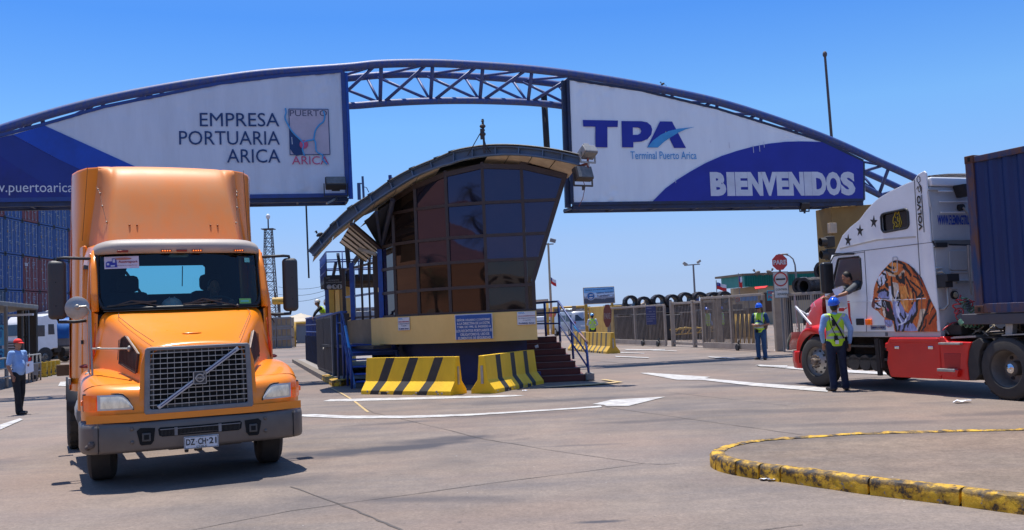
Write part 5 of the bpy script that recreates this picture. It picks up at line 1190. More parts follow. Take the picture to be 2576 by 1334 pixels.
# visor
rows=[]
for (dz,dy,ws) in [(-.085,.045,.985),(-.075,.0,1.0),(-.03,-.02,1.0),(.03,-.015,.99),(.075,.03,.97),(.10,.10,.93),(.11,.2,.88)]:
    z0=2.70; pts=[(0,1.20),(.3,1.205),(.6,1.225),(.8,1.26),(.92,1.32),(.985,1.42),(1.0,1.55)]
    rr=[(x*ws,y+dy,z0+dz-(.03 if x>.95 else .012 if x>.9 else 0)*(1 if dz>0 else .3)) for x,y in pts]; rows.append([Vector((-a,b,c)) for a,b,c in reversed(rr[1:])]+[Vector(p) for p in rr])
mb=MB(); mb.grid(rows); vs_=obj('sun_visor',mb,BEI,ot,smooth=60); m_=vs_.modifiers.new('k','SOLIDIFY'); m_.thickness=.012; m_=vs_.modifiers.new('s','SUBSURF'); m_.levels=m_.render_levels=1
for i,x in enumerate((-.67,-.18,0,.18,.69)):
    y=interp([(0,1.20),(.3,1.205),(.6,1.225),(.8,1.26)],abs(x))-.012
    mb=MB(); mb.box((x-.062,y-.012,2.632),(x+.062,y+.01,2.658)); l_=obj('marker_light',mb,M('marker_red',(.30,.03,.008),.3),vs_,bevel=.005)
    if i in (1,3,4):
        mb=MB()
        for k in range(4): mb.ell((x-.042+k*.028,y-.014,2.645),(.008,.004,.007),6,4)
        obj('led',mb,M('led_orange',(1,.22,.02),.3,emit=1.2),l_)
# windshield
def wsp(x,z): 
    t=(z-1.94)/.70; return Vector((x,1.02+.22*t+.17*(abs(x)/.95)**2.2+.03*(abs(x)/.95)**6,z))
wo=[(-.91,1.975),(-.86,1.948),(.86,1.948),(.91,1.975),(.955,2.10),(.945,2.62),(.93,2.65),(-.93,2.65),(-.945,2.62),(-.955,2.10)]
rows=[]
for j in range(9):
    z=1.95+.70*j/8; w=interp([(1.95,.90),(2.0,.93),(2.1,.95),(2.65,.935)],z); rows.append([wsp(-w+2*w*i/24,z) for i in range(25)])
mb=MB(); mb.grid(rows); wsg=obj('windshield',mb,glass('windshield_glass',(.50,.72,.72),1.5),ot,smooth=True,flip=False)
mb=MB(); pts=[]
for a,b in zip(wo,wo[1:]+wo[:1]):
    for k in range(5): x=a[0]+(b[0]-a[0])*k/5; z=a[1]+(b[1]-a[1])*k/5; pts.append(wsp(x,z)+Vector((0,-.008,0)))
pts.append(pts[0]); mb.tube(pts,.026,8); obj('rubber_seal',mb,M('seal_black',(.012,.012,.012),.5),wsg,smooth=True)
# cowl between hood and glass
mb=MB(); mb.grid([[Vector((x,1.0+.17*(abs(x)/.95)**2.2+dy,z)) for x in [i*.1-.9 for i in range(19)]] for dy,z in ((-.06,1.925),(.0,1.93),(.05,1.945))]); obj('cowl',mb,VOID,ot,smooth=True)
for s,(xa,xb,xc) in ((1,(-.97,-.30,-.20)),(2,(.02,.66,.75))):
    pass
WIP=M('wiper_black',(.03,.028,.025),.5,c2=(.10,.08,.06),scale=12)
def wiper(x0,x1,xp):
    mb=MB(); a=wsp(x0,1.985)+Vector((0,-.03,0)); b=wsp(x1,2.03)+Vector((0,-.03,0)); m=wsp((x0+x1)/2,2.045)+Vector((0,-.045,0)); mb.bar(a,b,.008,.02); mb.bar(a.lerp(b,.15),m,.01,.012); mb.bar(m,b.lerp(a,.15),.01,.012)
    pv=Vector((xp,1.02,1.945)); mb.bar(m,pv+Vector((0,-.0,0)),.014,.014); mb.ell(pv,(.02,.02,.02)); obj('wiper',mb,WIP,ot)
wiper(-.86,-.32,-.16); wiper(-.02,.44,.62)
# sticker, permit
zS1=zm(200,600,.17986)
def sT(x0,x1,z0,z1,off=.012): return lambda a,b,c: wsp(x0+(x1-x0)*a,z0+(z1-z0)*b)+Vector((0,-off-c,0))
T_=sT(-.87,-.49,2.44,2.59)
mb=MB(); mb.grid([[T_(i/8,j/2,0) for j in range(3)] for i in range(9)]); stk=obj('sticker',mb,M('sticker_pink_white',(.72,.62,.66),.5,c2=(.62,.52,.58),scale=9),ot,smooth=True)
text('lettering','Asotraport',lambda a,b,c:T_(.40+a,.40+b,.004),.56,.26,M('sticker_red',(.55,.06,.08),.5),stk,bold=.02)
text('lettering','Transporte de Carga Peruana',lambda a,b,c:T_(.34+a,.20+b,.004),.62,.10,M('sticker_maroon',(.30,.03,.06),.5),stk)
mb=MB()
for q in ([(.04,.12),(.04,.5),(.10,.62),(.22,.62),(.22,.85),(.34,.85),(.37,.12)],): mb.add([T_(a,b,.004) for a,b in q],[tuple(range(len(q)))])
obj('sticker_truck_picture',mb,M('sticker_blue',(.05,.05,.35),.5),stk)
mb=MB(); 
for q in ([(.07,.30),(.07,.48),(.14,.48),(.14,.30)],[(.24,.5),(.24,.78),(.31,.78),(.31,.5)],[(.18,.18),(.18,.30),(.30,.30),(.30,.18)]): mb.add([T_(a,b,.006) for a,b in q],[(0,1,2,3)])
obj('sticker_detail',mb,M('sticker_pale',(.6,.6,.7),.5),stk)
mb=MB(); q=[T_(.42+.25*math.cos(a*.5)+.12,.80+.10*math.sin(a*.5),.004) for a in range(13)]; mb.add(q,[tuple(range(13))]); obj('sticker_oval',mb,M('sticker_orange',(.6,.22,.15),.5),stk)
T2=sT(.66,.81,1.97,2.035); mb=MB(); mb.grid([[T2(i/2,j,0) for j in (0,1)] for i in range(3)]); pm=obj('permit_sticker',mb,M('permit_green',(.25,.55,.12),.5),ot)
mb=MB(); mb.grid([[T2(.1+.7*i/2,.35+.3*j,.003) for j in (0,1)] for i in range(3)]); obj('permit_print',mb,M('permit_teal',(.2,.6,.5),.5),pm)
T2=sT(.77,.84,2.50,2.56); mb=MB(); mb.grid([[T2(i,j,0) for j in (0,1)] for i in (0,1)]); obj('permit_sticker',mb,M('permit_teal',(.2,.6,.5),.5),ot)
# cab interior
LIN=M('cab_lining',(.035,.03,.028)); BACK=2.78
bw=[(-.50,2.18),(.46,2.18),(.49,2.22),(.50,2.54),(.47,2.57),(-.47,2.57),(-.52,2.54),(-.54,2.45)]
plate('back_wall',[[(-1.06,.95),(1.06,.95),(1.06,2.80),(-1.06,2.80)],bw],.04,lambda a,b,c:Vector((a,BACK+c,b)),M('cab_lining_blue',(.022,.026,.034),.8,scale=2),ot)
mb=MB(); mb.add([(-.54,BACK+.03,2.17),(.5,BACK+.03,2.17),(.5,BACK+.03,2.58),(-.54,BACK+.03,2.58)],[(0,1,2,3)]); obj('back_window',mb,glass('back_glass',(.42,.85,.95),1.3),ot,flip=False)
mb=MB(); mb.bar((-.53,BACK+.1,2.50),(-.32,BACK+.1,2.17),.035); mb.bar((.19,BACK+.02,2.28),(.20,BACK+.02,2.56),.012,.004); obj('window_brace',mb,DARK,ot)
mb=MB(); mb.box((-1.0,1.20,1.2),(1.0,1.5,1.90)); mb.box((-1.0,1.2,1.10),(1.0,2.75,1.2)); obj('dashboard',mb,M('dash_dark',(.02,.02,.022),.6),ot,bevel=.04)
mb=MB(); mb.box((.02,1.24,1.91),(.42,1.5,1.985)); obj('dash_tray',mb,M('dash_red',(.10,.015,.02),.7),ot,bevel=.02)
for x in (-.55,.52): mb=MB(); mb.box((x-.27,2.1,1.25),(x+.27,2.6,1.55)); mb.box((x-.26,2.35,1.5),(x+.26,2.6,2.20)); mb.box((x-.15,2.38,2.2),(x+.15,2.52,2.42)); obj('seat',mb,M('seat_cloth',(.018,.02,.03),.9,scale=9),ot,bevel=.06)
mb=MB(); mb.tube([(.50+.23*math.cos(R(a)),1.62+.09*math.sin(R(a)),1.93+.16*math.sin(R(a))) for a in range(0,361,20)],.017,8); mb.bar((.5,1.62,1.93),(.28,1.62,1.93),.03); mb.bar((.5,1.62,1.93),(.72,1.62,1.93),.03); mb.bar((.5,1.62,1.93),(.5,1.4,1.75),.05); obj('steering_wheel',mb,M('wheel_black',(.02,.02,.02),.5),ot,smooth=40)
mb=MB(); mb.box((-.11,1.5,2.60),(.12,1.62,2.63)); obj('cabin_lamp',mb,M('lamp_lens_pale',(.5,.55,.4),.4),ot,bevel=.01)
# mirrors
for s in (-1,1):
    mb=MB(); mb.box((s*1.385-.10,1.43,1.86),(s*1.385+.10,1.54,2.56)); mr=obj('side_mirror',mb,PLAS,ot,smooth=False,bevel=.065,seg=5)
    mb=MB(); mb.box((s*1.385-.08,1.535,1.92),(s*1.385+.08,1.547,2.5)); obj('mirror_glass',mb,CHROME,mr)
    mb=MB(); mb.tube([(s*.99,1.46,2.50),(s*1.0,1.45,2.575),(s*1.30,1.47,2.59),(s*1.375,1.48,2.585),(s*1.385,1.49,2.54)],.020,8); obj('mirror_arm',mb,DARK,mr,smooth=True); mb=MB(); mb.tube([(s*1.38,1.49,1.87),(s*1.375,1.48,1.83),(s*1.2,1.47,1.825),(s*1.02,1.42,1.84)],.020,8); obj('mirror_arm',mb,DARK,mr,smooth=True)
    mb=MB(); mb.ell((s*1.40,1.432,2.30),(.008,.006,.008),6,4); mb.ell((s*1.40,1.432,2.02),(.008,.006,.008),6,4); obj('mirror_screw',mb,VOID,mr)
mb=MB(); mb.lathe([(.001,-.03),(.09,-.022),(.127,.0),(.13,.014),(.122,.024),(.10,.022),(.001,.03)],(-1.19,.75,1.97),(.15,1,.0),28); cm_=obj('convex_mirror',mb,M('convex_back',(.42,.40,.38),.35,metal=.5,c2=(.30,.27,.24),scale=9),ot,smooth=40)
mb=MB(); mb.ell((-1.19,.715,1.98),(.03,.02,.03)); mb.tube([(-1.19,.71,1.98),(-1.10,.70,1.985),(-1.06,.70,1.93),(-1.055,.66,1.6),(-1.05,.55,1.14)],.012,6); mb.tube([(-1.075,.72,1.90),(-1.075,.74,1.55),(-1.08,.75,1.23)],.009,6); mb.tube([(-1.055,.62,1.505),(-.70,.32,1.49)],.011,6); mb.ell((-.685,.315,1.49),(.02,.03,.035)); mb.ell((-.98,.56,1.505),(.035,.016,.016))
for p in ((-1.05,.55,1.13),(-1.08,.75,1.22)): mb.lathe([(.045,0),(.04,.012),(.018,.022),(.012,.05),(.001,.055)],p,(0,0,1),14)
obj('mirror_pole',mb,GALV,cm_,smooth=40)
# straps hanging from the hood sides
mb=MB()
for s in (-1,1): mb.tube([(s*.99,1.12,1.80),(s*1.0,1.1,1.60),(s*1.02,1.12,1.46),(s*1.05,1.2,1.29)],[.005,.008,.022,.006],6)
obj('tie_strap',mb,M('strap_orange',(.70,.09,.02),.7),ot,smooth=True)
mb=MB()
for s in (-1,1): 
    for k in range(5): mb.ell((s*(1.04+.02*k),1.25+.03*k,1.29+.008*(k%2)),(.045,.04,.02),8,5)
obj('rag',mb,M('maroon_rag',(.20,.03,.04),.9,bump=.6,bscale=20),ot,smooth=True)
mb=MB(); mb.tube([(1.04,1.30,1.95),(1.09,1.32,1.78),(1.13,1.32,1.72),(1.08,1.31,1.80)],.008,5); obj('grab_handle',mb,DARK,ot)
# wheels (axle along local x: rotate the wheel empties by 90 degrees)
for s in (-1,1):
    wheel(ot,(s*.94,1.02,.5),1,.5,.29,'front',steer=(0,0,R(-90*s)+R(-6)),tread=False)
    wheel(ot,(s*1.13,4.66,.5),1,.5,.25,'drive',steer=(0,0,R(-90*s)),dual=True)
CH_=M('chassis_dirt',(.055,.045,.04),.8,c2=(.10,.085,.07),scale=5)
mb=MB(); mb.box((-.42,.5,.62),(-.34,6.0,.88)); mb.box((.34,.5,.62),(.42,6.0,.88)); mb.box((-.4,2.6,.66),(.4,2.7,.86)); mb.box((-.4,5.9,.66),(.4,6.0,.86)); mb.box((-.09,4.58,.42),(.09,4.74,.58)); mb.box((-1.0,4.60,.44),(1.0,4.72,.56)); mb.box((-.85,1.08,.36),(.85,1.24,.48)); mb.box((-.3,.5,.36),(.3,1.6,.75)); mb.box((-.7,.3,.40),(.7,.5,.5)); mb.cyl((-.3,.3,.36),(.5,.3,.36),.02); mb.box((-.06,-.02,.34),(.02,.05,.39)); mb.box((-.16,.0,.33),(-.12,.05,.39)); obj('chassis',mb,CH_,ot,bevel=.01)
mb=MB(); mb.box((-.45,4.2,.9),(.45,5.0,1.0)); obj('fifth_wheel',mb,CH_,ot,bevel=.02)
for s in (-1,1):
    mb=MB(); mb.cyl((s*.88,2.5,.62),(s*.88,3.6,.62),.30,n=20); obj('fuel_tank',mb,GALV,ot,smooth=40)
    mb=MB(); mb.box((s*1.03-.10,1.9,.30),(s*1.03+.10,2.45,.36)); mb.box((s*1.03-.10,1.9,.62),(s*1.03+.06,2.45,.66)); obj('cab_step',mb,M('step_white',(.5,.48,.45),.6,scale=9),ot,bevel=.01)
    mb=MB(); mb.box((s*1.26-.13,3.95,1.10),(s*1.26+.06,4.05,1.26)); obj('tail_box',mb,M('tail_brown',(.14,.08,.04),.7,scale=9),ot,bevel=.01)
    mb=MB(); pts=[(4.66+math.cos(R(a))*.56,.5+math.sin(R(a))*.56) for a in range(20,175,15)]; mb.grid([[Vector((s*x,y,z)) for y,z in pts] for x in (.84,1.26)]); o=obj('mudguard',mb,DARK,ot,smooth=True); sd=o.modifiers.new('k','SOLIDIFY'); sd.thickness=.015
mb=MB(); mb.box((-1.0,1.4,.95),(1.0,2.8,1.1)); obj('cab_floor',mb,CH_,ot)
hat_anchor=Matrix.Translation((-3.52,10.6,0))@Matrix.Rotation(R(26),4,'Z')
# ================= white tractor with the tiger picture =================
WP0=Vector((7.77,15.27,0)); WA=112.1; WM=Matrix.Translation(WP0)@Matrix.Rotation(R(WA),4,'Z'); WMi=WM.inverted()
zW1=zm(2060,660,.3148); zW2=zm(2140,440,.3148); zW3=zm(2280,800,.21)
def wl(p,y=0.):
    """pixel -> (s,z) on the truck's plane y (local)"""
    P=WM@Vector((0,y,0)); fr=Fr((P.x,P.y),WA); return fr.px(*p)
WHT2=M('truck_white',(.88,.89,.90),.25,c2=(.74,.74,.74),scale=1.2,coat=.7)
RED=M('truck_red',(.68,.012,.008),.35,c2=(.55,.009,.006),scale=1.5,coat=.25)
GRYT=M('truck_grey_white',(.55,.56,.56),.45,c2=(.38,.38,.37),scale=2.5,contrast=.8)
wt=thing('tractor_truck','white bonneted tractor truck with red hood and a roaring tiger picture on its cab','truck',WP0,R(WA),local=True)
def WT(y0,sg=1): return lambda a,b,c:Vector((a,y0-c,b))
# side panel
f1=lambda *pts:[wl(zW1(*p)) for p in pts]; f2=lambda *pts:[wl(zW2(*p)) for p in pts]
roofl=[wl(zW2(*p)) for p in ((135,722),(165,640),(200,560),(265,490),(340,430),(400,350),(450,295),(500,250),(600,190),(700,142),(800,100))]
roofl[0]=(3.80,2.62)
out=[(1.62,1.10),(4.08,1.10),(4.12,1.90),(4.02,1.98),(3.80,2.58)]+roofl[1:]+[(1.62,3.79)]
win=[(3.91,1.97),(3.69,2.50),(3.66,2.53),(3.10,2.53),(3.06,2.49),(3.06,2.02),(3.11,1.92),(3.3,1.88),(3.80,1.90)]
def rr_(x0,z0,x1,z1,r,sk=0):
    o=[]
    for (cx,cz,a0) in ((x1-r,z1-r,0),(x0+r,z1-r,90),(x0+r,z0+r,180),(x1-r,z0+r,270)):
        for k in range(5): a=R(a0+k*22.5); o.append((cx+math.cos(a)*r,cz+math.sin(a)*r+sk*(cx-x0)))
    return o
swin=rr_(1.80,2.95,2.46,3.29,.08,-.04)
panel=plate('cab_side',[out,win,swin],.06,WT(0),WHT2,wt,bevel=.02)
plate('cab_side',[out,win,swin],.06,WT(-2.34),WHT2,wt,bevel=.02)
# roof shell between the sides
prof=[(4.12,1.90),(4.02,2.05),(3.86,2.50),(3.80,2.60)]+roofl[1:]+[(1.62,3.79),(1.36,3.80)]
def shell(prof,ys,f): 
    rows=[]
    for (s,z) in prof: rows.append([Vector((s+f(y)[0]*(z>1.95),y,z+f(y)[1])) for y in ys])
    return rows
ysr=[-.005,-.03,-.10,-.3,-.7,-1.2,-1.7,-2.1,-2.3,-2.37,-2.395]
fr_b=lambda y:( .20*(1-((y+1.2)/1.2)**2)*.9, .10*(1-((y+1.2)/1.2)**2))
rows=shell(prof[3:],ysr,fr_b); mb=MB(); mb.grid(rows); obj('roof_shell',mb,WHT2,wt,smooth=50)
rows=shell([(4.10,1.95),(4.0,2.15),(3.9,2.40),(3.82,2.57)],ysr,fr_b); mb=MB(); mb.grid(rows); obj('windshield',mb,glass('cab_glass_pale',(.95,.95,.78)),wt,smooth=True)
mb=MB(); mb.tube([(4.10,-.01,1.92),(3.80,-.01,2.60)],.04,8); mb.tube([(4.10,-2.39,1.92),(3.80,-2.39,2.60)],.04,8); obj('pillar',mb,WHT2,wt,smooth=True)
mb=MB(); mb.box((1.62,-2.36,1.12),(1.66,-.04,3.7)); mb.box((1.62,-2.3,1.06),(4.1,-.1,1.12)); obj('cab_inner',mb,M('inner_dark',(.03,.03,.03),.9),wt)
# fairing fin behind the cab side with a sharp top corner
fin=[(1.62,1.10),(1.62,3.77),(1.52,3.86),(1.38,3.90),(1.33,3.86),(1.33,2.66),(1.30,2.60),(1.26,1.10)]
for y0 in (.006,-2.34): mb=MB(); mb.prism(fin,.04,WT(y0)); fo=obj('side_fairing',mb,WHT2,wt,bevel=.015)
def line(name,pts,w,mat,par,y=.004): 
    mb=MB()
    for a,b in zip(pts,pts[1:]): mb.bar(Vector((a[0],y,a[1])),Vector((b[0],y,b[1])),w,.006,up=Vector((0,1,0)))
    return obj(name,mb,mat,par)
SEAM=M('seam_grey',(.12,.12,.13),.6)
for pts in ([(3.86,2.62),(3.0,2.63),(1.3,2.64)],[(2.94,2.62),(2.95,1.7),(3.02,1.10)],[(1.62,1.1),(1.60,3.78)],[(2.94,2.60),(3.70,2.60)]): line('panel_seam',pts,.010,SEAM,panel,y=.012 if pts[0][0]==1.62 else .004)
line('crease',[(3.85,1.665),(1.70,1.655)],.014,WHT,panel); line('crease',[(3.6,2.72),(2.6,2.80),(1.66,2.77)],.03,M('ochre_stripe',(.62,.55,.45),.5),panel)
line('wind_deflector',[(3.86,2.64),(3.5,2.61),(3.2,2.59)],.035,DARK,panel,y=.02)
# sill strip
mb=MB(); mb.prism([(1.27,1.0),(3.75,1.0),(3.75,1.10),(1.27,1.10)],.10,WT(-.02)); sl=obj('sill',mb,GRYT,wt,bevel=.01)
mb=MB(); mb.prism([(2.50,1.02),(2.56,1.02),(2.56,1.085),(2.50,1.085)],.01,WT(-.01)); obj('sill_lamp',mb,SEAM,sl)
# windows
GL=glass('cab_glass_clear',(.55,.58,.50))
mb=MB(); mb.add([Vector((a,-.035,b)) for a,b in swin],[tuple(range(len(swin)))]); sw=obj('sleeper_window',mb,M('window_black',(.01,.01,.012),.15),wt)
mb=MB(); P=[Vector((a,.004,b)) for a,b in swin]; mb.tube(P+[P[0]],.022,6); obj('window_rubber',mb,DARK,sw)
# yellow hound outline printed on the sleeper window
DOG=M('decal_gold',(.65,.45,.03),.5); mb=MB(); c0=wl(zW2(645,435))
dg=[[(-.02,.20),(-.05,.12),(-.10,.06),(-.12,-.02),(-.10,-.05),(-.07,-.06),(-.10,-.10),(-.11,-.16),(-.05,-.19),(.02,-.18),(.09,-.12),(.12,-.05),(.10,.02),(.07,.10),(.06,.19),(.03,.12),(-.01,.13),(-.02,.20)],[(-.08,-.02),(-.03,-.03),(.0,-.08),(-.03,-.13)],[(.03,.08),(.01,.02),(.04,-.03)],[(-.04,.08),(-.02,.05)],[(.06,.05),(.07,-.04),(.04,-.12)],[(-.06,-.12),(-.02,-.10),(.02,-.13)]]
for l in dg: mb.tube([Vector((c0[0]-x*.85,-.028,c0[1]+z*.92)) for x,z in l],.008,4)
obj('hound_decal',mb,DOG,sw)
# door window frame (black) and open glass
mb=MB(); P=[Vector((a,-.01,b)) for a,b in win]; mb.tube(P+[P[0]],.022,6); obj('window_rubber',mb,DARK,wt)
# stars
for (x,z) in (wl(zW2(462,447)),wl(zW2(347,520)),wl(zW2(249,600))):
    pts=[]; 
    for k in range(10): r=.118 if k%2==0 else .046; a=R(90+36*k-8); pts.append((x-math.cos(a)*r*.85,z+math.sin(a)*r*1.05))
    mb=MB(); mb.prism(pts,.004,WT(.006)); obj('star',mb,BLK,wt)
# door handle, marker, registration, red decal, tape
a=wl(zW1(605,579)); mb=MB(); mb.prism(rr_(a[0]-.10,a[1]-.06,a[0]+.11,a[1]+.065,.015),.012,WT(.012)); obj('door_handle',mb,DARK,wt,bevel=.004)
a=wl(zW1(681,579)); mb=MB(); mb.box((a[0]-.075,0,a[1]-.055),(a[0]+.075,.05,a[1]+.055)); obj('side_indicator',mb,M('amber_lens',(.85,.20,.01)),wt,bevel=.015)
a=wl(zW1(693,645)); b=wl(zW1(815,605)); mb=MB(); mb.prism([(b[0],a[1]),(a[0],a[1]),(a[0],b[1]),(b[0],b[1])],.004,WT(.006)); rg=obj('registration',mb,M('registration_tan',(.42,.36,.30),.6,c2=(.05,.20,.40),scale=8,contrast=.3),wt)
text('lettering','2991-UEP',lambda p,q,r:Vector((a[0]-.02-p,.008+r,a[1]+.025+q)),a[0]-b[0]-.04,b[1]-a[1]-.05,M('registration_ink',(.01,.02,.15),.5),rg,bold=.03)
ta=wl(zW1(500,410)); tb=wl(zW1(537,600)); mb=MB(); P=[wl(zW1(*p)) for p in ((497,408),(514,405),(520,470),(522,530),(537,598),(524,604),(510,560),(503,480))]; mb.prism(P,.004,WT(.006)); P=[wl(zW1(*p)) for p in ((425,465),(460,462),(478,470),(465,490),(426,488))]; mb.prism(P,.004,WT(.006)); P=[wl(zW1(*p)) for p in ((478,462),(497,458),(494,466),(480,472))]; mb.prism(P,.004,WT(.006)); obj('red_decal',mb,RED,wt)
# sleeper hatch outline
P=[wl(zW1(*p)) for p in ((872,160),(876,45),(884,40),(908,40),(914,46),(914,158),(890,165),(872,160))]; line('hatch_outline',P,.014,M('hatch_light',(.55,.56,.58),.4),panel,y=.012)
# lettering on the fairing fin: VOLVO reading upwards
va=wl(zW2(848,528)); vb=wl(zW2(874,208))
text('lettering','VOLVO',lambda p,q,r:Vector((1.478+q,.014+r,va[1]+.02+p)),vb[1]-va[1]-.05,.085,BLK,wt,bold=.035)
line('lettering_rule',[(1.455,va[1]-.02),(1.455,vb[1]-.02)],.01,BLK,wt,y=.014)
mb=MB(); cc=wl(zW2(838,140)); 
for l in ([(0,.16),(.04,.13),(.04,.06),(0,.04),(-.03,.07),(-.03,.12),(0,.16)],[(.0,.04),(.03,-.02),(.04,-.1),(.0,-.13),(-.02,-.08),(.01,-.02)],[(.03,.0),(.06,-.05),(.05,-.16)],[(-.02,-.02),(-.05,-.07)]): mb.tube([Vector((cc[0]-x,.014,cc[1]+z)) for x,z in l],.006,4)
obj('line_drawing',mb,BLK,wt)
# ---- tiger picture, painted onto a fine grid that lies on the cab side
TG=lambda *p:[wl(zt_(*q)) for q in p]
zt_=zm(2180,640,.19493)
outl=TG((800,220),(850,205),(930,225),(1010,262),(1080,320),(1130,380),(1185,440),(1230,540),(1270,640),(1310,740),(1350,820),(1385,890),(1398,1168),(828,1168),(815,1110),(805,1040),(780,1100),(740,1110),(700,1080),(685,1030),(690,990),(660,960),(630,930),(600,890),(575,880),(545,860),(520,840),(515,800),(530,740),(540,680),(545,600),(560,540),(585,480),(610,430),(650,365),(700,310),(750,255))
OR_=lin(205,105,40);OR2=lin(224,140,60);OD=lin(175,70,20);CRM=lin(215,190,160);WHc=lin(215,220,235);LAV=lin(140,145,190);BKc=lin(18,14,22);GRc=lin(120,115,135);REDD=lin(170,60,35)
polys=[ # (colour, polygon in zoom pixels)
 (OR_,[(760,200),(1000,240),(1420,800),(1420,1200),(900,1200),(880,520)]),
 (OD,[(1000,260),(1180,420),(1300,720),(1400,900),(1400,1170),(1200,1170),(1230,900),(1290,760),(1180,560)]),
 (lin(185,75,25),[(1240,760),(1330,720),(1400,880),(1400,1170),(1220,1170)]),
 (OR2,[(700,300),(800,220),(880,260),(870,420),(780,400),(690,380)]),
 (lin(205,185,165),[(790,500),(870,520),(900,760),(960,900),(930,1020),(830,1020),(800,820),(760,720)]),
 (WHc,[(600,440),(700,340),(720,420),(690,520),(600,580)]),
 (CRM,[(720,360),(790,400),(870,420),(950,330),(960,380),(880,440),(800,430),(740,410)]),
 (LAV,[(620,620),(700,600),(780,640),(790,760),(700,740),(600,700)]),
 (WHc,[(740,560),(790,560),(790,760),(760,740)]),
 (LAV,[(800,760),(900,760),(960,900),(1010,920),(1100,760),(1130,860),(1060,1040),(1150,1160),(860,1160),(810,980)]),
 (WHc,[(560,780),(640,750),(680,790),(640,850),(560,860)]),
 (lin(120,80,75),[(520,740),(560,720),(560,860),(520,850)]),
 (BKc,[(640,740),(760,760),(800,900),(810,1030),(770,1010),(700,980),(660,880)]),
 (CRM,[(645,830),(690,850),(710,950),(690,930)]),
 (lin(235,215,195),[(660,900),(690,880),(705,970),(690,985)]),
 (lin(205,140,110),[(610,870),(640,880),(650,940),(630,920)]),
 (LAV,[(690,1010),(790,1020),(800,1060),(770,1105),(730,1100),(690,1060)]),
 (lin(200,200,225),[(830,800),(870,780),(900,900),(870,980),(840,900)]),
 (CRM,[(1170,870),(1230,860),(1240,960),(1180,1080),(1140,1160),(1120,1140),(1150,1000)]),
 (OR2,[(890,560),(960,560),(1010,760),(1000,900),(960,880),(900,760)]),
 (BKc,[(690,510),(740,520),(755,600),(700,560)]),
 (BKc,[(770,430),(790,430),(820,700),(880,700),(890,760),(820,740),(780,650)]),
]
strokes=[ # (colour,width,points)
 (BKc,14,[(800,225),(880,230),(960,280),(1030,400)]),(BKc,16,[(940,300),(1010,360),(1040,410)]),(BKc,14,[(1010,262),(1090,330),(1190,440),(1250,560),(1330,740),(1395,890)]),
 (BKc,20,[(690,330),(760,345),(800,380)]),(BKc,14,[(740,290),(770,310),(820,310)]),(BKc,12,[(660,380),(700,400),(710,440)]),(BKc,10,[(640,440),(655,520),(640,560)]),(BKc,12,[(700,430),(720,470),(700,510)]),
 (BKc,14,[(590,500),(620,560),(610,620)]),(BKc,14,[(600,640),(690,600),(740,640),(730,680)]),(BKc,10,[(560,720),(640,735),(740,730)]),(BKc,9,[(560,780),(600,790)]),(BKc,9,[(590,800),(640,830)]),(BKc,9,[(575,850),(620,870)]),
 (BKc,22,[(860,430),(890,480),(950,510),(940,400)]),(BKc,12,[(930,440),(960,520)]),(BKc,14,[(975,440),(1040,560),(1110,640),(1120,700)]),(BKc,10,[(1050,300),(1130,420),(1180,520)]),
 (BKc,10,[(1030,480),(1120,560),(1190,620)]),(BKc,9,[(1080,420),(1150,470),(1200,560)]),(BKc,9,[(990,540),(1010,640),(1000,720)]),(BKc,10,[(1060,600),(1080,700),(1060,800)]),(BKc,16,[(1190,640),(1130,720),(1120,900),(1050,1040)]),(BKc,14,[(1140,740),(1170,700),(1210,680)]),
 (BKc,16,[(1300,740),(1260,860),(1210,1000),(1150,1160)]),(BKc,12,[(1390,900),(1340,980),(1290,1060)]),(BKc,9,[(1250,1010),(1240,1090),(1180,1165)]),(BKc,9,[(1240,940),(1300,900),(1350,840)]),
 (BKc,16,[(810,960),(830,1050),(850,1160)]),(BKc,14,[(870,1000),(900,1060),(880,1150)]),(BKc,16,[(1100,940),(1030,1020),(960,1080),(940,1160)]),(BKc,12,[(960,900),(970,990),(1000,960)]),(BKc,12,[(900,930),(950,1000)]),(BKc,10,[(1060,940),(1000,1100)]),
 (BKc,12,[(880,620),(900,740),(870,820)]),(BKc,10,[(740,780),(800,900)]),(WHc,9,[(870,620),(840,720),(850,820)]),(WHc,8,[(1010,940),(960,1040),(880,1080)]),(WHc,8,[(850,860),(880,960),(920,1040)]),
 (lin(225,160,80),9,[(960,560),(1010,700)]),(lin(225,160,80),8,[(1040,640),(1060,760)]),(lin(230,130,50),8,[(1100,460),(1160,560)]),(lin(220,120,50),10,[(1330,800),(1290,920)]),(lin(170,60,110),14,[(730,860),(735,880)]),(lin(225,170,110),8,[(920,680),(960,860)]),
 (WHc,4,[(640,750),(600,700)]),(WHc,3,[(690,760),(720,860)]),(WHc,3,[(670,770),(690,830)]),(lin(235,235,235),4,[(560,735),(900,738),(1240,722)]),(GRc,6,[(700,1040),(760,1090)]),(OR2,8,[(760,320),(800,360)]),(lin(220,180,140),6,[(815,300),(850,370)])]
mapi=lambda q:wl(zt_(*q))
PL=[(c,[mapi(q) for q in p]) for c,p in polys]
k0_=abs(mapi((700,700))[0]-mapi((800,700))[0])/100
SK_=[(c,w*k0_*.85,[mapi(q) for q in p]) for c,w,p in strokes]
def tiger(a,b):
    n1=noise.noise((a*14,b*5,0)); n2=noise.noise((a*38,b*14,4)); aa=a+n1*.012; bb=b+noise.noise((a*11,b*11,7))*.012
    c=OR_
    for k,p in PL:
        if inside((aa,bb),p): c=k
    for k,w,p in SK_:
        for q0,q1 in zip(p,p[1:]):
            d,t=segd((aa,bb),q0,q1)
            if d<w*(1+n2*.7): c=k
    n3=noise.noise((a*70,b*16,9)); v=1+.35*n2+.22*n1+.4*n3; m=.10*(1+n2)
    return tuple(max(0,min(1,x*v)) for x in c)
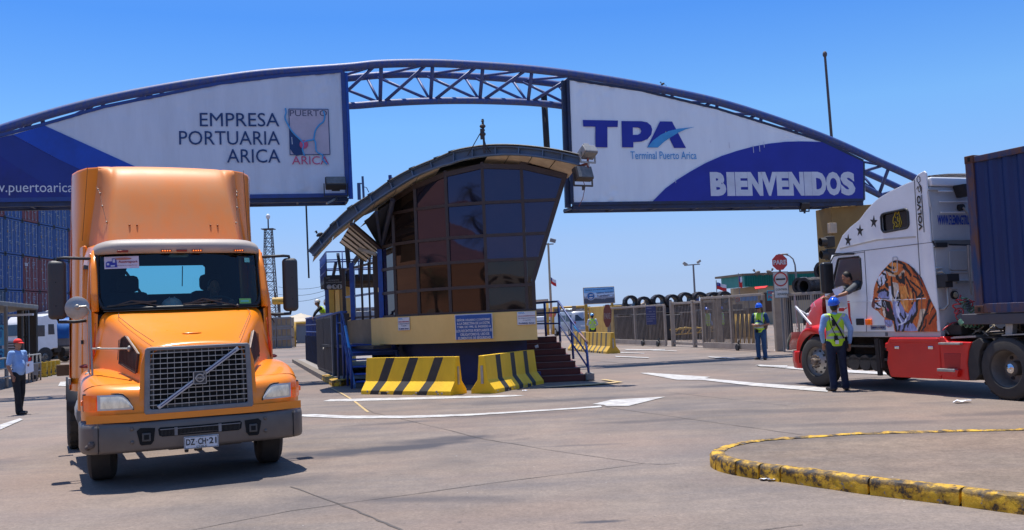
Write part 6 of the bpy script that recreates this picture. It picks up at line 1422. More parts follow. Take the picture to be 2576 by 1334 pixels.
tg=painted('tiger_picture',outl,170,210,tiger,lambda a,b,c:Vector((a,.0105,b)),wt,rough=.3)
# ---- hood, fender, bumper
hy_=-.28
hp=[wl(zW1(*p),hy_) for p in ((312,345),(250,368),(205,388),(160,415),(130,445),(110,480),(97,530),(92,590))]
rows=[]; tops=hp; 
for (s,z) in hp:
    t=(s-hp[0][0])/(hp[-1][0]-hp[0][0]); w=1.20-.28*t; r=[]
    yc=-1.2
    for k,(dy,dz) in enumerate([(1.0,-.9),(1.0,-.45),(1.0,-.16),(.97,-.06),(.88,.0),(.6,.05),(0,.08),(-.6,.05),(-.88,0),(-.97,-.06),(-1,-.16),(-1,-.45),(-1,-.9)]):
        r.append(Vector((s+(.06 if abs(dy)<.9 and t>.5 else 0),yc+dy*(w-.18*(1 if abs(dy)>=.97 else .9)-.0),max(1.05,z+dz) if abs(dy)==1 else z+dz)))
    rows.append(r)
rows.append([Vector((v.x+.06,v.y,min(v.z,1.15))) for v in rows[-1]])
mb=MB(); mb.grid(rows); ho=obj('hood',mb,RED,wt,smooth=60); m_=ho.modifiers.new('s','SUBSURF'); m_.levels=m_.render_levels=1
# intake grille on the hood side
ip=[wl(zW1(*p),-.17) for p in ((135,610),(128,560),(140,500),(165,470),(190,450),(182,485),(165,510),(150,560),(147,605))]
mb=MB(); mb.prism(ip,.03,WT(-.155)); obj('side_intake',mb,DARK,ho,bevel=.006)
# fender around the front wheel
C0=(4.5,.5); ar=[(C0[0]+math.cos(R(a))*.58,C0[1]+math.sin(R(a))*.58) for a in range(0,181,12)]
fo_=[(4.10,1.12),(4.3,1.19),(4.6,1.22),(4.9,1.17),(5.15,1.06),(5.30,.92),(5.37,.70),(5.10,.70)]
pan=[p for p in ar if p[0]>3.96 and p[1]>.68]; poly=[(3.93,1.08)]+fo_+pan
mb=MB(); rows=[]
edge_t=[(3.93,1.10),(4.15,1.20),(4.4,1.245),(4.65,1.235),(4.9,1.18),(5.12,1.07),(5.26,.94),(5.33,.80),(5.36,.66)]
n=len(edge_t)
for i,(s,z) in enumerate(edge_t):
    a=R(178-i*176/(n-1)*1.0); inx,inz=C0[0]+math.cos(a)*.575,C0[1]+math.sin(a)*.575
    if inz<.66: inz=.66
    r=[]
    for (t,dy) in ((-1,-.85),(-.5,-.35),(0,-.10),(.12,-.02),(.3,.0),(.8,.0),(1.0,.01),(1.02,-.08)):
        if t<0: r.append(Vector((s-.10*(-t)*(1 if i>4 else 0),dy,z+.05*(-t)*(1 if i<5 else .3))))
        else: r.append(Vector((s+(inx-s)*min(t,1),dy-.16*max(0,(s-4.9))*2,z+(inz-z)*min(t,1))))
    rows.append(r)
mb.grid(rows); fe=obj('fender',mb,RED,wt,smooth=60); m_=fe.modifiers.new('s','SUBSURF'); m_.levels=m_.render_levels=1
mb=MB(); P=[(C0[0]+math.cos(R(a))*.565,C0[1]+math.sin(R(a))*.565) for a in range(-5,186,12)]; mb.grid([[Vector((s,y,z)) for s,z in P] for y in (-.03,-.5)]); mb.grid([[Vector((s,-.5,z)) for s,z in P],[Vector((s,-.5,.95)) for s,z in P]]); obj('arch_liner',mb,VOID,fe)
# headlight and bumper nose
hl=[wl(zW1(*p),-.12) for p in ((36,665),(20,690),(6,730),(0,790),(4,812),(20,812),(24,760),(38,700))]
rows=[[Vector((s+o,y,z)) for s,z in hl] for y,o in ((-.09,0),(-.16,.04),(-.5,.12))]
mb=MB(); mb.grid(rows,close=True); obj('headlight',mb,M('headlight_greenish',(.38,.42,.36),.15,c2=(.28,.30,.25),scale=6,coat=.8),fe,smooth=60)
mb=MB(); rows=[]
for z,k in ((.70,0),(.66,.02),(.50,.03),(.36,.0),(.34,-.02)):
    rows.append([Vector((5.02,-.06,z)),Vector((5.22+k,-.07,z)),Vector((5.38+k,-.14,z)),Vector((5.50+k,-.35,z)),Vector((5.58+k,-.8,z)),Vector((5.60+k,-1.2,z)),Vector((5.58+k,-1.6,z)),Vector((5.50+k,-2.05,z)),Vector((5.38+k,-2.26,z)),Vector((5.2,-2.34,z)),Vector((5.02,-2.34,z))])
mb.grid(rows); o=obj('bumper',mb,RED,wt,smooth=60); sd=o.modifiers.new('k','SOLIDIFY'); sd.thickness=.03
mb=MB(); mb.grid([[Vector((5.0,-.35,z)),Vector((5.2,-.6,z)),Vector((5.3,-1.2,z)),Vector((5.2,-1.9,z)),Vector((5.0,-2.1,z))] for z in (.7,1.08)]); obj('nose',mb,RED,wt,smooth=50)
# bonnet stays (white straps) and flag rod
mb=MB(); a=Vector((wl(zW1(65,448),-.2)[0],-.15,wl(zW1(65,448),-.2)[1])); 
def wv3(x,y_,yy): q=wl(zW1(x,y_),yy); return Vector((q[0],yy,q[1]))
mb.bar(wv3(65,450,-.1),wv3(193,600,-.02),.035); mb.bar(wv3(70,462,-.12),wv3(165,520,-.15),.02); mb.ell(wv3(168,520,-.15),(.04,.03,.04)); mb.bar(wv3(68,445,-.1),wv3(80,480,-.12),.03); obj('bonnet_stay',mb,SW,wt)
mb=MB(); mb.tube([wv3(56,350,-.2),wv3(62,450,-.18),wv3(80,640,-.15)],.012,6); mb.ell(wv3(80,636,-.15),(.03,.02,.02)); obj('marker_rod',mb,GALV,wt)
mb=MB(); mb.tube([wv3(215,415,-.3),wv3(235,470,-.3),wv3(270,560,-.26)],.006,5); mb.tube([wv3(215,415,-.3),wv3(212,450,-.3),wv3(195,480,-.3),wv3(170,515,-.2)],.006,5); obj('stay_cord',mb,SW,ho)
# mirror and arms
mb=MB(); a=wl(zW1(315,85),.35); b=wl(zW1(315,345),.35); mb.box((a[0]-.06,.20,b[1]),(a[0]+.08,.46,a[1])); mi=obj('side_mirror',mb,M('mirror_black',(.015,.015,.017),.35),wt,bevel=.05)
mb=MB(); mb.tube([(a[0],.25,a[1]-.02),(a[0],.15,a[1]+.12),(a[0]-.15,-.01,a[1]+.15)],.015,6); mb.tube([(a[0],.25,b[1]+.05),(a[0]-.05,0,b[1]-.0)],.03,6); obj('mirror_arm',mb,DARK,mi)
mb=MB(); mb.ell((a[0]-.03,.1,b[1]-.02),(.09,.08,.07)); obj('mirror_mount',mb,WHT,mi,smooth=True)
# chassis, tanks, skirt
DK=M('underside_dark',(.018,.016,.015),.8,c2=(.06,.045,.035),scale=4,contrast=.8)
mb=MB(); mb.box((-2.2,-1.65,.78),(4.9,-1.55,1.0)); mb.box((-2.2,-.85,.78),(4.9,-.75,1.0)); mb.box((2.6,-1.9,.45),(4.2,-.5,.98)); mb.cyl((4.5,-.2,.5),(4.5,-2.2,.5),.08); mb.cyl((0,-.5,.5),(0,-2.0,.5),.09); mb.cyl((-1.3,-.5,.5),(-1.3,-2.0,.5),.09); obj('chassis',mb,DK,wt)
mb=MB(); mb.box((2.55,-.5,.55),(3.9,-.12,.60)); mb.cyl((3.2,-.35,.50),(3.9,-.35,.50),.14,n=16); mb.box((2.75,-.14,.42),(2.83,-.06,.95)); mb.box((2.95,-.4,.80),(3.7,-.1,.84)); 
for s_ in (2.95,3.25,3.55): mb.cyl((s_,-.30,.50),(s_,-.12,.50),.15,n=18)
obj('air_tank',mb,M('tank_grime',(.035,.032,.03),.6,c2=(.10,.085,.07),scale=6,contrast=.7),wt,smooth=40)
mb=MB(); mb.prism([(2.77,.28),(2.85,.28),(2.88,.97),(2.78,.97)],.06,WT(-.04)); obj('bracket',mb,DK,wt)
def skirt(name,pts,thick,y0=.02,mat=RED,bev=.02,par=wt): mb=MB(); mb.prism(pts,thick,WT(y0)); return obj(name,mb,mat,par,bevel=bev)
sk=skirt('side_skirt',[wl(zW3(*p)) for p in ((230,400),(205,460),(178,455),(176,550),(215,570),(203,700),(235,845),(248,885),(880,915),(865,455),(850,395)) ],.55,y0=.035,bev=.035)
skirt('skirt_ledge',[wl(zW3(*p)) for p in ((240,395),(238,455),(850,462),(845,395))],.10,y0=.055,par=sk)
s2=skirt('rear_skirt',[wl(zW3(*p)) for p in ((850,385),(905,382),(945,440),(1250,452),(1215,560),(1200,720),(1222,930),(885,916),(868,600)) ],.50,y0=.03,bev=.02)
skirt('step_recess',[wl(zW3(*p)) for p in ((910,590),(1130,590),(1115,780),(925,780))],.02,y0=.036,mat=M('recess_red',(.45,.012,.010),.4),par=s2)  # shade of the step recess put into a darker red plate
for (x0,y0,x1,y1) in ((885,458,1150,482),(870,785,1090,812)):
    a=wl(zW3(x0,y1)); b=wl(zW3(x1,y0)); mb=MB(); mb.prism([(a[0],a[1]),(b[0],a[1]),(b[0],b[1]),(a[0],b[1])],.12,WT(.11)); obj('step_plate',mb,GALV,s2,bevel=.008)
a=wl(zW3(862,860)); b=wl(zW3(1135,795)); mb=MB(); mb.prism([(a[0],a[1]+.05),(a[0]-.04,a[1]),(b[0]+.05,a[1]-.02),(b[0],b[1]),(a[0],b[1])],.12,WT(.10)); obj('step_box',mb,RED,s2,bevel=.01)
for x in (338,758): a=wl(zW3(x,520)); mb=MB(); mb.box((a[0]-.055,.03,a[1]-.028),(a[0]+.055,.06,a[1]+.028)); obj('latch',mb,CHROME,sk,bevel=.012)
a=wl(zW3(190,535)); mb=MB(); mb.cyl((a[0],.03,a[1]),(a[0],.045,a[1]),.022); obj('hole',mb,VOID,sk)
fl_=[wl(zW3(*p)) for p in ((1255,452),(1345,400),(1400,460),(1350,560),(1335,700),(1345,860),(1290,930),(1222,930),(1200,720),(1215,560))]
skirt('mudflap',fl_,.45,y0=.01,mat=RUB,bev=.01)
for (s,st) in ((0,'drive'),(-1.32,'drive')):
    wheel(wt,(s,-.15,.5),1,.5,.29,st,dual=True,rimmat=M('rim_dusty',(.26,.23,.20),.5,metal=.4,c2=(.16,.14,.12),scale=4))
    wheel(wt,(s,-2.2,.5),-1,.5,.29,st,tread=False)
wheel(wt,(4.5,-.15,.5),1,.5,.30,'front',tread=False); wheel(wt,(4.5,-2.2,.5),-1,.5,.30,'front',tread=False)
# ---- sleeper rear wall and the clutter between cab and container
rx=1.30
RW=M('rear_wall_white',(.62,.63,.63),.4,c2=(.48,.48,.47),scale=2,coat=.3)
mb=MB(); mb.box((rx,-2.33,1.05),(rx+.3,-.05,2.63)); rw=obj('rear_wall',mb,RW,wt,bevel=.02)
mb=MB(); mb.box((rx+.03,-2.33,2.66),(rx+.3,-.05,3.62)); obj('rear_wall',mb,RW,wt,bevel=.02)
mb=MB(); mb.box((rx-.02,-2.33,3.62),(rx+.3,-.05,3.78)); obj('roof_lip',mb,WHT2,wt,bevel=.03)
def rwp(x,y,s_=rx): # pixel on rear wall plane -> (y,z)
    P=WM@Vector((s_,0,0)); f=Fr((P.x,P.y),WA-90); q=f.px(*zm(2400,400,.345)(x,y)); return (-q[0],q[1])
for (xa,ya,xb,yb) in ((150,292,262,292),(160,370,380,370),(172,452,380,452),(115,710,160,710),(245,905,410,905),(245,967,410,967),(245,1030,300,1030),(130,875,180,875)):
    p=rwp(xa,ya); q=rwp(xb,yb); mb=MB(); mb.bar(Vector((rx-.01,p[0],p[1])),Vector((rx-.01,q[0],q[1])),.03,.025); obj('swage',mb,WHT2 if ya<600 else RW,wt,bevel=.01)
p=rwp(115,640); mb=MB(); mb.box((rx-.02,-2.3,2.60),(rx+.02,-.05,2.67)); obj('gutter',mb,M('seam_shadow',(.2,.2,.19),.7),wt)  # grey strip over the joint of the rear wall panels
a=rwp(160,545); b=rwp(385,500); text('lettering','WWW.FLEMINGTRUCK.COM',lambda p,q,r:Vector((rx+.028-r-.004,a[0]-p,a[1]+q)),(a[0]-b[0])*20/13.3,.17,M('lettering_blue',(.02,.07,.42),.5),wt,bold=.02)
p=rwp(325,415,rx); mb=MB(); mb.cyl((rx+.03,p[0],p[1]),(rx-.05,p[0],p[1]),.06,n=14); obj('cable_gland',mb,DARK,wt)
mb=MB(); q=rwp(380,600); mb.tube([(rx-.05,p[0],p[1]),(rx-.12,p[0]-.15,p[1]-.25),(rx-.15,q[0],q[1])],.02,6); obj('cable',mb,GALV,wt)
p=rwp(268,250); q=rwp(365,340); mb=MB(); mb.prism([(p[0],p[1]),(p[0]-.08,q[1]),(q[0]+.10,q[1]),(q[0]-.1,p[1]+.02)],.25,lambda a,b,c:Vector((rx+.02-c,a,b))); obj('work_lamp',mb,DARK,wt)
p=rwp(170,277); mb=MB(); mb.bar((rx,rwp(80,277)[0],p[1]),(rx,p[0],p[1]),.03); mb.bar((rx,rwp(80,290)[0],rwp(80,290)[1]),(rx,rwp(100,410)[0],rwp(100,410)[1]),.03); obj('trim',mb,GRYT,wt)
# raised window panel of the sleeper
p=rwp(228,740); q=rwp(410,890); mb=MB(); mb.prism(rr_(q[0],q[1],p[0],p[1],.06),.03,lambda a,b,c:Vector((rx-c,a,b))); obj('pressed_panel',mb,GRYT,wt,bevel=.02)
p=rwp(272,1078); mb=MB(); mb.cyl((rx,p[0],p[1]),(rx-.04,p[0],p[1]),.075,n=18); rl_=obj('rear_lamp',mb,DARK,wt); mb=MB(); mb.ell((rx-.045,p[0],p[1]),(.02,.055,.055)); obj('lamp_lens',mb,M('lens_dull',(.5,.45,.3),.2),rl_,smooth=True)
p=rwp(140,905); q=rwp(190,1185); mb=MB(); mb.tube([(rx-.02,p[0],p[1]),(rx-.12,q[0]+.08,p[1]),(rx-.13,q[0],p[1]-.06),(rx-.13,q[0]+.0,q[1]+.08),(rx-.1,p[0]-.02,q[1]),(rx-.02,p[0],q[1])],.022,8); obj('grab_rail',mb,GALV,wt,smooth=True)
p=rwp(135,915); q=rwp(232,1000); mb=MB(); mb.box((rx-.25,q[0],q[1]+.05),(rx,p[0],p[1]-.02)); mb.box((rx-.2,q[0]+.1,q[1]-.05),(rx,p[0],q[1]+.06)); obj('battery_shelf',mb,DARK,wt,bevel=.01)
mb=MB(); p=rwp(120,700); q=rwp(205,690); mb.box((rx-.06,q[0],q[1]-.06),(rx,p[0],q[1]+.02)); mb.tube([(rx-.1,q[0],q[1]-.02),(rx-.12,rwp(400,705)[0],rwp(400,705)[1])],.015,6); obj('hose_bar',mb,DARK,wt)
mb=MB(); a=rwp(335,705); b=rwp(342,890); c=rwp(352,1080); mb.tube([(rx-.14,a[0],a[1]),(rx-.14,b[0],b[1]),(rx-.16,c[0],c[1])],[.03,.028,.012],8); obj('hose_spring',mb,GALV,wt)
q=rwp(280,985); mb=MB(); mb.bar((rx-.04,q[0],q[1]),(rx-.04,rwp(420,980)[0],q[1]),.03); obj('latch_bar',mb,GALV,wt)
def coil(pts,r,turn,rad,mat,name):
    P=[Vector(p) for p in pts]; o=[]; n=len(P)-1; tot=turn*14
    for i in range(tot+1):
        t=i/tot*n; k=min(int(t),n-1); c=P[k].lerp(P[k+1],t-k); d=(P[k+1]-P[k]).normalized(); x=d.orthogonal().normalized(); y=d.cross(x); a=2*math.pi*i/14; o.append(c+(x*math.cos(a)+y*math.sin(a))*r)
    mb=MB(); mb.tube(o,rad,6); obj(name,mb,mat,wt,smooth=True)
HR=M('hose_red',(.55,.04,.05),.4); HG=M('hose_green',(.12,.28,.18),.4); HB=M('hose_dark',(.05,.07,.08),.4)
def hp_(x,y,ds=-.3): q=rwp(x,y,rx+ds); return (rx+ds,q[0],q[1])
coil([hp_(350,1095),hp_(300,1140),hp_(290,1190),hp_(330,1210)],.06,3,.013,HR,'air_hose')
coil([hp_(355,1100,-.35),hp_(340,1150,-.35),hp_(400,1180,-.35),hp_(425,1200,-.35)],.055,5,.013,HG,'air_hose')
coil([hp_(360,1110,-.4),hp_(390,1140,-.4),hp_(430,1150,-.4)],.05,3,.012,HR,'air_hose')
coil([hp_(370,1110,-.45),hp_(385,1190,-.45)],.04,4,.013,HB,'air_hose')
coil([hp_(330,1270,-.45),hp_(350,1300,-.5),hp_(480,1300,-.55)],.05,9,.014,HG,'air_hose'); coil([hp_(420,1290,-.5),hp_(470,1285,-.5)],.04,3,.013,HR,'air_hose')
mb=MB(); mb.tube([hp_(330,1205),hp_(285,1235),hp_(300,1262),hp_(330,1280)],.012,6); mb.tube([hp_(320,1278,-.2),hp_(260,1290,-.2),hp_(210,1325,-.2),hp_(190,1345,-.2)],.012,6); obj('air_hose',mb,HR,wt,smooth=True)
mb=MB(); mb.box((rx-1.6,-2.0,1.0),(rx,-.3,1.04)); mb.box((rx-.35,-.8,1.04),(rx-.03,-.15,1.2)); 
for k in range(4): mb.cyl((rx-.2,-.2-k*.13,1.2),(rx-.2,-.2-k*.13,1.24),.04)
mb.box((rx-1.5,-.25,.98),(rx-.2,-.08,1.0)); obj('deck_plate',mb,DK,wt)
mb=MB()
rr2=random.Random(5)
for k in range(26): x=rx-.1-rr2.random()*1.3; mb.tube([(x,-.1-rr2.random()*.3,1.02+rr2.random()*.15),(x-.2+rr2.random()*.4,-.1-rr2.random()*.4,1.05+rr2.random()*.2)],.012,5)
obj('pipework',mb,M('pipe_pale',(.30,.27,.22),.6,c2=(.12,.09,.06),scale=9),wt)
mb=MB(); mb.prism([wl(zW3(*p)) for p in ((1005,265),(1040,235),(1110,235),(1125,260),(1060,275))],.2,WT(-.4)); mb.prism([wl(zW3(*p)) for p in ((950,400),(1000,385),(1265,372),(1265,395),(960,412))],.5,WT(-.05)); obj('cover_plate',mb,GALV,wt)
mb=MB(); mb.box((-.6,-1.7,.98),(.6,-.7,1.15)); obj('fifth_wheel',mb,DK,wt,bevel=.02)
# ================= trailer and blue container =================
tr=thing('trailer','dark steel container chassis coupled behind the white truck under the blue container','trailer',WP0,R(WA),local=True)
TR_=M('trailer_steel',(.045,.055,.085),.5,c2=(.09,.07,.06),scale=3,contrast=.8)
mb=MB(); mb.box((-6.2,-.22,1.21),(.82,-.02,1.385)); mb.box((-6.2,-2.38,1.21),(.82,-2.2,1.385)); mb.box((.62,-2.2,1.21),(.82,-.22,1.385)); mb.box((-6.2,-1.6,1.10),(.6,-.8,1.35)); obj('frame',mb,TR_,tr,bevel=.015)
mb=MB(); mb.prism([wl(zW3(*p)) for p in ((1610,210),(1700,210),(1690,360),(1605,360))],.1,WT(-.1)); mb.prism([wl(zW3(*p)) for p in ((1600,362),(1900,345),(1900,362),(1610,375))],.4,WT(-.02)); obj('guard_bracket',mb,GALV,tr)
mb=MB(); 
for k in range(5): mb.box((-.62-k*.055,-.04,1.02),(-.60-k*.055,.0,1.17))
obj('tag_strip',mb,CREAM,tr)
cn=thing('shipping_container','rust-streaked dark blue shipping container riding on the trailer at the right edge','container',WP0,R(WA),local=True)
CB=M('container_blue',(.002,.022,.13),.5,c2=(.006,.018,.07),scale=1.6,contrast=.7,bump=.1,stretch=(1,1,.4))
CBR=bpy.data.materials.new('container_blue_rusty'); CBR=M('container_blue_rusty',(.012,.04,.12),.6,c2=(.14,.055,.025),scale=5,contrast=.28,stretch=(1,1,.25))
z0,z1=1.40,3.99; xs0=.50
mb=MB(); x=xs0-.16; pts=[(x,-.03)]
while x>-5.2:
    for d,y in ((.07,-.03),(.068,-.066),(.07,-.066),(.068,-.03)): x-=d; pts.append((x,y))
mb.grid([[Vector((a,b,z)) for a,b in pts] for z in (z0+.14,z1-.10)]); obj('side_wall',mb,CB,cn)
mb=MB(); mb.box((-5.3,-2.44,z0),(xs0-.02,-.0,z0+.15)); mb.box((-5.3,-2.44,z1-.12),(xs0-.02,-.005,z1-.02)); mb.box((xs0-.16,-.16,z0),(xs0,.004,z1)); mb.box((xs0-.16,-2.44,z0),(xs0,-2.28,z1)); obj('frame',mb,CBR,cn,bevel=.008)
mb=MB(); mb.box((-5.3,-2.43,z1-.06),(xs0-.03,-.02,z1-.03)); mb.box((xs0-.06,-2.3,z0),(xs0-.03,-.1,z1-.05)); obj('roof',mb,CB,cn)
RU=M('rust_casting',(.13,.05,.03),.8,c2=(.06,.03,.02),scale=14)
for (zz0) in (z0-.01,z1-.125):
    mb=MB(); mb.box((xs0-.175,-.165,zz0),(xs0+.006,.010,zz0+.13)); cc_=obj('corner_casting',mb,RU,cn,bevel=.01)
    mb=MB(); mb.box((xs0-.115,.0105,zz0+.03),(xs0-.065,.013,zz0+.10)); obj('casting_hole',mb,VOID,cc_)
# traffic light beyond the cab front
tl=thing('traffic_light','black two-lamp traffic light seen edge-on in front of the tan pylon','traffic light',at(2082,640,28.6)-Vector((0,0,1.5)))
P=at(2083,625,28.6); mb=MB()
for dz in (.19,-.19): mb.box((P.x-.07,P.y-.15,P.z+dz-.17),(P.x+.18,P.y+.15,P.z+dz+.17)); 
obj('housing',mb,BLK,tl,bevel=.03)
for dz in (.19,-.19): mb=MB(); mb.cyl((P.x-.06,P.y-.05,P.z+dz),(P.x-.25,P.y-.08,P.z+dz),.13,.13,n=16,caps=False); obj('visor',mb,BLK,tl)
mb=MB(); mb.cyl((P.x+.15,P.y+.1,0),(P.x+.15,P.y+.1,P.z-.3),.05); obj('pole',mb,GREYM,tl)
# ================= people =================
def cap(mb,p,q,r1,r2,fl=1.,n=14,fx=(1,0,0)):
    """tapered capsule, flattened along the direction across fx"""
    p=Vector(p);q=Vector(q); d=q-p; l=d.length; d=d/l if l>1e-6 else Vector((0,0,1)); x=Vector(fx); x=(x-d*x.dot(d)); x=x.normalized() if x.length>.1 else d.orthogonal().normalized(); y=d.cross(x)
    rows=[]
    st=[(-1,0),(-.87,.5),(-.5,.87),(0,1)]
    for h,k in st: rows.append((p+d*h*r1,max(k,.02)*r1))
    for h,k in reversed(st): rows.append((q-d*h*r2,max(k,.02)*r2))
    vs=[c+x*math.cos(2*math.pi*i/n)*r+y*math.sin(2*math.pi*i/n)*r*fl for c,r in rows for i in range(n)]
    m=len(rows); fs=[(i*n+k,i*n+(k+1)%n,(i+1)*n+(k+1)%n,(i+1)*n+k) for i in range(m-1) for k in range(n)]+[tuple(reversed(range(n))),tuple(range((m-1)*n,m*n))]
    return mb.add(vs,fs)
def remeshed(name,mb,mat,parent,vox=.011,sm=3,keep=True):
    me=bpy.data.meshes.new(name); me.from_pydata([tuple(v) for v in mb.v],[],mb.f)
    bm=bmesh.new(); bm.from_mesh(me); bmesh.ops.recalc_face_normals(bm,faces=bm.faces); bm.to_mesh(me); bm.free()
    t=bpy.data.objects.new('tmp',me); col.objects.link(t); r=t.modifiers.new('r','REMESH'); r.mode='VOXEL'; r.voxel_size=vox
    s=t.modifiers.new('s','SMOOTH'); s.factor=.5; s.iterations=sm
    m2=eval_mesh(t); bpy.data.objects.remove(t); m2.name=name; m2.materials.clear(); m2.materials.append(mat)
    m2.polygons.foreach_set('use_smooth',[True]*len(m2.polygons)); m2.polygons.foreach_set('material_index',[0]*len(m2.polygons))
    o=bpy.data.objects.new(name,m2); col.objects.link(o); o.parent=parent; ORG[o.name]=ORG[parent.name]; return o
def vestmat(name,c=(.50,.82,.03),tape=(.42,.44,.42),back=True):
    m=bpy.data.materials.new(name); m.use_nodes=True; nt=m.node_tree;N=nt.nodes;L=nt.links;b=N['Principled BSDF']
    tc=N.new('ShaderNodeTexCoord'); sp=N.new('ShaderNodeSeparateXYZ'); L.new(tc.outputs['Object'],sp.inputs[0])
    def ma(op,a,b2=None,c2=None):
        n=N.new('ShaderNodeMath'); n.operation=op
        for i,v in enumerate((a,b2,c2)):
            if v is None: continue
            if isinstance(v,(int,float)): n.inputs[i].default_value=v
            else: L.new(v,n.inputs[i])
        return n.outputs[0]
    z=sp.outputs['Z']; x=sp.outputs['X']
    b1=ma('LESS_THAN',ma('ABSOLUTE',ma('SUBTRACT',z,1.02)),.026); b2=ma('LESS_THAN',ma('ABSOLUTE',ma('SUBTRACT',z,1.13)),.022)
    if back:
        d1=ma('LESS_THAN',ma('ABSOLUTE',ma('SUBTRACT',ma('ABSOLUTE',x),ma('ABSOLUTE',ma('MULTIPLY',ma('SUBTRACT',z,1.27),.85)))),.026)
    else: d1=ma('MULTIPLY',ma('LESS_THAN',ma('ABSOLUTE',ma('SUBTRACT',ma('ABSOLUTE',x),.11)),.022),ma('GREATER_THAN',z,1.1))
    k=ma('MAXIMUM',ma('MAXIMUM',b1,b2),d1)
    mx=N.new('ShaderNodeMix'); mx.data_type='RGBA'; L.new(k,mx.inputs[0]); mx.inputs[6].default_value=(*c,1); mx.inputs[7].default_value=(*tape,1)
    nz=N.new('ShaderNodeTexNoise'); nz.inputs['Scale'].default_value=9; nz.inputs['Detail'].default_value=3; L.new(tc.outputs['Object'],nz.inputs['Vector'])
    bp=N.new('ShaderNodeBump'); bp.inputs['Strength'].default_value=.5; bp.inputs['Distance'].default_value=.03; L.new(nz.outputs['Fac'],bp.inputs['Height']); L.new(bp.outputs[0],b.inputs['Normal'])
    L.new(mx.outputs[2],b.inputs['Base Color']); b.inputs['Roughness'].default_value=.75; return m
VB=vestmat('hi_vis_back',back=True); VF=vestmat('hi_vis_front',c=(.42,.72,.04),back=False)
def person(label,loc,yaw,H=1.72,group=None,top=SHIRT,sleeve='long',legs=NAVYC,vest=None,hat=None,hatmat=None,hair=True,pose=None,lower=True,detail=True,belly=0.,skin=SKIN,shoes=SHOE,vox=.011):
    """stands at loc facing local -Y; +x is the person's left"""
    k=H/1.75; t=thing('person',label,'person',loc,yaw,group,local=True); t.scale=(k,k,k)
    P=dict(head=(0,-.01,1.62),neck=(0,.01,1.46),chest=(0,0,1.28),waist=(0,0,1.06),hip=(0,.0,.94),
      shL=(.185,.01,1.41),shR=(-.185,.01,1.41),elL=(.25,.03,1.14),elR=(-.25,.03,1.14),haL=(.25,-.06,.90),haR=(-.25,-.06,.90),
      hpL=(.09,0,.92),hpR=(-.09,0,.92),knL=(.10,-.02,.50),knR=(-.10,-.02,.50),anL=(.11,.02,.09),anR=(-.11,.02,.09),toeL=(.15,-.17,.03),toeR=(-.15,-.17,.03),face=(0,-1,0),fingers=None)
    P.update(pose or {}); P={a:(Vector(b) if isinstance(b,tuple) else b) for a,b in P.items()}
    f=P['face'].normalized(); upv=Vector((0,0,1)); sx=f.cross(upv).normalized(); fu=sx.cross(f)
    h=P['head']; body=MB()
    Th=Matrix((( -sx.x,-f.x,fu.x),(-sx.y,-f.y,fu.y),(-sx.z,-f.z,fu.z)))
    body.ell(h+fu*.015,(.074,.092,.108),16,12,Th); body.ell(h+f*.022-fu*.052,(.052,.062,.058),12,8,Th); body.ell(h+f*.098-fu*.018,(.014,.020,.022),8,6,Th); body.ell(h+f*.088+fu*.028,(.05,.012,.01),8,6,Th); body.ell(h+f*.086-fu*.058,(.022,.012,.008),8,6,Th)
    for s in (-1,1): body.ell(h+sx*.076*s-f*.005-fu*.01,(.012,.022,.032),8,6,Th)
    cap(body,P['neck']-Vector((0,0,.06)),h-fu*.06-f*.01,.056,.052)
    cap(body,P['chest'],P['waist'],.10,.09); cap(body,P['chest'],P['neck']-Vector((0,0,.05)),.10,.06)
    for s in 'LR':
        sh,el,ha=P['sh'+s],P['el'+s],P['ha'+s]; cap(body,sh,el,.045,.038); cap(body,P['chest'],sh,.08,.045); cap(body,el,ha,.038,.026)
        d=(ha-el).normalized(); tgt=P.get('pt'+s); d2=(tgt-ha).normalized() if tgt is not None else (d+Vector((0,0,-.15))).normalized()
        side=d2.cross(f if abs(d2.dot(f))<.9 else upv).normalized()
        nrm_=d2.cross(side).normalized()
        pc=ha+d2*.055; cap(body,ha,ha+d2*.085,.026,.032,.5,fx=side)
        for i,(o,l) in enumerate(((-.030,.068),(-.010,.080),(.010,.075),(.029,.058))):
            a=ha+d2*.09+side*o; m_=a+d2*l*.5+nrm_*.006; e=m_+d2*l*.42+nrm_*.022; cap(body,a,m_,.0092,.0085,n=8); cap(body,m_,e,.0085,.007,n=8)
        a=ha+d2*.03+side*.03*(1 if s=='L' else -1); m_=a+d2*.035+side*.028*(1 if s=='L' else -1); cap(body,a,m_,.011,.010,n=8); cap(body,m_,m_+d2*.03+nrm_*.01,.010,.008,n=8)
    if lower: 
        cap(body,P['waist'],P['hip'],.09,.10)
        for s in 'LR': cap(body,P['hp'+s],P['kn'+s],.07,.05); cap(body,P['kn'+s],P['an'+s],.048,.035)
    bo=remeshed('body',body,skin,t,vox=.0085 if detail else .014)
    # hair
    if hair:
        hb=MB(); hb.ell(h+fu*.035-f*.016,(.081,.094,.100),16,10,Th); hb.ell(h-f*.045-fu*.02,(.070,.055,.075),12,8,Th)
        # cut away in front of the face
        hb2=MB(); 
        hb2.v=[v if (v-h).dot(f)<.052 or (v-h).dot(fu)>.07 else v-f*((v-h).dot(f)-.052) for v in hb.v]; hb2.f=hb.f; remeshed('hair',hb2,HAIR,t,vox=.010,sm=1)
    if detail:
        eb=MB()
        for s in (-1,1): eb.ell(h+f*.086+sx*.032*s+fu*.012,(.012,.008,.007),8,6,Th)
        remeshed('eyes',eb,M('eye_dark',(.02,.015,.012),.3),t,vox=.005,sm=1)
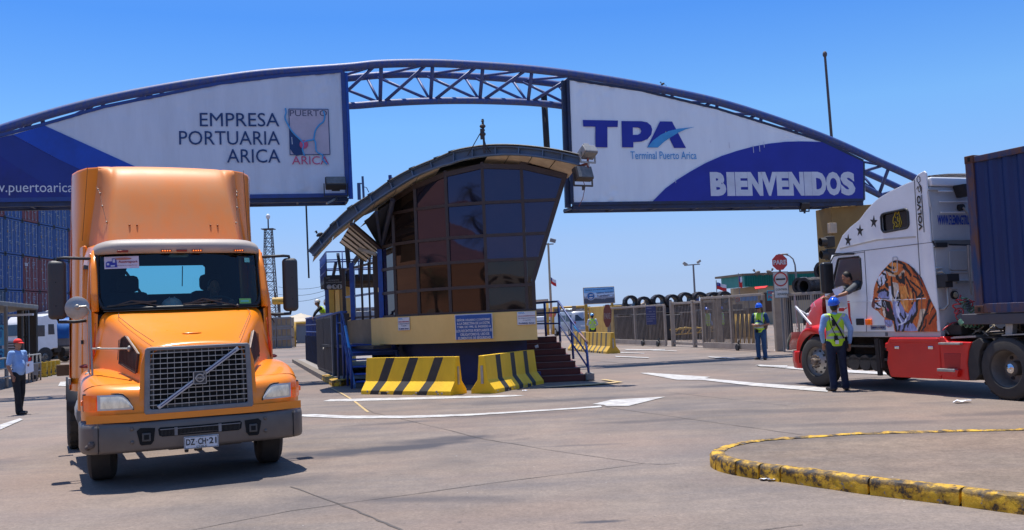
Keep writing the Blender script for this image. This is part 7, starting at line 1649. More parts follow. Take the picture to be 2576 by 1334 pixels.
    # top
    tb=MB(); cap(tb,P['chest']+Vector((0,0,.02)),P['waist'],.165,.15,.66); cap(tb,P['waist'],P['hip'],.152,.165,.68); cap(tb,P['shL'],P['shR'],.065,.065); cap(tb,P['chest']+Vector((0,0,.02)),P['neck']-Vector((0,0,.06)),.14,.085,.72)
    if belly: tb.ell(P['waist']+Vector((0,-.03,.02)),(.155,.12+belly,.22))
    for s in 'LR':
        cap(tb,P['chest']+Vector((0,0,.04)),P['sh'+s],.12,.068,.8)
        if sleeve=='long': cap(tb,P['sh'+s],P['el'+s],.068,.054); cap(tb,P['el'+s],P['el'+s].lerp(P['ha'+s],.93),.054,.040)
        else: cap(tb,P['sh'+s],P['sh'+s].lerp(P['el'+s],.78),.070,.062)
    cap(tb,P['neck']-Vector((0,0,.05)),P['neck']-Vector((0,0,.015)),.068,.064)
    remeshed('shirt',tb,top,t,vox=.013)
    if vest:
        vb=MB(); cap(vb,P['chest']+Vector((0,0,.03)),P['waist'],.178,.168,.72); cap(vb,P['waist'],P['hip']+Vector((0,0,.02)),.168,.178,.74); cap(vb,P['shL']*.92+P['neck']*.08,P['shR']*.92+P['neck']*.08,.070,.070,.9)
        if belly: vb.ell(P['waist']+Vector((0,-.05,0)),(.165,.145+belly,.16))
        remeshed('vest',vb,vest,t,vox=.013)
    if lower:
        lb=MB(); cap(lb,P['hip']+Vector((0,0,.05)),P['hip']-Vector((0,0,.04)),.150,.155,.72)
        for s in 'LR':
            cap(lb,P['hp'+s],P['kn'+s],.098,.075); cap(lb,P['kn'+s],P['an'+s]+Vector((0,0,.02)),.075,.068); cap(lb,P['an'+s]+Vector((0,0,.05)),P['an'+s]-Vector((0,.01,.01)),.072,.075)
        remeshed('trousers',lb,legs,t,vox=.014)
        bb=MB(); cap(bb,P['hip']+Vector((0,0,.085)),P['hip']+Vector((0,0,.10)),.156,.156,.70)
        if not vest: remeshed('belt',bb,BLACKC,t,vox=.014)
        for s in 'LR':
            sb_=MB(); a=P['an'+s]; tt=P['toe'+s]; b_=Vector((a.x,a.y+.02,tt.z+.012)); cap(sb_,b_,Vector((tt.x,tt.y,tt.z+.012)),.045,.038,.9); cap(sb_,a-Vector((0,0,.02)),b_,.045,.045); remeshed('shoe',sb_,shoes,t,vox=.010)
    if hat=='helmet':
        hm_=MB(); hm_.ell(h+fu*.062-f*.002,(.104,.125,.108),24,14,Th); hh_=MB()
        hm_.v=[v if (v-h).dot(fu)>.045 else v+fu*(.045-(v-h).dot(fu)) for v in hm_.v]
        o=Th; br_=MB(); 
        n=28; ring=[]
        for rr_i,(ra,rb,hz) in enumerate(((.098,.118,.050),(.112,.134,.040),(.108,.130,.034))):
            ring.append([h+fu*hz+(-sx)*math.cos(2*math.pi*i/n)*ra+f*(math.sin(2*math.pi*i/n)*rb+(.045*max(0,math.sin(2*math.pi*i/n))**3 if rr_i else 0)) for i in range(n)])
        hm_.grid(ring,close=True)
        for q in (-.03,0,.03): hm_.tube([h+fu*(.062+.108*math.cos(R(a)))-f*(.002)+f*.125*math.sin(R(a))+sx*q for a in range(-60,61,15)],.008,6)
        # chin strap side
        ob=obj('helmet',hm_,hatmat,t,smooth=50)
        sm_=MB(); sm_.tube([h+sx*.085+fu*.04,h+sx*.078-fu*.05+f*.02],.006,5); sm_.tube([h-sx*.085+fu*.04,h-sx*.078-fu*.05+f*.02],.006,5); obj('helmet_strap',sm_,BLACKC,ob)
    if hat=='cap':
        hm_=MB(); hm_.ell(h+fu*.050-f*.006,(.090,.108,.082),20,12,Th); hm_.v=[v if (v-h).dot(fu)>.035 else v+fu*(.035-(v-h).dot(fu)) for v in hm_.v]
        br_=[]; 
        for j in range(5):
            r=[]; 
            for i in range(9): a=R(-55+110*i/8); rad=.095+.024*j*(math.cos(a*1.2)); r.append(h+fu*(.048-.006*j)+f*math.cos(a)*rad+sx*math.sin(a)*.085)
            br_.append(r)
        hm_.grid(br_); o=obj('cap',hm_,hatmat,t,smooth=50); sd=o.modifiers.new('k','SOLIDIFY'); sd.thickness=.006
    return t
def lp(p,y=0): return p
# guard by the white truck: seen from behind, looking up to the right
g0=gp(2110,984)
guard=person('guard in blue helmet and crossed hi-vis vest, back turned, beside the white truck door',(g0.x,g0.y,0),R(180-4),1.74,top=SHIRT,sleeve='long',legs=NAVYC,vest=VB,hat='helmet',hatmat=HELB,
  pose=dict(face=(-.55,-.75,.28),head=(-.02,-.03,1.625),elR=(-.285,.03,1.16),haR=(-.27,-.05,.90),elL=(.26,.02,1.15),haL=(.21,-.10,.93),anL=(.09,.03,.09),anR=(-.15,-.05,.09),toeL=(.17,-.15,.03),toeR=(-.24,-.22,.03),knR=(-.12,-.06,.5)),belly=.0)
# radio, strap, badge
mb=MB(); mb.tube([(.085,.115,1.44),(.02,.145,1.30),(-.06,.145,1.14),(-.12,.145,1.00)],[.014,.016,.013,.012],6); mb.tube([(.12,.10,1.44),(.12,.14,1.28),(.06,.15,1.12),(-.02,.15,.97)],.007,5); mb.box((.0,.13,.95),(.06,.17,1.06)); mb.box((.035,.125,1.24),(.085,.165,1.36)); obj('shoulder_strap',mb,BLACKC,guard)
mb=MB(); mb.box((-.01,.165,.90),(.05,.18,.97)); obj('badge',mb,SW,guard)
mb=MB(); mb.box((-.22,.0,.80),(-.17,.06,.95)); mb.cyl((-.195,.03,.95),(-.195,.03,1.05),.006); obj('radio',mb,BLACKC,guard,bevel=.01)
# guard by the sliding gate: facing left, hands together
g1=gp(1917,905)
person('guard in blue helmet, sunglasses and hi-vis vest, hands folded, by the sliding gate',(g1.x,g1.y,0),R(-38),1.74,top=M('petrol_shirt',(.01,.06,.16),.8,c2=(.008,.04,.1),scale=8,bump=.4,bscale=18),sleeve='short',legs=JEAN,vest=VF,hat='helmet',hatmat=HELB,
  pose=dict(elR=(-.27,.03,1.12),haR=(-.10,-.20,1.09),ptR=(.02,-.25,1.07),elL=(.27,.03,1.12),haL=(.10,-.21,1.07),ptL=(-.02,-.26,1.08),face=(-.15,-1,-.05)),belly=.05)
gd=[o for o in col.objects if o.name.startswith('person')][-1]
mb=MB(); mb.box((-.07,-.115,1.615),(.07,-.095,1.648)); mb.tube([(-.075,-.09,1.635),(-.08,.0,1.63)],.005,5); mb.tube([(.075,-.09,1.635),(.08,.0,1.63)],.005,5); obj('sunglasses',mb,M('lens_black',(.01,.01,.01),.1),gd,bevel=.006)
mb=MB(); mb.box((-.08,-.20,.86),(.0,-.15,1.0)); mb.tube([(-.04,-.18,1.0),(.0,-.15,1.2),(.05,-.07,1.44)],.008,5); obj('radio_pouch',mb,BLACKC,gd,bevel=.01)
mb=MB(); mb.ell((.19,.0,1.10),(.055,.10,.16)); obj('side_bag',mb,M('brown_cloth',(.10,.065,.05),.85,scale=9),gd,smooth=True)
# driver waiting on the left: red cap, blue shirt
g2=gp(47,1043)
pm=person('man in red cap and light blue short-sleeved shirt holding papers on the left',(g2.x,g2.y,0),R(72),1.66,top=SHIRT,sleeve='short',legs=BLACKC,hat='cap',hatmat=REDC,
  pose=dict(face=(-.06,-1,-.02),elR=(-.26,.02,1.12),haR=(-.24,-.07,.92),elL=(.25,.03,1.12),haL=(.16,-.20,1.10),ptL=(.05,-.27,1.13),anR=(-.10,-.10,.09),toeR=(-.10,-.30,.03),knR=(-.10,-.08,.5),anL=(.10,.08,.09),toeL=(.12,-.10,.03),knL=(.10,.0,.5)),belly=.02)
P0=thing('paper','white papers and red card held by the man in the red cap','paper',(g2.x,g2.y,0),R(72),local=True); P0.scale=(.95,)*3
mb=MB(); mb.add([(.04,-.20,1.20),(.12,-.33,1.22),(.10,-.36,.98),(.0,-.22,.92)],[(0,1,2,3)]); o=obj('sheet',mb,PAPER,P0); sd=o.modifiers.new('k','SOLIDIFY'); sd.thickness=.004
mb=MB(); mb.box((.08,-.28,.90),(.22,-.26,1.16),Matrix.Rotation(.1,4,'Y')); o=obj('folder',mb,GREYM,P0,bevel=.004)
mb=MB(); mb.add([(.10,-.22,1.30),(.14,-.26,1.30),(.10,-.26,1.16),(.06,-.22,1.16)],[(0,1,2,3)]); obj('red_card',mb,REDC,P0)
# worker at the van
g3=gp(1493,870); hW=1.72
person('worker in turquoise helmet and yellow crossed vest seen from behind beside the silver van',(g3.x,g3.y,0),R(180),1.68,top=PALEC,sleeve='long',legs=NAVYC,vest=VB,hat='helmet',hatmat=M('cyan_helmet',(.02,.30,.70),.3,coat=.4),detail=False,pose=dict(elL=(.27,-.05,1.16),haL=(.14,-.2,1.05),elR=(-.27,-.05,1.16),haR=(-.14,-.2,1.05)))
# two workers leaning on the walkway rail
for i,(t_,o_,lab,tp) in enumerate(((11.0,-.35,'nearer worker in white helmet and black sleeves leaning on the blue walkway rail',BLACKC),(11.6,-.75,'farther worker in white helmet and pale sleeves behind the one leaning on the walkway rail',PALEC))):
    p=kw(t_,1.02,o_)
    person(lab,(p.x,p.y,1.02),R(-75),1.72,top=tp,sleeve='long',legs=NAVYC,vest=VB,hat='helmet',hatmat=HELW,detail=False,
      pose=dict(head=(0,-.30,1.56),neck=(0,-.22,1.42),chest=(0,-.13,1.25),waist=(0,-.03,1.05),shL=(.18,-.20,1.37),shR=(-.18,-.20,1.37),elL=(.24,-.38,1.18),elR=(-.24,-.38,1.18),haL=(.16,-.46,1.04),haR=(-.16,-.46,1.04)))
# two workers behind the bar gates
for (x,y,lab,yw,Y) in ((1782,868,'worker in blue helmet and yellow vest behind the bar gate, left of the pair',30,46),(1818,866,'worker in blue helmet and yellow vest behind the bar gate, right of the pair',-120,47)):
    p=at(x,y,Y); person(lab,(p.x,p.y,0),R(yw),1.72,top=SHIRT,sleeve='long',legs=NAVYC,vest=VF,hat='helmet',hatmat=HELB,detail=False)
# driver of the orange truck
OM=Matrix.Translation((-3.52,10.6,0))@Matrix.Rotation(R(26),4,'Z')
p=OM@Vector((.52,2.18,.60)); person('driver in dark red shirt sitting behind the steering wheel of the orange truck',p,R(26),1.75,top=M('maroon_shirt',(.16,.025,.02),.85,scale=8),sleeve='short',lower=False,pose=dict(face=(0,-1,-.08),elL=(.27,-.22,1.20),haL=(.17,-.50,1.36),elR=(-.27,-.22,1.20),haR=(-.20,-.50,1.36),hip=(0,0,.97)))
# driver of the white truck leaning out of the window
p=WM@Vector((3.36,-.17,.66))
dv=person('driver with black hair leaning out of the white truck window holding a paper',p,R(255),1.72,top=M('grey_teeshirt',(.10,.11,.12),.85,scale=8),sleeve='short',lower=False,
  pose=dict(head=(.06,-.20,1.50),neck=(.03,-.08,1.40),face=(.35,-.9,-.45),shL=(.17,-.06,1.34),shR=(-.15,-.10,1.33),elL=(.36,-.26,1.20),haL=(.36,-.50,1.13),ptL=(.34,-.66,1.11),elR=(.02,-.36,1.26),haR=(.20,-.60,1.15),ptR=(.28,-.72,1.14)))
# paper he hands over, second sheet resting below
def wpt(px,py,y): P=WM@Vector((0,y,0)); f=Fr((P.x,P.y),WA); a,b=f.px(*zW1(px,py)); return WM@Vector((a,y,b))
t=thing('paper','white sheets of paper held out of the window by the white truck driver','paper',wpt(430,330,.3),0)
mb=MB(); mb.add([wpt(370,310,.42),wpt(455,277,.36),wpt(470,312,.32),wpt(400,370,.40)],[(0,1,2,3)]); o=obj('sheet',mb,PAPER,t); sd=o.modifiers.new('k','SOLIDIFY'); sd.thickness=.003
mb=MB(); mb.add([wpt(403,368,.30),wpt(490,350,.22),wpt(497,452,.16),wpt(420,458,.22)],[(0,1,2,3)]); o=obj('sheet',mb,M('thin_paper',(.62,.66,.74),.8,c2=(.52,.57,.66),scale=30),t); sd=o.modifiers.new('k','SOLIDIFY'); sd.thickness=.003
# white hard hat on the dash of the orange truck
hh=thing('hard_hat','pale hard hat lying on the dashboard behind the orange truck windscreen','hard hat',OM@Vector((-.10,1.44,1.93)),R(26),local=True)
mb=MB(); rr__=[]
for z,r in ((0,.155),(.004,.15),(.006,.135),(.05,.132),(.09,.115),(.125,.085),(.145,.045),(.15,.002)): rr__.append([Vector((math.cos(2*math.pi*i/24)*r,math.sin(2*math.pi*i/24)*r*1.1,z)) for i in range(24)])
mb.grid(rr__,close=True)
for q in (-.03,.03): mb.tube([(q,.145*math.cos(R(a)),.01+.145*math.sin(R(a))) for a in range(10,171,16)],.007,6)
obj('shell',mb,HELW,hh,smooth=50)
# ================= sliding gates =================
GT=M('gate_grey',(.44,.37,.30),.6,c2=(.26,.21,.17),scale=3,contrast=.8,bump=.1)
GTD=M('gate_dark',(.30,.25,.20),.6,c2=(.16,.13,.10),scale=3)
fa=gp(1544,865); fb=gp(1962,884); FG=Fr((fa.x,fa.y),math.degrees(math.atan2((fb-fa).y,(fb-fa).x))); FL=(fb-fa).length
def fs(x,y=0): return FG.px(x,y if y else 800)[0]
def bargate(name,label,x0,x1,off,zt,nb,solid=False,post=True,wheels=(),sl=0.):
    a=FG.px(x0,800)[0]; b=FG.px(x1,800)[0]; t=thing('sliding_gate',label,'gate',FG.w((a+b)/2,0,off))
    mb=MB(); mb.bar(FG.w(a,zt,off),FG.w(b,zt+sl,off),.09,.10); mb.bar(FG.w(a,.16,off),FG.w(b,.16,off),.09,.24 if solid else .12)
    for s in (a,b,(a+b)/2): mb.bar(FG.w(s,.1,off),FG.w(s,zt,off),.11,.10,up=FG.n)
    obj('frame',mb,GT,t,bevel=.008)
    L=abs(b-a); n=nb; mb=MB()
    for i in range(n): s=a+(b-a)*(i+.5)/n; w_=.022 if solid else .014; mb.bar(FG.w(s,.2,off),FG.w(s,zt,off),w_,w_,up=FG.n)
    obj('bars',mb,GT if not solid else GTD,t)
    for w in wheels: s=FG.px(w,800)[0]; mb=MB(); p=FG.w(s,.13,off+.1); mb.cyl(p,p+FG.n*.06,.13,n=16); mb.bar(FG.w(s,.13,off+.12),FG.w(s,.4,off+.05),.05); obj('wheel',mb,DARK,t)
    return t
bargate('a','far grey sliding gate panel with closely set bars, nearest the yellow wall',1548,1690,.35,1.93,44,True,wheels=(1636,1675))
bargate('b','middle grey bar gate through which two workers can be seen',1692,1800,0,1.98,28)
bargate('c','near grey sliding gate panel with closely set bars behind the guard in sunglasses',1792,1950,.45,2.12,48,True,wheels=(1885,))
bargate('d','grey bar gate running on behind the white truck hood',1975,2125,0,2.05,26)
for (x,lab) in ((1692,'far'),(1746,'mid'),(1811,'third')):
    s=fs(x); mb=MB(); mb.bar(FG.w(s,0,.02),FG.w(s,2.08,.02),.16,.16,up=FG.n); tag(obj('gate_post',mb,GT,bevel=.01),{'far':'grey steel gate post beside the blue notice board','mid':'grey steel gate post left of the two workers behind the bars','third':'grey steel gate post at the near end of the bar gate'}[lab],'post',group='posts of the sliding gates')
mb=MB(); p=gp(1962,884); mb.box((p.x-.14,p.y-.14,0),(p.x+.14,p.y+.14,2.15)); tag(obj('gate_post',mb,GT,bevel=.02),'thick grey post under the red stop sign','post',group='posts of the sliding gates')
mb=MB(); 
for x in (1956,): 
    s=fs(x); P=[FG.w(s-.15,.3+i*.2,.55+.03*(i%2)) for i in range(9)]; mb.tube(P,.05,6)
tag(obj('chain',mb,M('rust_chain',(.12,.06,.04),.7,scale=20)),'rusty chain hanging on the edge of the near sliding gate','chain')
# ---- signs
sg=Fr((p.x*(p.y-.75)/p.y,p.y-.75),-2.)
zP=zm(1920,640,.2398)
def sxy(x,y): return sg.px(*zP(x,y))
st=thing('stop_sign','red octagonal PARE sign on a post above the customs control sign','road sign',sg.w(0,0))
c=sxy(494,193); r=.285; oc=[(c[0]+r*math.cos(R(22.5+45*k)),c[1]+r*1.05*math.sin(R(22.5+45*k))) for k in range(8)]
mb=MB(); mb.prism(oc,.02,Tn(sg,.02)); pb=obj('panel',mb,M('sign_bright_red',(.62,.05,.04),.5,c2=(.52,.05,.05),scale=3),st)
a=sxy(426,222);b=sxy(562,165); text('lettering','PARE',lambda p_,q,r_:sg.w(a[0]+p_,a[1]+q,.045+r_),b[0]-a[0],b[1]-a[1],SW,pb,bold=.03)
mb=MB(); mb.bar(sg.w(c[0],0,-.02),sg.w(c[0],c[1]+.3,-.02),.07); obj('post',mb,GREYM,st)
ct=thing('control_sign','white CONTROL ADUANA sign with red ring and black bar below the octagonal sign','road sign',sg.w(0,0))
P=[sxy(416,300),sxy(578,295),sxy(596,578),sxy(440,583)]; mb=MB(); mb.prism(P,.02,Tn(sg,.02)); cp=obj('panel',mb,M('sign_cream',(.80,.76,.68),.6,c2=(.62,.58,.50),scale=4),ct,bevel=.004)
mb=MB(); Q=[sg.w(*q,.05) for q in P]; mb.tube(Q+[Q[0]],.015,4); obj('border',mb,GREYM,cp)
c=sxy(504,378); mb=MB(); mb.tube([sg.w(c[0]+.225*math.cos(R(a)),c[1]+.235*math.sin(R(a)),.05) for a in range(0,361,15)],.022,6); obj('red_ring',mb,M('sign_bright_red',(.6,.05,.04)),cp)
mb=MB(); mb.bar(sg.w(c[0]-.165,c[1],.05),sg.w(c[0]+.165,c[1],.05),.03,.055); obj('black_bar',mb,BLK,cp)
for s_,x0,y0,x1,y1 in (('CONTROL',450,475,575,503),('ADUANA',468,525,572,553)):
    a=sxy(x0,y1);b=sxy(x1,y0); text('lettering',s_,lambda p_,q,r_:sg.w(a[0]+p_,a[1]+q,.045+r_),b[0]-a[0],b[1]-a[1],BLK,cp)
# turned PARE sign and blue notice near the far gate
z5f=zm(1500,640,.20186)
f2=Fr(tuple(FG.w(fs(1560),0,.9))[:2],-12.)
q=lambda x,y:f2.px(*z5f(x,y))
t=thing('stop_sign','faded red PARE sign seen at an angle in front of the far sliding gate','road sign',f2.w(0,0))
P=[q(412,778),q(460,775),q(490,850),q(490,990),q(455,1068),q(420,1070),q(388,985),q(388,845)]; mb=MB(); mb.prism(P,.03,Tn(f2,0)); o=obj('panel',mb,M('faded_red',(.24,.06,.045),.6,c2=(.2,.07,.05),scale=4),t)
a=q(402,965);b=q(478,885); text('lettering','PARE',lambda p_,q_,r_:f2.w(a[0]+p_,a[1]+q_,.035+r_),b[0]-a[0],b[1]-a[1],M('faded_white',(.36,.26,.24),.6),o,bold=.03)
mb=MB(); m_=q(438,900); mb.bar(f2.w(m_[0],0,-.03),f2.w(m_[0],m_[1]+.3,-.03),.07); obj('post',mb,GREYM,t)
f3=Fr(tuple(FG.w(fs(1700),0,.35))[:2],-10.); q3=lambda x,y:f3.px(*z5f(x,y))
t=thing('notice_board','blue notice board with pale text hung on the bar gates','sign board',f3.w(0,0))
a=q3(945,1040);b=q3(1062,795); mb=MB(); mb.prism([(a[0],a[1]),(b[0],a[1]),(b[0],b[1]),(a[0],b[1])],.03,Tn(f3,0)); o=obj('panel',mb,M('notice_navy',(.035,.05,.17),.6,c2=(.05,.06,.15),scale=3),t,bevel=.01)
mb=MB(); W_=b[0]-a[0];H_=b[1]-a[1]
for v,u0,u1 in ((.86,.1,.6),(.68,.3,.6),(.68,.75,.9),(.54,.06,.92),(.41,.06,.3),(.41,.4,.92),(.29,.06,.9),(.17,.1,.65)):
    u=u0
    while u<u1: mb.box((0,0,0),(0,0,0)) if False else mb.add([f3.w(a[0]+W_*u,a[1]+H_*v,.034),f3.w(a[0]+W_*min(u+.07,u1),a[1]+H_*v,.034),f3.w(a[0]+W_*min(u+.07,u1),a[1]+H_*(v+.05),.034),f3.w(a[0]+W_*u,a[1]+H_*(v+.05),.034)],[(0,1,2,3)]); u+=.10
obj('faded_text',mb,M('faded_text',(.22,.22,.33),.7),o,flip=False)
# ================= wire-rod coils on a low loader behind the gates =================
WIRE=M('wire_rod',(.028,.027,.03),.45,metal=.5,c2=(.07,.055,.05),scale=6,contrast=.9,stretch=(1,12,1),bump=.9,bscale=14)
def wirecoil(label,P,yaw,Ro=.42,Ri=.27,L=1.0,grp='coils of black wire rod'):
    t=thing('wire_coil',label,'wire coil',P,yaw,grp,local=True); mb=MB(); n=30; rows=[]
    prof=[(Ri,0)]; m=12
    for j in range(m+1):
        y=L*j/m; prof.append((Ro+ .012*math.sin(j*2.7)+.008*math.sin(j*5.1),y))
    prof.append((Ri,L)); 
    for j in range(6,-1,-1): prof.append((Ri+.01*math.sin(j*3),L*j/6))
    mb.lathe(prof,(0,0,0),(0,1,0),n); 
    for v in mb.v: v+=Vector((noise.noise(v*5+Vector(P))*.022,0,noise.noise(v*5+Vector((9,9,9))+Vector(P))*.022))
    obj('windings',mb,WIRE,t,smooth=50)
    mb=MB(); rs2=random.Random(label)
    for k in range(7):
        y=rs2.uniform(0,L); r=Ro+rs2.uniform(0,.02); a0=rs2.uniform(0,6); mb.tube([(r*math.cos(a0+i*.3),y+.03*math.sin(i*.7),r*math.sin(a0+i*.3)) for i in range(15)],.010,5)
    obj('loose_wire',mb,WIRE,t)
    for a in (40,160,270): 
        mb=MB(); ca,sa=math.cos(R(a)),math.sin(R(a)); mb.tube([(Ri*ca*.97,-.01,Ri*sa*.97),(Ro*ca*1.02,-.01,Ro*sa*1.02),(Ro*ca*1.03,L+.01,Ro*sa*1.03)],.012,4); obj('band',mb,DARK,t)
    return t
YC=58
cs=[(1000,700),(1127,712),(1270,692),(1402,692),(1532,672),(1665,668),(1800,672),(1905,665)]
nmz=['first','second','third','fourth','fifth','sixth','seventh','eighth']
for i,(x,y) in enumerate(cs):
    p=at(*z5(x,y),YC-i*.6); wirecoil('black wire rod coil lying above the gates, %s from the left of the row'%nmz[i],(p.x,p.y,p.z),R(3),.40,.25,1.0)
ll=thing('flatbed','dark flatbed trailer behind the gates carrying the row of wire coils','trailer',(at(*z5(1400,760),YC).x,YC,0))
a=at(*z5(900,752),YC); b=at(*z5(2000,715),YC-5); mb=MB(); mb.bar(Vector((a.x,a.y+.6,1.72)),Vector((b.x,b.y+.6,1.72)),2.2,.28); mb.bar(Vector((a.x,a.y+.6,1.3)),Vector((b.x,b.y+.6,1.3)),.5,.5); obj('deck',mb,DARK,ll)
for k in range(6):
    t=(k+.5)/6 if k not in (0,) else .07; c=a.lerp(b,t); mb=MB(); mb.cyl((c.x-.1,c.y-.5,.5),(c.x+.15,c.y-.4+.2,.5),.5,n=18); obj('wheel',mb,RUB,ll)
# second pile beside the white truck
zq=zm(1920,640,.2398); YB=46
for i,(x,y,R0,yw,lab) in enumerate(((760,455,.42,-58,'large wire rod coil beside the truck mirror, showing its open end'),(700,450,.42,-58,'wire rod coil behind the open-ended one left of the truck mirror'),(930,470,.42,-40,'wire rod coil half hidden by the white truck mirror'),(950,285,.45,-55,'wire rod coil on top of the pile by the white truck windscreen'),(1040,250,.45,-55,'upper wire rod coil touching the white truck cab outline'))):
    p=at(*zq(x,y),YB+(2 if i==1 else 0)+i*.3); wirecoil(lab,(p.x,p.y,p.z),R(yw),R0,R0*.66,1.4,grp='pile of wire coils by the white truck')
p=at(*zq(800,545),YB); mb=MB(); mb.box((p.x-1.2,p.y-.8,p.z-.25),(p.x+3.5,p.y+1.8,p.z+.02)); mb.box((p.x-1.0,p.y,0),(p.x-.8,p.y+.3,p.z-.2)); mb.box((p.x+3,p.y,0),(p.x+3.2,p.y+.3,p.z-.2)); tag(obj('coil_stand',mb,DARK,bevel=.02),'low dark stand under the wire coils beside the white truck','stand')
# ================= yellow frame, railings and wall on the far side =================
YP=M('yellow_pipe',(.55,.33,.03),.5,c2=(.38,.22,.05),scale=4)
yw=thing('yellow_wall','yellow sheet wall with railing on top beside the silver van','wall',(at(1500,800,62).x,62,0))
a=at(1484,812,62); b=at(1544,812,56); mb=MB(); mb.bar(Vector((a.x,a.y,1.05)),Vector((b.x,b.y,1.05)),.1,2.1); obj('sheet',mb,YELW,yw)
mb=MB(); P=[at(*z5(560,755),62),at(*z5(905,738),60)]; mb.tube(P,.04,6); P2=[at(*z5(560,800),62),at(*z5(905,765),60)]; mb.tube(P2,.04,6)
for k in range(26): t=k/25; mb.bar(P[0].lerp(P[1],t),P2[0].lerp(P2[1],t),.05)
for x in (560,812): mb.bar(Vector((at(*z5(x,735),61).x,61,0)),at(*z5(x,728),61),.2)
obj('railing',mb,YP,yw)
fr2=thing('pipe_frame','yellow pipe frame standing over the far lane behind the handrail','frame',(at(1385,800,80).x,80,0))
pipes(fr2,'pipe',[[at(*z4c(415,640),70),at(*z4c(415,312),70),at(*z4c(830,295),70)],[at(*z4c(350,650),68),at(*z4c(338,210),68)]],.10,YP)
mb=MB(); mb.bar(at(*z4c(175,235),68),at(*z4c(350,222),68),.2,.25); obj('beam',mb,CREAM,fr2)
mb=MB(); mb.bar(at(*z4c(648,292),69.5),at(*z4c(698,292),69.5),.1,.05); mb.prism([(0,0),(1,0),(1,1),(0,1)],.1,lambda a_,b_,c_:at(*z4c(648+50*a_,350-60*b_),69.5)+Vector((0,c_,0))); obj('small_panel',mb,GREYM,fr2)
# red sunshade
mb=MB(); mb.grid([[at(*z4c(x,y),86) for x in (325,360,400,448)] for y in (382,400,424)]); mb.grid([[at(*z4c(x,382),86+k) for x in (330,360,400,440)] for k in (0,2)]); o=obj('canopy',mb,M('sunshade_red',(.62,.06,.05),.7,c2=(.75,.3,.25),scale=1.2)); tag(o,'small red awning seen through the far handrail','awning'); sd=o.modifiers.new('k','SOLIDIFY'); sd.thickness=.04
# ================= vans =================
def prismy(mb,prof,x0,x1): 
    mb.prism(prof,x1-x0,lambda a,b,c:Vector((x0+c,a,b))); return mb
def van(name,label,P,yaw,col_,L=4.6,W_=1.75,H=1.95,kind='van'):
    t=thing(name,label,kind,P,yaw,None,local=True); w=W_/2
    pr=[(-L/2,.35),(-L/2,.95),(-L/2+.06,1.2),(-L/2+.18,H-.12),(-L/2+.35,H),(L/2-1.5,H),(L/2-1.1,H-.05),(L/2-.35,1.2),(L/2,1.0),(L/2+.03,.4)]
    rows=[]
    for x,k in ((-w,.92),(-w+.02,.97),(-w*.8,1),(0,1.01),(w*.8,1),(w-.02,.97),(w,.92)): rows.append([Vector((x*(1 if z<1.15 else 1-.10*(z-1.15)),y*k if abs(y)>L/2-.5 else y,.35+(z-.35)*(k if z>1.2 else 1))) for y,z in pr])
    mb=MB(); mb.grid(rows); n=len(pr); mb.f+=[tuple(range(n)),tuple(range(6*n,7*n))]; mb.m+=[0,0]; obj('body',mb,col_,t,smooth=40)
    G_=M('van_window',(.03,.04,.05),.08,c2=(.07,.08,.09),scale=3)
    mb=MB(); mb.add([(-w*.78,-L/2+.05,1.18),(w*.78,-L/2+.05,1.18),(w*.70,-L/2+.16,H-.28),(-w*.70,-L/2+.16,H-.28)],[(0,1,2,3)]); 
    for v in mb.v: v.y-=.02
    obj('rear_window',mb,G_,t)
    for s in (-1,1):
        for (ya,yb) in ((-L/2+.4,-L/2+1.5),(-L/2+1.6,L/2-1.7)):
            mb=MB(); mb.add([(s*(w+.006),ya,1.15),(s*(w+.006),yb,1.15),(s*(w*.93+.012),yb,H-.3),(s*(w*.93+.012),ya,H-.3)],[(0,1,2,3)]); obj('side_window',mb,G_,t)
        mb=MB(); mb.box((s*w*.86-.09,-L/2-.02,.95),(s*w*.86+.09,-L/2+.08,1.12)); obj('tail_light',mb,M('tail_red',(.35,.03,.02),.3),t)
        for y in (-L/2+.75,L/2-.85): mb=MB(); mb.cyl((s*(w-.2),y,.32),(s*(w+.01),y,.32),.32,n=18); o=obj('wheel',mb,RUB,t); mb=MB(); mb.cyl((s*(w),y,.32),(s*(w+.02),y,.32),.18,n=12); obj('rim',mb,GALV,o)
    mb=MB(); mb.box((-w*.95,-L/2-.12,.36),(w*.95,-L/2+.05,.60)); obj('rear_bumper',mb,col_,t,bevel=.05)
    mb=MB(); mb.box((-.26,-L/2-.03,.72),(.26,-L/2-.0,.84)); obj('number_plate',mb,SW,t)
    return t
SIL=M('van_silver',(.42,.44,.48),.3,metal=.3,c2=(.34,.36,.40),scale=2,coat=.4)
vp_=gp(1444,845.5); vn=van('parked_van','silver van with a loaded roof rack seen from behind next to the yellow wall',(vp_.x,vp_.y+2.2,0),R(20),SIL,H=1.95)
mb=MB()
for x in (-.6,.6): mb.bar((x,-1.8,2.05),(x,.8,2.05),.04)
for y in (-1.7,-.8,.1): mb.bar((-.65,y,2.06),(.65,y,2.06),.04)
obj('roof_rack',mb,SW,vn)
mb=MB(); mb.grid([[Vector((x,y,2.1+.16*math.cos(x*1.9)+.04*math.sin(y*5))) for x in (-.75,-.4,0,.4,.75)] for y in (-1.9,-1.4,-.8,-.2,.4)]); obj('roof_load',mb,M('load_sheet',(.5,.6,.55),.7,c2=(.6,.6,.6),scale=2),vn,smooth=True)
mb=MB(); mb.bar((.1,-2.32,1.1),(.12,-2.2,1.8),.03); mb.bar((.35,-2.32,1.1),(.33,-2.2,1.8),.03); obj('ladder',mb,SW,vn)
v2=gp(1368,838); van('parked_car','white estate car seen between the handrail posts of the red steps',(v2.x,v2.y,0),R(75),WHT,L=4.4,H=1.65,kind='car')
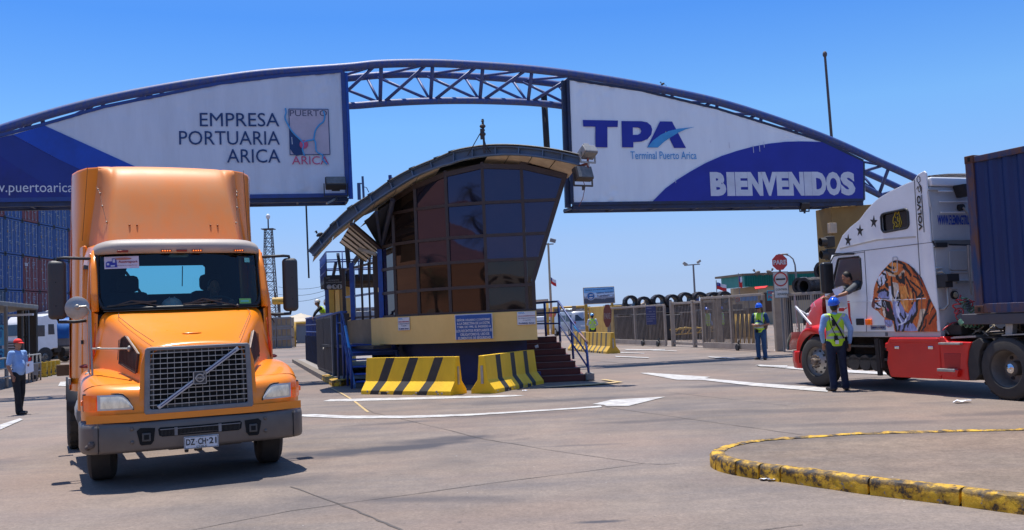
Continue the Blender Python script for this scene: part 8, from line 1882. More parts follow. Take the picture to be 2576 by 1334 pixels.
# ================= billboard =================
bf=Fr((at(1507,745,66).x,66),-4.); zb_=zm(1500,640,.20186); bq=lambda x,y:bf.px(*zb_(x,y))
bb=thing('billboard','blue and white fishing terminal welcome billboard above the yellow railing','billboard',bf.w(0,0))
P=[bq(120,558),bq(525,540),bq(540,758),bq(132,778)]; mb=MB(); mb.prism(P,.08,Tn(bf,-.06)); fo=obj('frame',mb,CREAM,bb,bevel=.01)
P=[bq(130,567),bq(518,550),bq(530,750),bq(140,768)]; x0,x1=P[0][0],P[1][0]; zt_b=P[0][1]; zb_b=P[3][1]
def bbcol(a,b):
    v=(b-zb_b)/(zt_b-zb_b); n=noise.noise((a*2,b*9,2))*.16+noise.noise((a*7,b*20,5))*.10
    if v+n*.6<.30: return lin(80,88,105)
    if v+n<.48: return tuple(x*(1+n) for x in lin(150,155,170))
    return tuple(x*(1+n*.7) for x in lin(120,185,235)) if v>.7 else tuple(x*(1+n) for x in lin(190,215,240))
painted('picture',P,70,40,bbcol,lambda a,b,c:bf.w(a,b,.032),bb)
BI=M('billboard_ink',(.03,.06,.22),.6)
def bt(s_,xa,ya,xb,yb,m_): a=bq(xa,yb);b=bq(xb,ya); text('lettering',s_,lambda p_,q_,r_:bf.w(a[0]+p_,a[1]+q_+.045*p_/(b[0]-a[0]),.036+r_),b[0]-a[0],b[1]-a[1]-.04,m_,bb,bold=.02)
bt('BIENVENIDOS',155,565,505,600,BI); bt('TERMINAL PESQUERO',292,605,515,640,BI); bt('ARTESANAL',345,648,470,675,BI)
c=bq(223,668); mb=MB(); mb.cyl(bf.w(c[0],c[1],.034),bf.w(c[0],c[1],.04),.29,n=28); o=obj('logo_ring',mb,M('logo_pale',(.5,.55,.65),.6),bb); mb=MB(); mb.cyl(bf.w(c[0],c[1],.040),bf.w(c[0],c[1],.044),.24,n=28); obj('logo_disc',mb,M('logo_blue',(.03,.16,.45),.6),o)
mb=MB(); F1=[(-.12,.06),(-.02,.13),(.10,.09),(.16,.12),(.15,.03),(.08,.05),(-.02,.01)]; mb.add([bf.w(c[0]+a,c[1]+b,.047) for a,b in F1],[tuple(range(7))]); F2=[(-.14,-.09),(.14,-.07),(.10,-.16),(-.08,-.17)]; mb.add([bf.w(c[0]+a,c[1]+b,.047) for a,b in F2],[(0,1,2,3)]); obj('fish_mark',mb,SW,o)
mb=MB(); 
for x in (160,500): a=bq(x,775); mb.bar(bf.w(a[0],0,-.1),bf.w(a[0],a[1]+.2,-.1),.16)
obj('post',mb,YP,bb)
# ================= turquoise fish terminal building =================
tb=thing('terminal_building','low building with turquoise corrugated fascia and beige walls behind the stop sign','building',(at(1990,760,90).x,90,0))
TQ=M('turquoise_sheet',(.02,.26,.20),.5,c2=(.03,.20,.17),scale=2,stretch=(1,1,.3)); tf=Fr((at(1871,740,88).x,88),12.)
a=tf.px(1871,694);b=tf.px(1872,722.5); c=tf.px(2110,679); 
n=110; mb=MB(); rows=[[],[]]
for i in range(n+1):
    t=i/n; x=a[0]+(c[0]+3-a[0])*t; z1_=a[1]; z0_=b[1]; o_=.10*(1 if (i//1)%2 else -1); rows[0].append(tf.w(x,z1_,o_)); rows[1].append(tf.w(x,z0_,o_))
mb.grid(rows); mb.grid([[tf.w(a[0],a[1],.1),tf.w(a[0],b[1],.1)],[tf.w(a[0],a[1],-5),tf.w(a[0],b[1],-5)]]); obj('fascia',mb,TQ,tb)
BE=M('beige_wall',(.48,.38,.24),.8,c2=(.38,.28,.18),scale=.7)
w0=tf.px(1913,740)[0]; mb=MB(); mb.prism([(w0,0),(c[0]+3,0),(c[0]+3,b[1]+.05),(w0,b[1]+.05)],-6,Tn(tf,-.4)); obj('wall',mb,BE,tb)
mb=MB(); d0=tf.px(1924,740)[0]; d1=tf.px(1944,740)[0]; mb.prism([(d0,1.2),(d1,1.2),(d1,b[1]-.6),(d0,b[1]-.6)],.1,Tn(tf,-.42)); obj('doorway',mb,M('door_brown',(.10,.05,.03),.7),tb)
mb=MB(); mb.prism([(a[0]-.2,a[1]),(c[0]+3,a[1]),(c[0]+3,a[1]+.25),(a[0]-.2,a[1]+.2)],-6,Tn(tf,0)); obj('roof',mb,M('roof_brown',(.20,.15,.10),.8,scale=2),tb)
def sgn(label,x0,y0,x1,y1,Y,mat,txt=None,tm=None,cat='sign board',fn=None):
    f=Fr((at((x0+x1)/2,y1,Y).x,Y),0.); a=f.px(x0,y1);b=f.px(x1,y0); t=thing('sign_board',label,cat,f.w(0,0)); mb=MB(); mb.prism([(a[0],a[1]),(b[0],a[1]),(b[0],b[1]),(a[0],b[1])],.08,Tn(f,0)); o=obj('panel',mb,mat,t,bevel=.01)
    for (s_,u0,v0,u1,v1) in (txt or []): text('lettering',s_,lambda p_,q_,r_:f.w(a[0]+(b[0]-a[0])*u0+p_,a[1]+(b[1]-a[1])*v0+q_,.09+r_),(b[0]-a[0])*(u1-u0),(b[1]-a[1])*(v1-v0),tm,t,bold=.02)
    mb=MB(); mb.bar(f.w((a[0]+b[0])/2,0,-.06),f.w((a[0]+b[0])/2,a[1]+.1,-.06),.12); obj('post',mb,GREYM,t)
    if fn: fn(f,a,b,t)
    return t
def ring(f,a,b,t):
    c=((a[0]+b[0])/2,(a[1]+b[1])/2); r=min(b[0]-a[0],b[1]-a[1])*.42; mb=MB(); mb.tube([f.w(c[0]+r*math.cos(R(k)),c[1]+r*math.sin(R(k)),.1) for k in range(0,361,20)],r*.14,5); mb.bar(f.w(c[0]-r*.7,c[1]+r*.7,.1),f.w(c[0]+r*.7,c[1]-r*.7,.1),r*.18,.02,up=f.n); obj('red_ring',mb,M('sign_dull_red',(.42,.06,.06),.6),t)
SQ=M('sign_skyblue',(.06,.22,.50),.6,c2=(.16,.40,.62),scale=.8); STL=M('sign_teal',(.02,.28,.36),.6)
sgn('blue picture sign in front of the beige wall left of the stop sign',1863,740,1904,758,80,SQ)
sgn('small sign with red prohibition ring beside the blue picture sign',1849,748,1861,760,79,M('sign_beige',(.34,.30,.28),.6),fn=ring)
sgn('teal and red fish market sign behind the customs sign',1930,730,1957,757,78,STL,[('FERIA',.1,.62,.8,.9),('Pesca',.1,.2,.9,.5)],SR)
sgn('small no parking sign right of the customs control sign',1972,740,1988,760,77,M('sign_beige',(.34,.30,.28)),fn=ring)
sgn('dark blue sign under the twin lamp pole behind the coils',1731,746,1758,760,84,M('sign_navy',(.03,.06,.22),.6),[('TERMINAL',.1,.55,.9,.85)],M('faded_text',(.22,.22,.33)))
sgn('blank grey sign panel between the twin lamp pole and the flag',1768,745,1793,760,84,M('sign_grey_blank',(.28,.30,.33),.6))
mb=MB(); w_=at(1906,726,86); mb.grid([[at(1898,722,86),at(1932,719,86)],[at(1900,727,85),at(1925,724,85)]]); o=obj('awning',mb,REDC); tag(o,'red awning under the turquoise fascia','awning'); sd=o.modifiers.new('k','SOLIDIFY'); sd.thickness=.05
mb=MB()
# green low sheds
s_=thing('shed','long low turquoise shed roofline behind the last coils','shed',(at(1835,760,95).x,95,0)); p0=at(1820,748,95); p1=at(1868,742,95); mb=MB(); mb.box((p0.x,95,0),(p1.x,98,p0.z)); obj('wall',mb,TQ,s_)
# gulls / pelicans on the roof and signs
PEL=M('pelican_brown',(.10,.08,.06),.8,c2=(.25,.22,.18),scale=12)
for i,(x,y,Y,s,lab) in enumerate(((1904,686,88,.75,'pelican standing on the turquoise roof, nearer its left end'),(1935,684,88,.75,'pelican standing on the turquoise roof just left of the stop sign'),(1967,710,45,.32,'bird perched behind the top edge of the customs sign'),(1817,755,84,.7,'pelican perched on a pole below the tilted flag'),(1754,746,84,.55,'bird sitting on the dark blue sign under the twin lamps'),(1840,752,84,.6,'bird sitting on the green shed near the prohibition ring sign'),(1794,754,84,.5,'pale bird on the blank grey sign panel'))):
    p=at(x,y,Y); bird(lab,(p.x,p.y-.1,p.z-s*.5),s,R(180 if i%2 else 0),PEL)
# ================= lamp posts, flags, poles =================
def pole_thing(name,label,cat,P,Q,r,mat=GALV,group=None):
    t=thing(name,label,cat,(P.x,P.y,0),0,group); mb=MB(); mb.cyl(Vector((P.x,P.y,0)),Vector((P.x,P.y,Q.z)),r,r*.7,n=8); obj('pole',mb,mat,t,smooth=40); return t
def lamp_head(t,P,sx=.3,ang=0,mat=None): mb=MB(); T=Matrix.Translation(P)@Matrix.Rotation(ang,4,'Y'); mb.box((-sx,-.15,-sx*.7),(sx,.2,sx*.5),T); obj('lamp_head',mb,mat or GALV,t,bevel=.04)
Pq=at(1379,612,88); t=pole_thing('lamp_post','tall lamp post with one floodlight and a small flag right of the dark glass','lamp post',Pq,Pq,.13,M('post_cream',(.42,.36,.25),.6,scale=4)); lamp_head(t,Pq+Vector((.45,0,.25)),.28,.3,GREYM); mb=MB(); mb.bar(Pq-Vector((.3,0,.1)),Pq+Vector((.5,0,-.1)),.1); obj('arm',mb,GREYM,t)
Pq=at(1744,667,84); t=pole_thing('lamp_post','grey lamp post with two floodlights above the wire coils','lamp post',Pq,Pq,.11,GREYM); lamp_head(t,Pq+Vector((-.7,0,.15)),.20,.6); lamp_head(t,Pq+Vector((.5,0,.3)),.18,-.6); mb=MB(); mb.bar(Pq-Vector((.8,0,0)),Pq+Vector((.6,0,.05)),.09); obj('arm',mb,GREYM,t)
Pq=at(2003,700,60); t=thing('lamp_post','curved slender street lamp rising behind the turquoise building','lamp post',(Pq.x,Pq.y,0)); mb=MB(); mb.tube([Vector((Pq.x,Pq.y,0)),at(2002,690,60),at(2000,667,60),at(1995,652,60),at(1986,644,60),at(1973,640,60)],[.07,.06,.05,.045,.04,.035],8); obj('pole',mb,GREYM,t,smooth=True); mb=MB(); mb.ell(at(1972,640,60),(.30,.10,.06)); obj('lamp_head',mb,GREYM,t)
def flag(label,P,w,h,droop,group='Chilean flags'):
    t=thing('flag',label,'flag',P,0,group,local=True)
    mb=MB(); n=10;m=6
    def pt(u,v): return Vector((w*u, .12*w*math.sin(u*7+v)*u, h*(v-1)-droop*w*u**1.3+.05*h*math.sin(u*8)))
    for i in range(n):
        for j in range(m):
            mb.k=1 if j<m/2 else (2 if i<n*.36 else 0)
            mb.add([pt(i/n,j/m),pt((i+1)/n,j/m),pt((i+1)/n,(j+1)/m),pt(i/n,(j+1)/m)],[(0,1,2,3)])
    obj('cloth',mb,[M('flag_white',(.75,.75,.78),.8),M('flag_red',(.65,.03,.03),.8),M('flag_blue',(.02,.05,.32),.8)],t,smooth=True,flip=False)
    sm_=MB(); c=pt(.16,.78)+Vector((0,-.03,0)); sm_.add([c+Vector((math.cos(R(90+36*k))*w*(.07 if k%2==0 else .03),0,math.sin(R(90+36*k))*w*(.07 if k%2==0 else .03))) for k in range(10)],[tuple(range(10))]); obj('star',sm_,M('flag_white',(.75,.75,.78)),t)
    return t
q=at(1379,697,88); flag('small flag drooping on the tall lamp post right of the dark glass',(q.x+.1,88,q.z),.62,.6,.6)
q=at(1802,714,84); flag('tilted flag of red, white and blue flying right of the twin lamps',(q.x,84,q.z+.1),.9,.6,.3); mb=MB(); mb.cyl((q.x,84,0),(q.x,84,q.z+.3),.035,n=6); tag(obj('flagpole',mb,GREYM),'slim pole carrying the tilted flag','flagpole')
q=at(1867,702,80); flag('folded flag hanging at the left end of the turquoise fascia',(q.x-.3,80,q.z+.2),.3,.9,.1); mb=MB(); mb.cyl((q.x-.3,80,0),(q.x-.3,80,q.z+.5),.03,n=6); tag(obj('flagpole',mb,GREYM),'slim pole at the left end of the turquoise fascia','flagpole')
for i,(x,y0,lab) in enumerate(((1728,736,'thin aerial left of the twin lamp post'),(1819,731,'thin aerial right of the tilted flag'))):
    a=at(x,y0,84); mb=MB(); mb.cyl((a.x,84,0),(a.x,84,a.z),.03,n=5); tag(obj('aerial',mb,GREYM),lab,'aerial')
a=at(1697,757,100); t=pole_thing('lamp_post','small distant lamp cluster above the middle gate','lamp post',at(1689,760,100),at(1689,757,100),.08,GREYM); mb=MB(); 
for dz in (0,-.35,-.7): mb.box((at(1684,757,100).x-.12,99.8,a.z+dz-.1),(at(1684,757,100).x+.2,100,a.z+dz+.12))
mb.tube([at(1689,760,100),at(1696,760,100),at(1702,765,100)],.04,5); obj('lamp_head',mb,GREYM,t)
mk=thing('boom_frame','cream three-legged boom rising behind the second coil','frame',(at(1624,770,75).x,75,0)); a=at(1624,760,75)
pipes(mk,'spar',[[Vector((a.x,75,0)),a],[a,at(1590,778,75)],[a,at(1650,772,75)]],.07,CREAM); mb=MB(); mb.ell(a+Vector((0,0,.05)),(.15,.1,.12)); obj('cap',mb,CREAM,mk)
# dark tangle of machinery and yellow pipes seen through the bars
mc=thing('railing','yellow tubular guard rails crossing behind the bar gates','railing',(at(1760,820,50).x,50,0))
for i in range(7):
    x=1700+i*14; pipes(mc,'rail',[[at(x,835+3*(i%3),50),at(x+9,826-2*(i%2),50),at(x+26,826,50)]],.035,YP)
pipes(mc,'rail',[[at(1685,830,50),at(1815,822,50)],[at(1700,842,50),at(1815,832,50)]],.03,YP)
for i in range(7): x=1840+i*11; pipes(mc,'post',[[Vector((at(x,860,44).x,44,0)),at(x,790,44)]],.045,YP)
bk2=thing('stacked_goods','dark stacked steel goods behind the gates under the coils','goods',(at(1700,840,57).x,57,0))
for k in range(9):
    a=at(1570+k*42,800,56-k*.7); mb=MB(); mb.box((a.x-.45,a.y,.05),(a.x+.42,a.y+1.2,1.45+.1*(k%3))); obj('bundle',mb,DARK if k%2 else M('goods_brown',(.05,.035,.03),.8,scale=5),bk2,bevel=.05)
for i,(x,y,c_,lab) in enumerate(((2020,848,PALEC,'pale'),(2040,835,REDC,'red'))):
    pass
# ================= left background: container stack =================
CBL=M('stack_blue',(.018,.085,.30),.5,c2=(.035,.07,.18),scale=.8,contrast=.8); CMR=M('stack_maroon',(.21,.045,.05),.55,c2=(.13,.035,.04),scale=.8,contrast=.8); CGB=M('stack_slate',(.04,.09,.16),.55,c2=(.05,.07,.1),scale=.8)
RODM=M('rod_pale',(.36,.38,.42),.45,metal=.3,scale=6)
def container_end(mat):
    """door end faces +x local; width along +y"""
    t=bpy.data.objects.new('shipping_container',None); col.objects.link(t); ORG[t.name]=Vector(); Wd,Hd=2.38,2.56
    mb=MB(); mb.box((-6.0,0,.02),(-.06,Wd,Hd)); obj('body',mb,mat,t,bevel=.02)
    mb=MB(); mb.box((-.08,0,.02),(0,.12,Hd)); mb.box((-.08,Wd-.12,.02),(0,Wd,Hd)); mb.box((-.08,.1,.02),(0,Wd-.1,.17)); mb.box((-.08,.1,Hd-.12),(0,Wd-.1,Hd)); obj('frame',mb,mat,t,bevel=.01)
    for k in range(2):
        y0=.13+k*1.07; mb=MB(); mb.box((-.07,y0,.18),(-.03,y0+1.05,Hd-.13))
        for j in range(5): z=.35+j*.44; mb.box((-.045,y0+.08,z),(-.015,y0+.97,z+.26))
        d=obj('door',mb,mat,t,bevel=.008)
        for q in (.28,.78):
            mb=MB(); mb.cyl((.0,y0+q,.14),(.0,y0+q,Hd-.08),.022,n=6)
            for z in (.2,.9,1.7,2.35): mb.box((-.03,y0+q-.05,z),(.03,y0+q+.05,z+.06))
            obj('lock_rod',mb,RODM,d)
        mb=MB(); mb.box((.0,y0+.28,.93),(.035,y0+.6,.97)); mb.box((.0,y0+.5,.78),(.035,y0+.78,.82)); obj('handle',mb,RODM,d)
    mb=MB(); rs3=random.Random(mat.name)
    for k in range(9): y=.2+rs3.random()*1.8; z=.9+rs3.random()*1.3; w=.05+rs3.random()*.12; mb.box((-.02,y,z),(-.008,y+w,z+.04+rs3.random()*.08))
    for k in range(4): mb.box((-.02,1.35,2.15-k*.12),(-.008,1.35+.45-.08*k,2.20-k*.12))
    obj('markings',mb,M('marking_pale',(.30,.33,.40),.6),t)
    mb=MB(); mb.prism([(.30,1.55),(.44,1.55),(.37,1.74)],.01,lambda a,b,c:Vector((-.012+c,a,b))); obj('warning_mark',mb,M('marking_amber',(.55,.28,.05),.6),t)
    for y in (0,Wd-.15): 
        for z in (0,Hd-.13): mb=MB(); mb.box((-.14,y,z),(.01,y+.15,z+.14)); obj('corner_casting',mb,DARK,t)
    return t
protos={}
rowsc=[(4,'MMBRBBBM'),(3,'BBBBBBMM'),(2,'SBBMMBMM'),(1,'SSBMMBBM'),(0,'BSBMMSBM')]
colnm={'B':'blue','M':'maroon','S':'slate blue','R':'dark red'}
a0=at(13.8,630,68)
rown=['bottom','second','third','fourth','top']; cn_=['first','second','third','fourth','fifth','sixth','seventh','eighth']
for lev,s_ in rowsc:
    for k,ch in enumerate(s_):
        if k>6: continue
        m_={'B':CBL,'M':CMR,'S':CGB,'R':CMR}[ch]
        if m_.name in protos: t=copy_tree(protos[m_.name])
        else: t=container_end(m_); protos[m_.name]=t
        t.location=(a0.x,a0.y+(k-2)*2.44,lev*2.60); t.rotation_euler=(0,0,0)
        tag(t,'%s container in the left stack, %s layer, %s column from the left edge'%(colnm[ch],rown[lev],cn_[k]),'container',group='shipping containers stacked at the left edge')
t=[o for o in col.objects if o.get('label','').startswith('maroon') and 'third layer, fourth' in o.get('label','')]
if t: text('lettering','tex',lambda a,b,c:Vector((.0+c,.22+a,1.85+b)),.5,.28,SW,t[0],bold=.03,off=.0)
# ================= shelter with posters =================
sh=thing('shelter','open roadside shelter with flat roof and safety posters at the left edge','shelter',(-17,35,0))
SF=Fr((at(95,900,38).x,38),18.)
u0=SF.px(95,800)[0]
SP=M('shelter_grey',(.20,.19,.17),.6,c2=(.13,.12,.11),scale=3)
def sw_(s,d,z): return SF.w(s,z,d)   # d towards the camera
Y0=at(0,900,32.5)
rp=[at(95,776,38),at(0,763,32),at(-160,742,26),at(-160,742,44),at(60,776,44)]
mb=MB(); zt=2.95; R1=[Vector((q.x,q.y,0)) for q in (at(97,800,38),at(-60,800,29.5),at(-330,800,32),at(-60,800,44))]
mb.prism([(v.x,v.y) for v in R1],.16,lambda a,b,c:Vector((a,b,2.80+c))); obj('roof',mb,SP,sh,bevel=.02)
mb=MB(); mb.box((-.5,-.06,-.05),(.5,.06,.03),Matrix.Translation(at(50,792,36))); obj('tube_light',mb,SW,sh)
for (x,y) in ((17,976),(-60,990)): p=gp(x,y); mb=MB(); mb.bar((p.x,p.y,0),(p.x,p.y,2.8),.10); obj('post',mb,SP,sh,bevel=.01)
for (xa,xb,Y,m_) in ((44,55,38.6,BLK),(75,92,38.6,BLK)):
    a=at(xa,900,Y);b=at(xb,900,Y); mb=MB(); mb.box((a.x,Y,0),(b.x,Y+.15,2.8)); obj('panel',mb,m_,sh,bevel=.01)
mb=MB(); a=at(55,900,39.2);b=at(75,900,39.2); 
mb.box((a.x,39.2,1.05),(b.x,39.22,2.8)); obj('window_panel',mb,M('frosted_panel',(.42,.50,.55),.3,c2=(.34,.42,.48),scale=3),sh)
mb=MB()
for x in (62,69): q=at(x,900,39.1); mb.bar((q.x,39.15,.9),(q.x,39.15,2.8),.05)
mb.bar((a.x,39.1,1.72),(b.x,39.1,1.72),.05); obj('glazing_bar',mb,DARK,sh)
pf=Fr((at(17,870,33).x,33.2),14.)
for i,(ya,yb) in enumerate(((818,873),(877,930))):
    t_=thing('poster',['light blue safety poster with a helmeted figure, the upper of two','light blue safety poster with small figures, the lower of two'][i],'poster',pf.w(0,0))
    a=pf.px(-70,yb);b=pf.px(16,ya); mb=MB(); mb.prism([(a[0],a[1]),(b[0],a[1]),(b[0],b[1]),(a[0],b[1])],.03,Tn(pf,0)); o=obj('board',mb,M('poster_blue',(.06,.36,.62),.5,c2=(.10,.42,.66),scale=2),t_)
    w=.9; x1=b[0]-.04; text('lettering','TPA',lambda p_,q_,r_:pf.w(x1-.40+p_,b[1]-.16+q_,.034+r_),.36,.10,M('poster_ink',(.02,.10,.30),.5),t_,bold=.04)
    mb=MB(); mb.prism([(x1-.52,a[1]+.28),(x1-.10,a[1]+.28),(x1-.10,b[1]-.2),(x1-.52,b[1]-.2)],.004,Tn(pf,.032)); obj('picture_field',mb,M('poster_dark' if i else 'poster_mid',(.02,.06,.25) if i else (.05,.22,.52),.5),t_,bevel=.0)
    mb=MB(); mb.ell(pf.w(x1-.30,b[1]-.30,.04),(.06,.01,.05)); mb.ell(pf.w(x1-.30,b[1]-.38,.04),(.045,.01,.05)); mb.prism([(x1-.40,a[1]+.30),(x1-.20,a[1]+.30),(x1-.24,b[1]-.43),(x1-.36,b[1]-.43)],.004,Tn(pf,.038)); obj('figure',mb,SW,t_)
    mb=MB(); 
    for k in range(3): mb.prism([(x1-.6,a[1]+.06+k*.06),(x1-.12,a[1]+.06+k*.06),(x1-.12,a[1]+.085+k*.06),(x1-.6,a[1]+.085+k*.06)],.004,Tn(pf,.032))
    obj('small_print',mb,M('poster_print',(.3,.5,.65),.5),t_)
rl2=thing('railing','grey tubular railing along the shelter behind the man in the red cap','railing',(-16,35,0))
RA=[gp(-60,995),gp(17,977),gp(102,956)]
RG=M('rail_grey',(.30,.29,.27),.5,c2=(.2,.19,.18),scale=5)
for z in (.38,.68,1.02): pipes(rl2,'rail',[[Vector((q.x,q.y,z)) for q in RA]],.03,RG)
for t_ in (0,.2,.4,.5,.62,.74,.87,1.0):
    p=RA[1].lerp(RA[2],t_); pipes(rl2,'post',[[Vector((p.x,p.y,0)),Vector((p.x,p.y,1.02))]],.035,RG)
for i in range(4): q=gp(2+i*14,962-i*3); mb=MB(); mb.box((q.x-.3,q.y+3,0),(q.x+.3,q.y+3.15,.62)); tag(obj('kerb_block',mb,M('yellow_block',(.6,.38,.02),.6,c2=(.05,.04,.03),scale=2,contrast=.1)),'yellow block behind the shelter railing, %s from the left'%nmz[i],'block',group='blocks behind the shelter railing')
# ================= background trucks at the left =================
def cab(label,P,yaw,mat,low=False,H=3.7):
    t=thing('tractor_truck',label,'truck',P,yaw,'trucks waiting under the container stack',local=True); W_=1.22
    # front faces -x local, length along +x
    pr=[(0,.45),(-.03,1.2),(.02,1.75),(.18,2.55),(.30,2.75),(.55,3.05),(1.1,H-.15),(1.9,H),(2.15,H-.05),(2.2,.95),(1.9,.95),(.3,.45)]
    mb=MB(); mb.prism(pr,2*W_,lambda a,b,c:Vector((a,-W_+c,b))); obj('cab',mb,mat,t,bevel=.08,seg=3)
    G_=M('van_window',(.03,.04,.05))
    mb=MB(); mb.add([(-.02,-1.08,1.85),(-.02,1.08,1.85),(.14,1.0,2.55),(.14,-1.0,2.55)],[(0,1,2,3)]); 
    for v in mb.v: v.x-=.012
    obj('windshield',mb,G_,t)
    for s in (-1,1):
        mb=MB(); mb.prism([(.42,1.75),(1.25,1.75),(1.25,2.45),(.62,2.45),(.42,2.1)],.012,lambda a,b,c:Vector((a,s*(W_+c),b))); obj('side_window',mb,G_,t)
        mb=MB(); mb.prism([(1.5,1.85),(1.95,1.85),(1.9,2.5),(1.5,2.5)],.012,lambda a,b,c:Vector((a,s*(W_+c),b))); obj('sleeper_window',mb,G_,t)
        mb=MB(); mb.box((.25,s*(W_+.12)-.08,1.7),(.42,s*(W_+.12)+.08,2.35)); obj('mirror',mb,DARK,t,bevel=.04)
        for x in (1.25,4.4): wheel(t,(x,s*(W_-.12),.5),s,.5,.3,'front',tread=False)
        mb=MB(); pts=[(1.25+math.cos(R(a))*.56,.5+math.sin(R(a))*.56) for a in range(0,181,20)]; mb.add([Vector((a,s*(W_+.012),b)) for a,b in pts],[tuple(range(len(pts)))]); obj('wheel_arch',mb,DARK,t)
    mb=MB(); mb.box((-.06,-1.15,.5),(.0,1.15,1.55)); 
    obj('grille',mb,M('grille_pale',(.35,.35,.36),.5),t,bevel=.02)
    mb=MB(); 
    for k in range(4): mb.box((-.075,-.8,.85+k*.17),(-.06,.8,.93+k*.17))
    obj('grille_slots',mb,DARK,t)
    mb=MB(); mb.box((2.2,-.5,.75),(5.6,.5,1.0)); mb.cyl((2.7,-.95,.7),(3.6,-.95,.7),.3,n=14); mb.cyl((2.7,.95,.7),(3.6,.95,.7),.3,n=14); mb.box((2.0,-1.1,.7),(2.5,1.1,1.05)); obj('chassis',mb,DK,t)
    return t
w1=gp(100,906); c1=cab('white forward-control truck with tall sleeper parked under the container stack',(w1.x-1.3,w1.y+.8,0),R(8),WHT)
w2=gp(30,925); cab('white truck facing us behind the shelter posters, left of the other white cab',(at(36,880,60).x,60,0),R(62),WHT,H=3.2)
w3=gp(172,902); cab('red truck mostly hidden behind the orange truck mirror',(at(167,880,64).x+.3,66,0),R(30),M('bg_truck_red',(.50,.03,.02),.35,coat=.4,scale=2),H=3.3)
tp=thing('flatbed','flatbed trailer with a blue tarpaulin load behind the white cab','trailer',(at(150,870,72).x,74,0)); a=at(131,870,73)
mb=MB(); mb.box((a.x+.1,72.2,1.0),(a.x+9,74.8,1.55)); obj('deck',mb,GREYM,tp)
mb=MB(); rows=[]
for i in range(30):
    x=a.x+.2+i*.28; r=[]
    for (y,z) in ((72.2,1.55),(72.15,2.2),(72.3,2.75),(72.8,3.1),(73.6,3.2),(74.4,3.0),(74.8,1.6)):
        v=Vector((x,y,z)); r.append(v+Vector((0,noise.noise(v*1.3)*.25,noise.noise(v*1.1+Vector((5,0,0)))*.3 if z>1.6 else 0)))
    rows.append(r)
mb.grid(rows); obj('tarpaulin',mb,M('tarp_blue',(.02,.15,.45),.5,c2=(.015,.09,.32),scale=2,bump=.5,bscale=6),tp,smooth=True)
# ================= middle background between orange truck and guardhouse =================
# lattice tower
lt=thing('lattice_tower','tall rusty lattice tower with a lamp on top rising beside the orange truck mirror','tower',(at(683,800,110).x,110,0)); YT=110
cx=at(681,780,YT).x; tz_=at(669,578,YT).z; bw_,tw_=1.35,.62
LTM=M('tower_rust',(.10,.075,.06),.7,c2=(.06,.07,.10),scale=1,contrast=.8)
def corner(i,t): w=bw_+(tw_-bw_)*t; return Vector((cx+(-w,w,w,-w)[i]*.62,YT+(-w,-w,w,w)[i]*.62,tz_*t))
for i in range(4): mb=MB(); mb.cyl(corner(i,0),corner(i,1),.07,.05,n=6); obj('leg',mb,LTM,lt)
nl=13
for k in range(nl):
    mb=MB()
    for i in range(4):
        j=(i+1)%4; a,b,c,d=corner(i,k/nl),corner(j,k/nl),corner(i,(k+1)/nl),corner(j,(k+1)/nl); mb.cyl(a,d,.035,n=4); mb.cyl(b,c,.035,n=4); mb.cyl(c,d,.04,n=4)
    obj('bracing',mb,LTM,lt)
mb=MB(); mb.box((cx-.7,YT-.7,tz_),(cx+.7,YT+.7,tz_+.08)); mb.cyl((cx,YT,tz_),(cx,YT,tz_+1.3),.08); obj('platform',mb,LTM,lt)
mb=MB(); mb.ell((cx,YT,tz_+1.5),(.25,.25,.32)); obj('lamp',mb,SW,lt,smooth=True)
# crates
cr=M('crate_cream',(.40,.30,.19),.8,c2=(.30,.21,.13),scale=2); YK=76
ki=0
for lev in range(3):
    for k in range(2):
        xa=(672,697)[k]; xb=(697,736)[k]; a=at(xa,870,YK);b=at(xb,870,YK); t=thing('crate',['small','wide'][k]+' end steel-framed crate, '+['bottom','middle','top'][lev]+' of its stack right of the orange hood','crate',(a.x,YK,lev*.84),0,'steel-framed crates stacked beyond the road'); w=b.x-a.x-.05
        mb=MB(); mb.box((a.x+.05,YK+.06,lev*.84+.06),(a.x+w-.05,YK+1.2,lev*.84+.76)); obj('sheeting',mb,cr,t)
        mb=MB(); x0,x1,z0_,z1_=a.x,a.x+w,lev*.84,lev*.84+.80
        for x in (x0+.04,x1-.04)+tuple(x0+w*q for q in (.33,.66)): mb.bar((x,YK,z0_),(x,YK,z1_),.07)
        for z in (z0_+.07,z1_-.07): mb.bar((x0,YK,z),(x1,YK,z),.06,.14)
        obj('frame',mb,GREYM,t)
tn=thing('tent','pale beige peaked tent roof beyond the crates','tent',(at(750,810,100).x,100,0)); pk=at(757,793,100); l_=at(700,812,100); r_=at(800,812,100)
mb=MB(); B_=[Vector((l_.x,96,l_.z)),Vector((r_.x,96,l_.z)),Vector((r_.x,106,l_.z)),Vector((l_.x,106,l_.z))]; pkv=Vector((pk.x,100,pk.z+.2)); mb.add(B_+[pkv],[(0,1,4),(1,2,4),(2,3,4),(3,0,4)]); obj('canvas',mb,M('canvas_beige',(.50,.43,.33),.8,scale=.8),tn)
mb=MB(); mb.box((l_.x,96,l_.z-1.6),(r_.x+4,106,l_.z-.1)); obj('lower_wall',mb,M('tent_shade',(.16,.13,.11),.8,c2=(.25,.2,.16),scale=.8),tn)  # dark brown box below the canvas edge
yb=thing('site_rail','yellow pipe rail and grey fence panels beyond the crates','railing',(at(745,870,80).x,80,0))
pipes(yb,'rail',[[at(660,815,82),at(790,812,82)],[at(742,880,80),at(742,812,80)]],.10,YP)
mb=MB(); a=at(746,835,80);b=at(790,835,80); mb.box((a.x,80,.3),(b.x,80.1,1.7)); obj('panel',mb,M('panel_greyblue',(.16,.20,.25),.6,scale=1),yb)
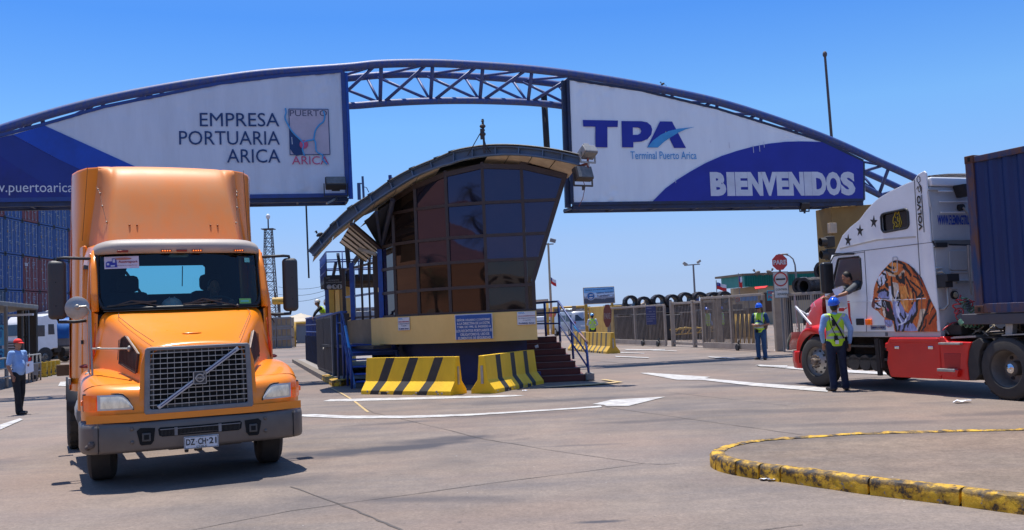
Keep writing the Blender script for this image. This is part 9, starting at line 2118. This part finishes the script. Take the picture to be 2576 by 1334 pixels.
dl=thing('yellow_drum','small yellow drum on a thin stand beside the mirror','drum',(at(703,755,100).x,100,0)); p=at(703,757,100); mb=MB(); mb.cyl(p-Vector((.7,0,0)),p+Vector((.7,0,0)),.38,n=14); mb.ell(p+Vector((.7,0,0)),(.3,.38,.38)); obj('drum',mb,YP,dl,smooth=40); mb=MB(); mb.cyl((p.x,100,0),(p.x,100,p.z),.1); mb.cyl((p.x-.4,100,p.z),(p.x-.4,100,p.z+.9),.08); mb.cyl((p.x+.5,100,0),(p.x-.2,100,p.z),.05); obj('stand',mb,LTM,dl)
# distant sheds that close the view at ground level
fs_=M('far_shed',(.13,.11,.10),.8,c2=(.22,.19,.17),scale=.15,contrast=.9)
for i,(xa,xb,yt,Y,lab) in enumerate(((640,800,815,118,'long low brown shed beyond the crates'),(1345,1480,781,150,'low grey shed far behind the parked vans'),(880,950,780,130,'low shed seen through the guardhouse side windows'),(1540,1960,772,110,'long low shed far behind the gates and coils'),(100,190,820,120,'low shed behind the waiting trucks'))):
    a=at(xa,yt,Y);b=at(xb,yt,Y); t=thing('shed',lab,'shed',(a.x,Y,0)); mb=MB(); mb.box((a.x,Y,0),(b.x,Y+8,a.z)); obj('wall',mb,fs_,t); mb=MB(); mb.box((a.x-.3,Y-.3,a.z),(b.x+.3,Y+8,a.z+.25)); obj('roof',mb,GREYM,t)
t=thing('crane_cab','small pale site vehicle roof seen through the guardhouse side windows','machine',(at(905,795,70).x,70,0)); a=at(888,792,70); b=at(935,792,70); mb=MB(); mb.box((a.x,70,1.2),(b.x,72,2.6)); mb.box((a.x+.5,70.2,2.6),(b.x-.3,72,2.9)); obj('body',mb,M('site_bluegrey',(.10,.14,.20),.5,c2=(.3,.3,.3),scale=1),t,bevel=.05)
# power lines
for i,(ya,yb_) in enumerate(((716,712),(735,722),(752,733))):
    mb=MB(); a=at(700,ya+6,90);b=at(860,yb_-8,90); P=[a.lerp(b,k/8)-Vector((0,0,.5*math.sin(math.pi*k/8))) for k in range(9)]; mb.tube(P,.022,4); tag(obj('cable',mb,DARK),['uppermost overhead cable beyond the walkway','middle overhead cable beyond the walkway','lowest overhead cable beyond the walkway'][i],'cable')
# litter
for i,(x,y,lab) in enumerate(((2420,1014,'crumpled white paper on the road below the white truck rear wheel'),(2097,882,'white plastic scrap by the gate post'),(1320,984,'white scrap at the foot of the right yellow barrier'),(1925,1209,'white pebble of litter at the island kerb'),(1945,1210,'small white litter crumb beside the pebble at the island kerb'))):
    if i==1: x=1950
    p=gp(x,y); s=.10 if i==0 else .045; mb=MB(); rows=[[Vector((p.x+s*(u-1.5)*.8+rnd.uniform(-.01,.01),p.y+s*(v-1)*.8,.006+rnd.random()*s*.45)) for u in range(4)] for v in range(3)]; mb.grid(rows); o=obj('litter',mb,PAPER); sd=o.modifiers.new('k','SOLIDIFY'); sd.thickness=.004; tag(o,lab,'litter')
p=at(*z4c(188,800),25.0); mb=MB(); mb.lathe([(.035,0),(.045,.09),(.043,.09),(.033,.004),(.001,.003)],(0,0,0),(0,0,1),14); 
cuo=MB(); cuo.v=[Matrix.Translation(p)@Matrix.Rotation(R(75),4,'Y')@v for v in mb.v]; cuo.f=mb.f; cuo.m=mb.m; tag(obj('paper_cup',cuo,SW,smooth=40),'white paper cup lying on the red steps','cup')
# ================= what the dark glass reflects, behind the camera =================
rows=[]
for i in range(61):
    a=R(150+ (i/60)*240); r=[]     # sweep behind the camera
    for j in range(8):
        d=120+j*28; hgt=interp([(150,25),(171,42),(203,78),(222,56),(238,30),(255,15),(272,9),(330,8),(390,6)],150+240*i/60)
        p=Vector((math.cos(a)*d,math.sin(a)*d,0)); z=hgt*(min(1,j/6)**1.2)*(1+.25*noise.noise(p*.02))+noise.noise(p*.05)*2.5*min(1,j/3); r.append(p+Vector((0,0,max(-.5,z)-(.3 if j==0 else 0))))
    rows.append(r)
mb=MB(); mb.grid(rows); tag(obj('hill',mb,M('desert_hill',(.30,.14,.07),.95,c2=(.13,.065,.04),scale=.03,contrast=.8,bump=.5,bscale=.2),world=True,smooth=True),kind='structure')
def palm(label,x,y,h,seed):
    t=thing('palm_tree',label,'palm tree',(x,y,0),0,'palms mirrored in the guardhouse glass'); rs=random.Random(seed); mb=MB(); mb.tube([(x,y,0),(x+.1,y,h*.5),(x,y,h)],[.28,.2,.19],10); obj('trunk',mb,M('palm_trunk',(.10,.075,.05),.9,scale=6),t,smooth=True); mb=MB()
    for k in range(46):
        a=rs.uniform(0,6.28); e=rs.uniform(-.6,1.2); L=rs.uniform(2.4,3.9); P=[Vector((x,y,h))]
        for q in range(1,9): u=q/8; P.append(Vector((x+math.cos(a)*L*u*math.cos(e*.6),y+math.sin(a)*L*u*math.cos(e*.6),h+L*(math.sin(e)*u-.75*u*u))))
        for q in range(1,9):
            d=(P[q]-P[q-1]).normalized(); s=d.cross(Vector((0,0,1))).normalized(); w=.5*math.sin(math.pi*min(.97,q/8.2))+.05
            for sg_ in (-1,1):
                for f_ in (0,.5): b=P[q-1].lerp(P[q],f_); mb.add([b,b+d*.06,b+s*sg_*w+d*.25-Vector((0,0,.18*w))],[(0,1,2)])
    obj('fronds',mb,M('palm_green',(.05,.085,.02),.7,c2=(.09,.07,.03),scale=1),t,flip=False)
palm('tall palm behind the camera mirrored in the middle glass column',-20.8,-8.5,9.3,1); palm('short bushy palm outside the left edge, mirrored low in the glass',-30,12,4.6,2); palm('bushy palm behind the camera mirrored in the right glass',6,-20,5.5,3)
ofb=thing('office_building','long white two-storey office behind the camera mirrored in the glass','building',(0,-60,0)); mb=MB(); mb.box((-14,-66,0),(22,-60,6.2)); obj('wall',mb,M('office_white',(.60,.58,.54),.8,scale=.3),ofb)
for i in range(11): mb=MB(); mb.box((-12+i*3,-60,3.6),(-10.6+i*3,-59.95,5.2)); mb.box((-12+i*3,-60,.8),(-10.6+i*3,-59.95,2.4)); obj('window',mb,M('office_window',(.03,.03,.04),.2),ofb)
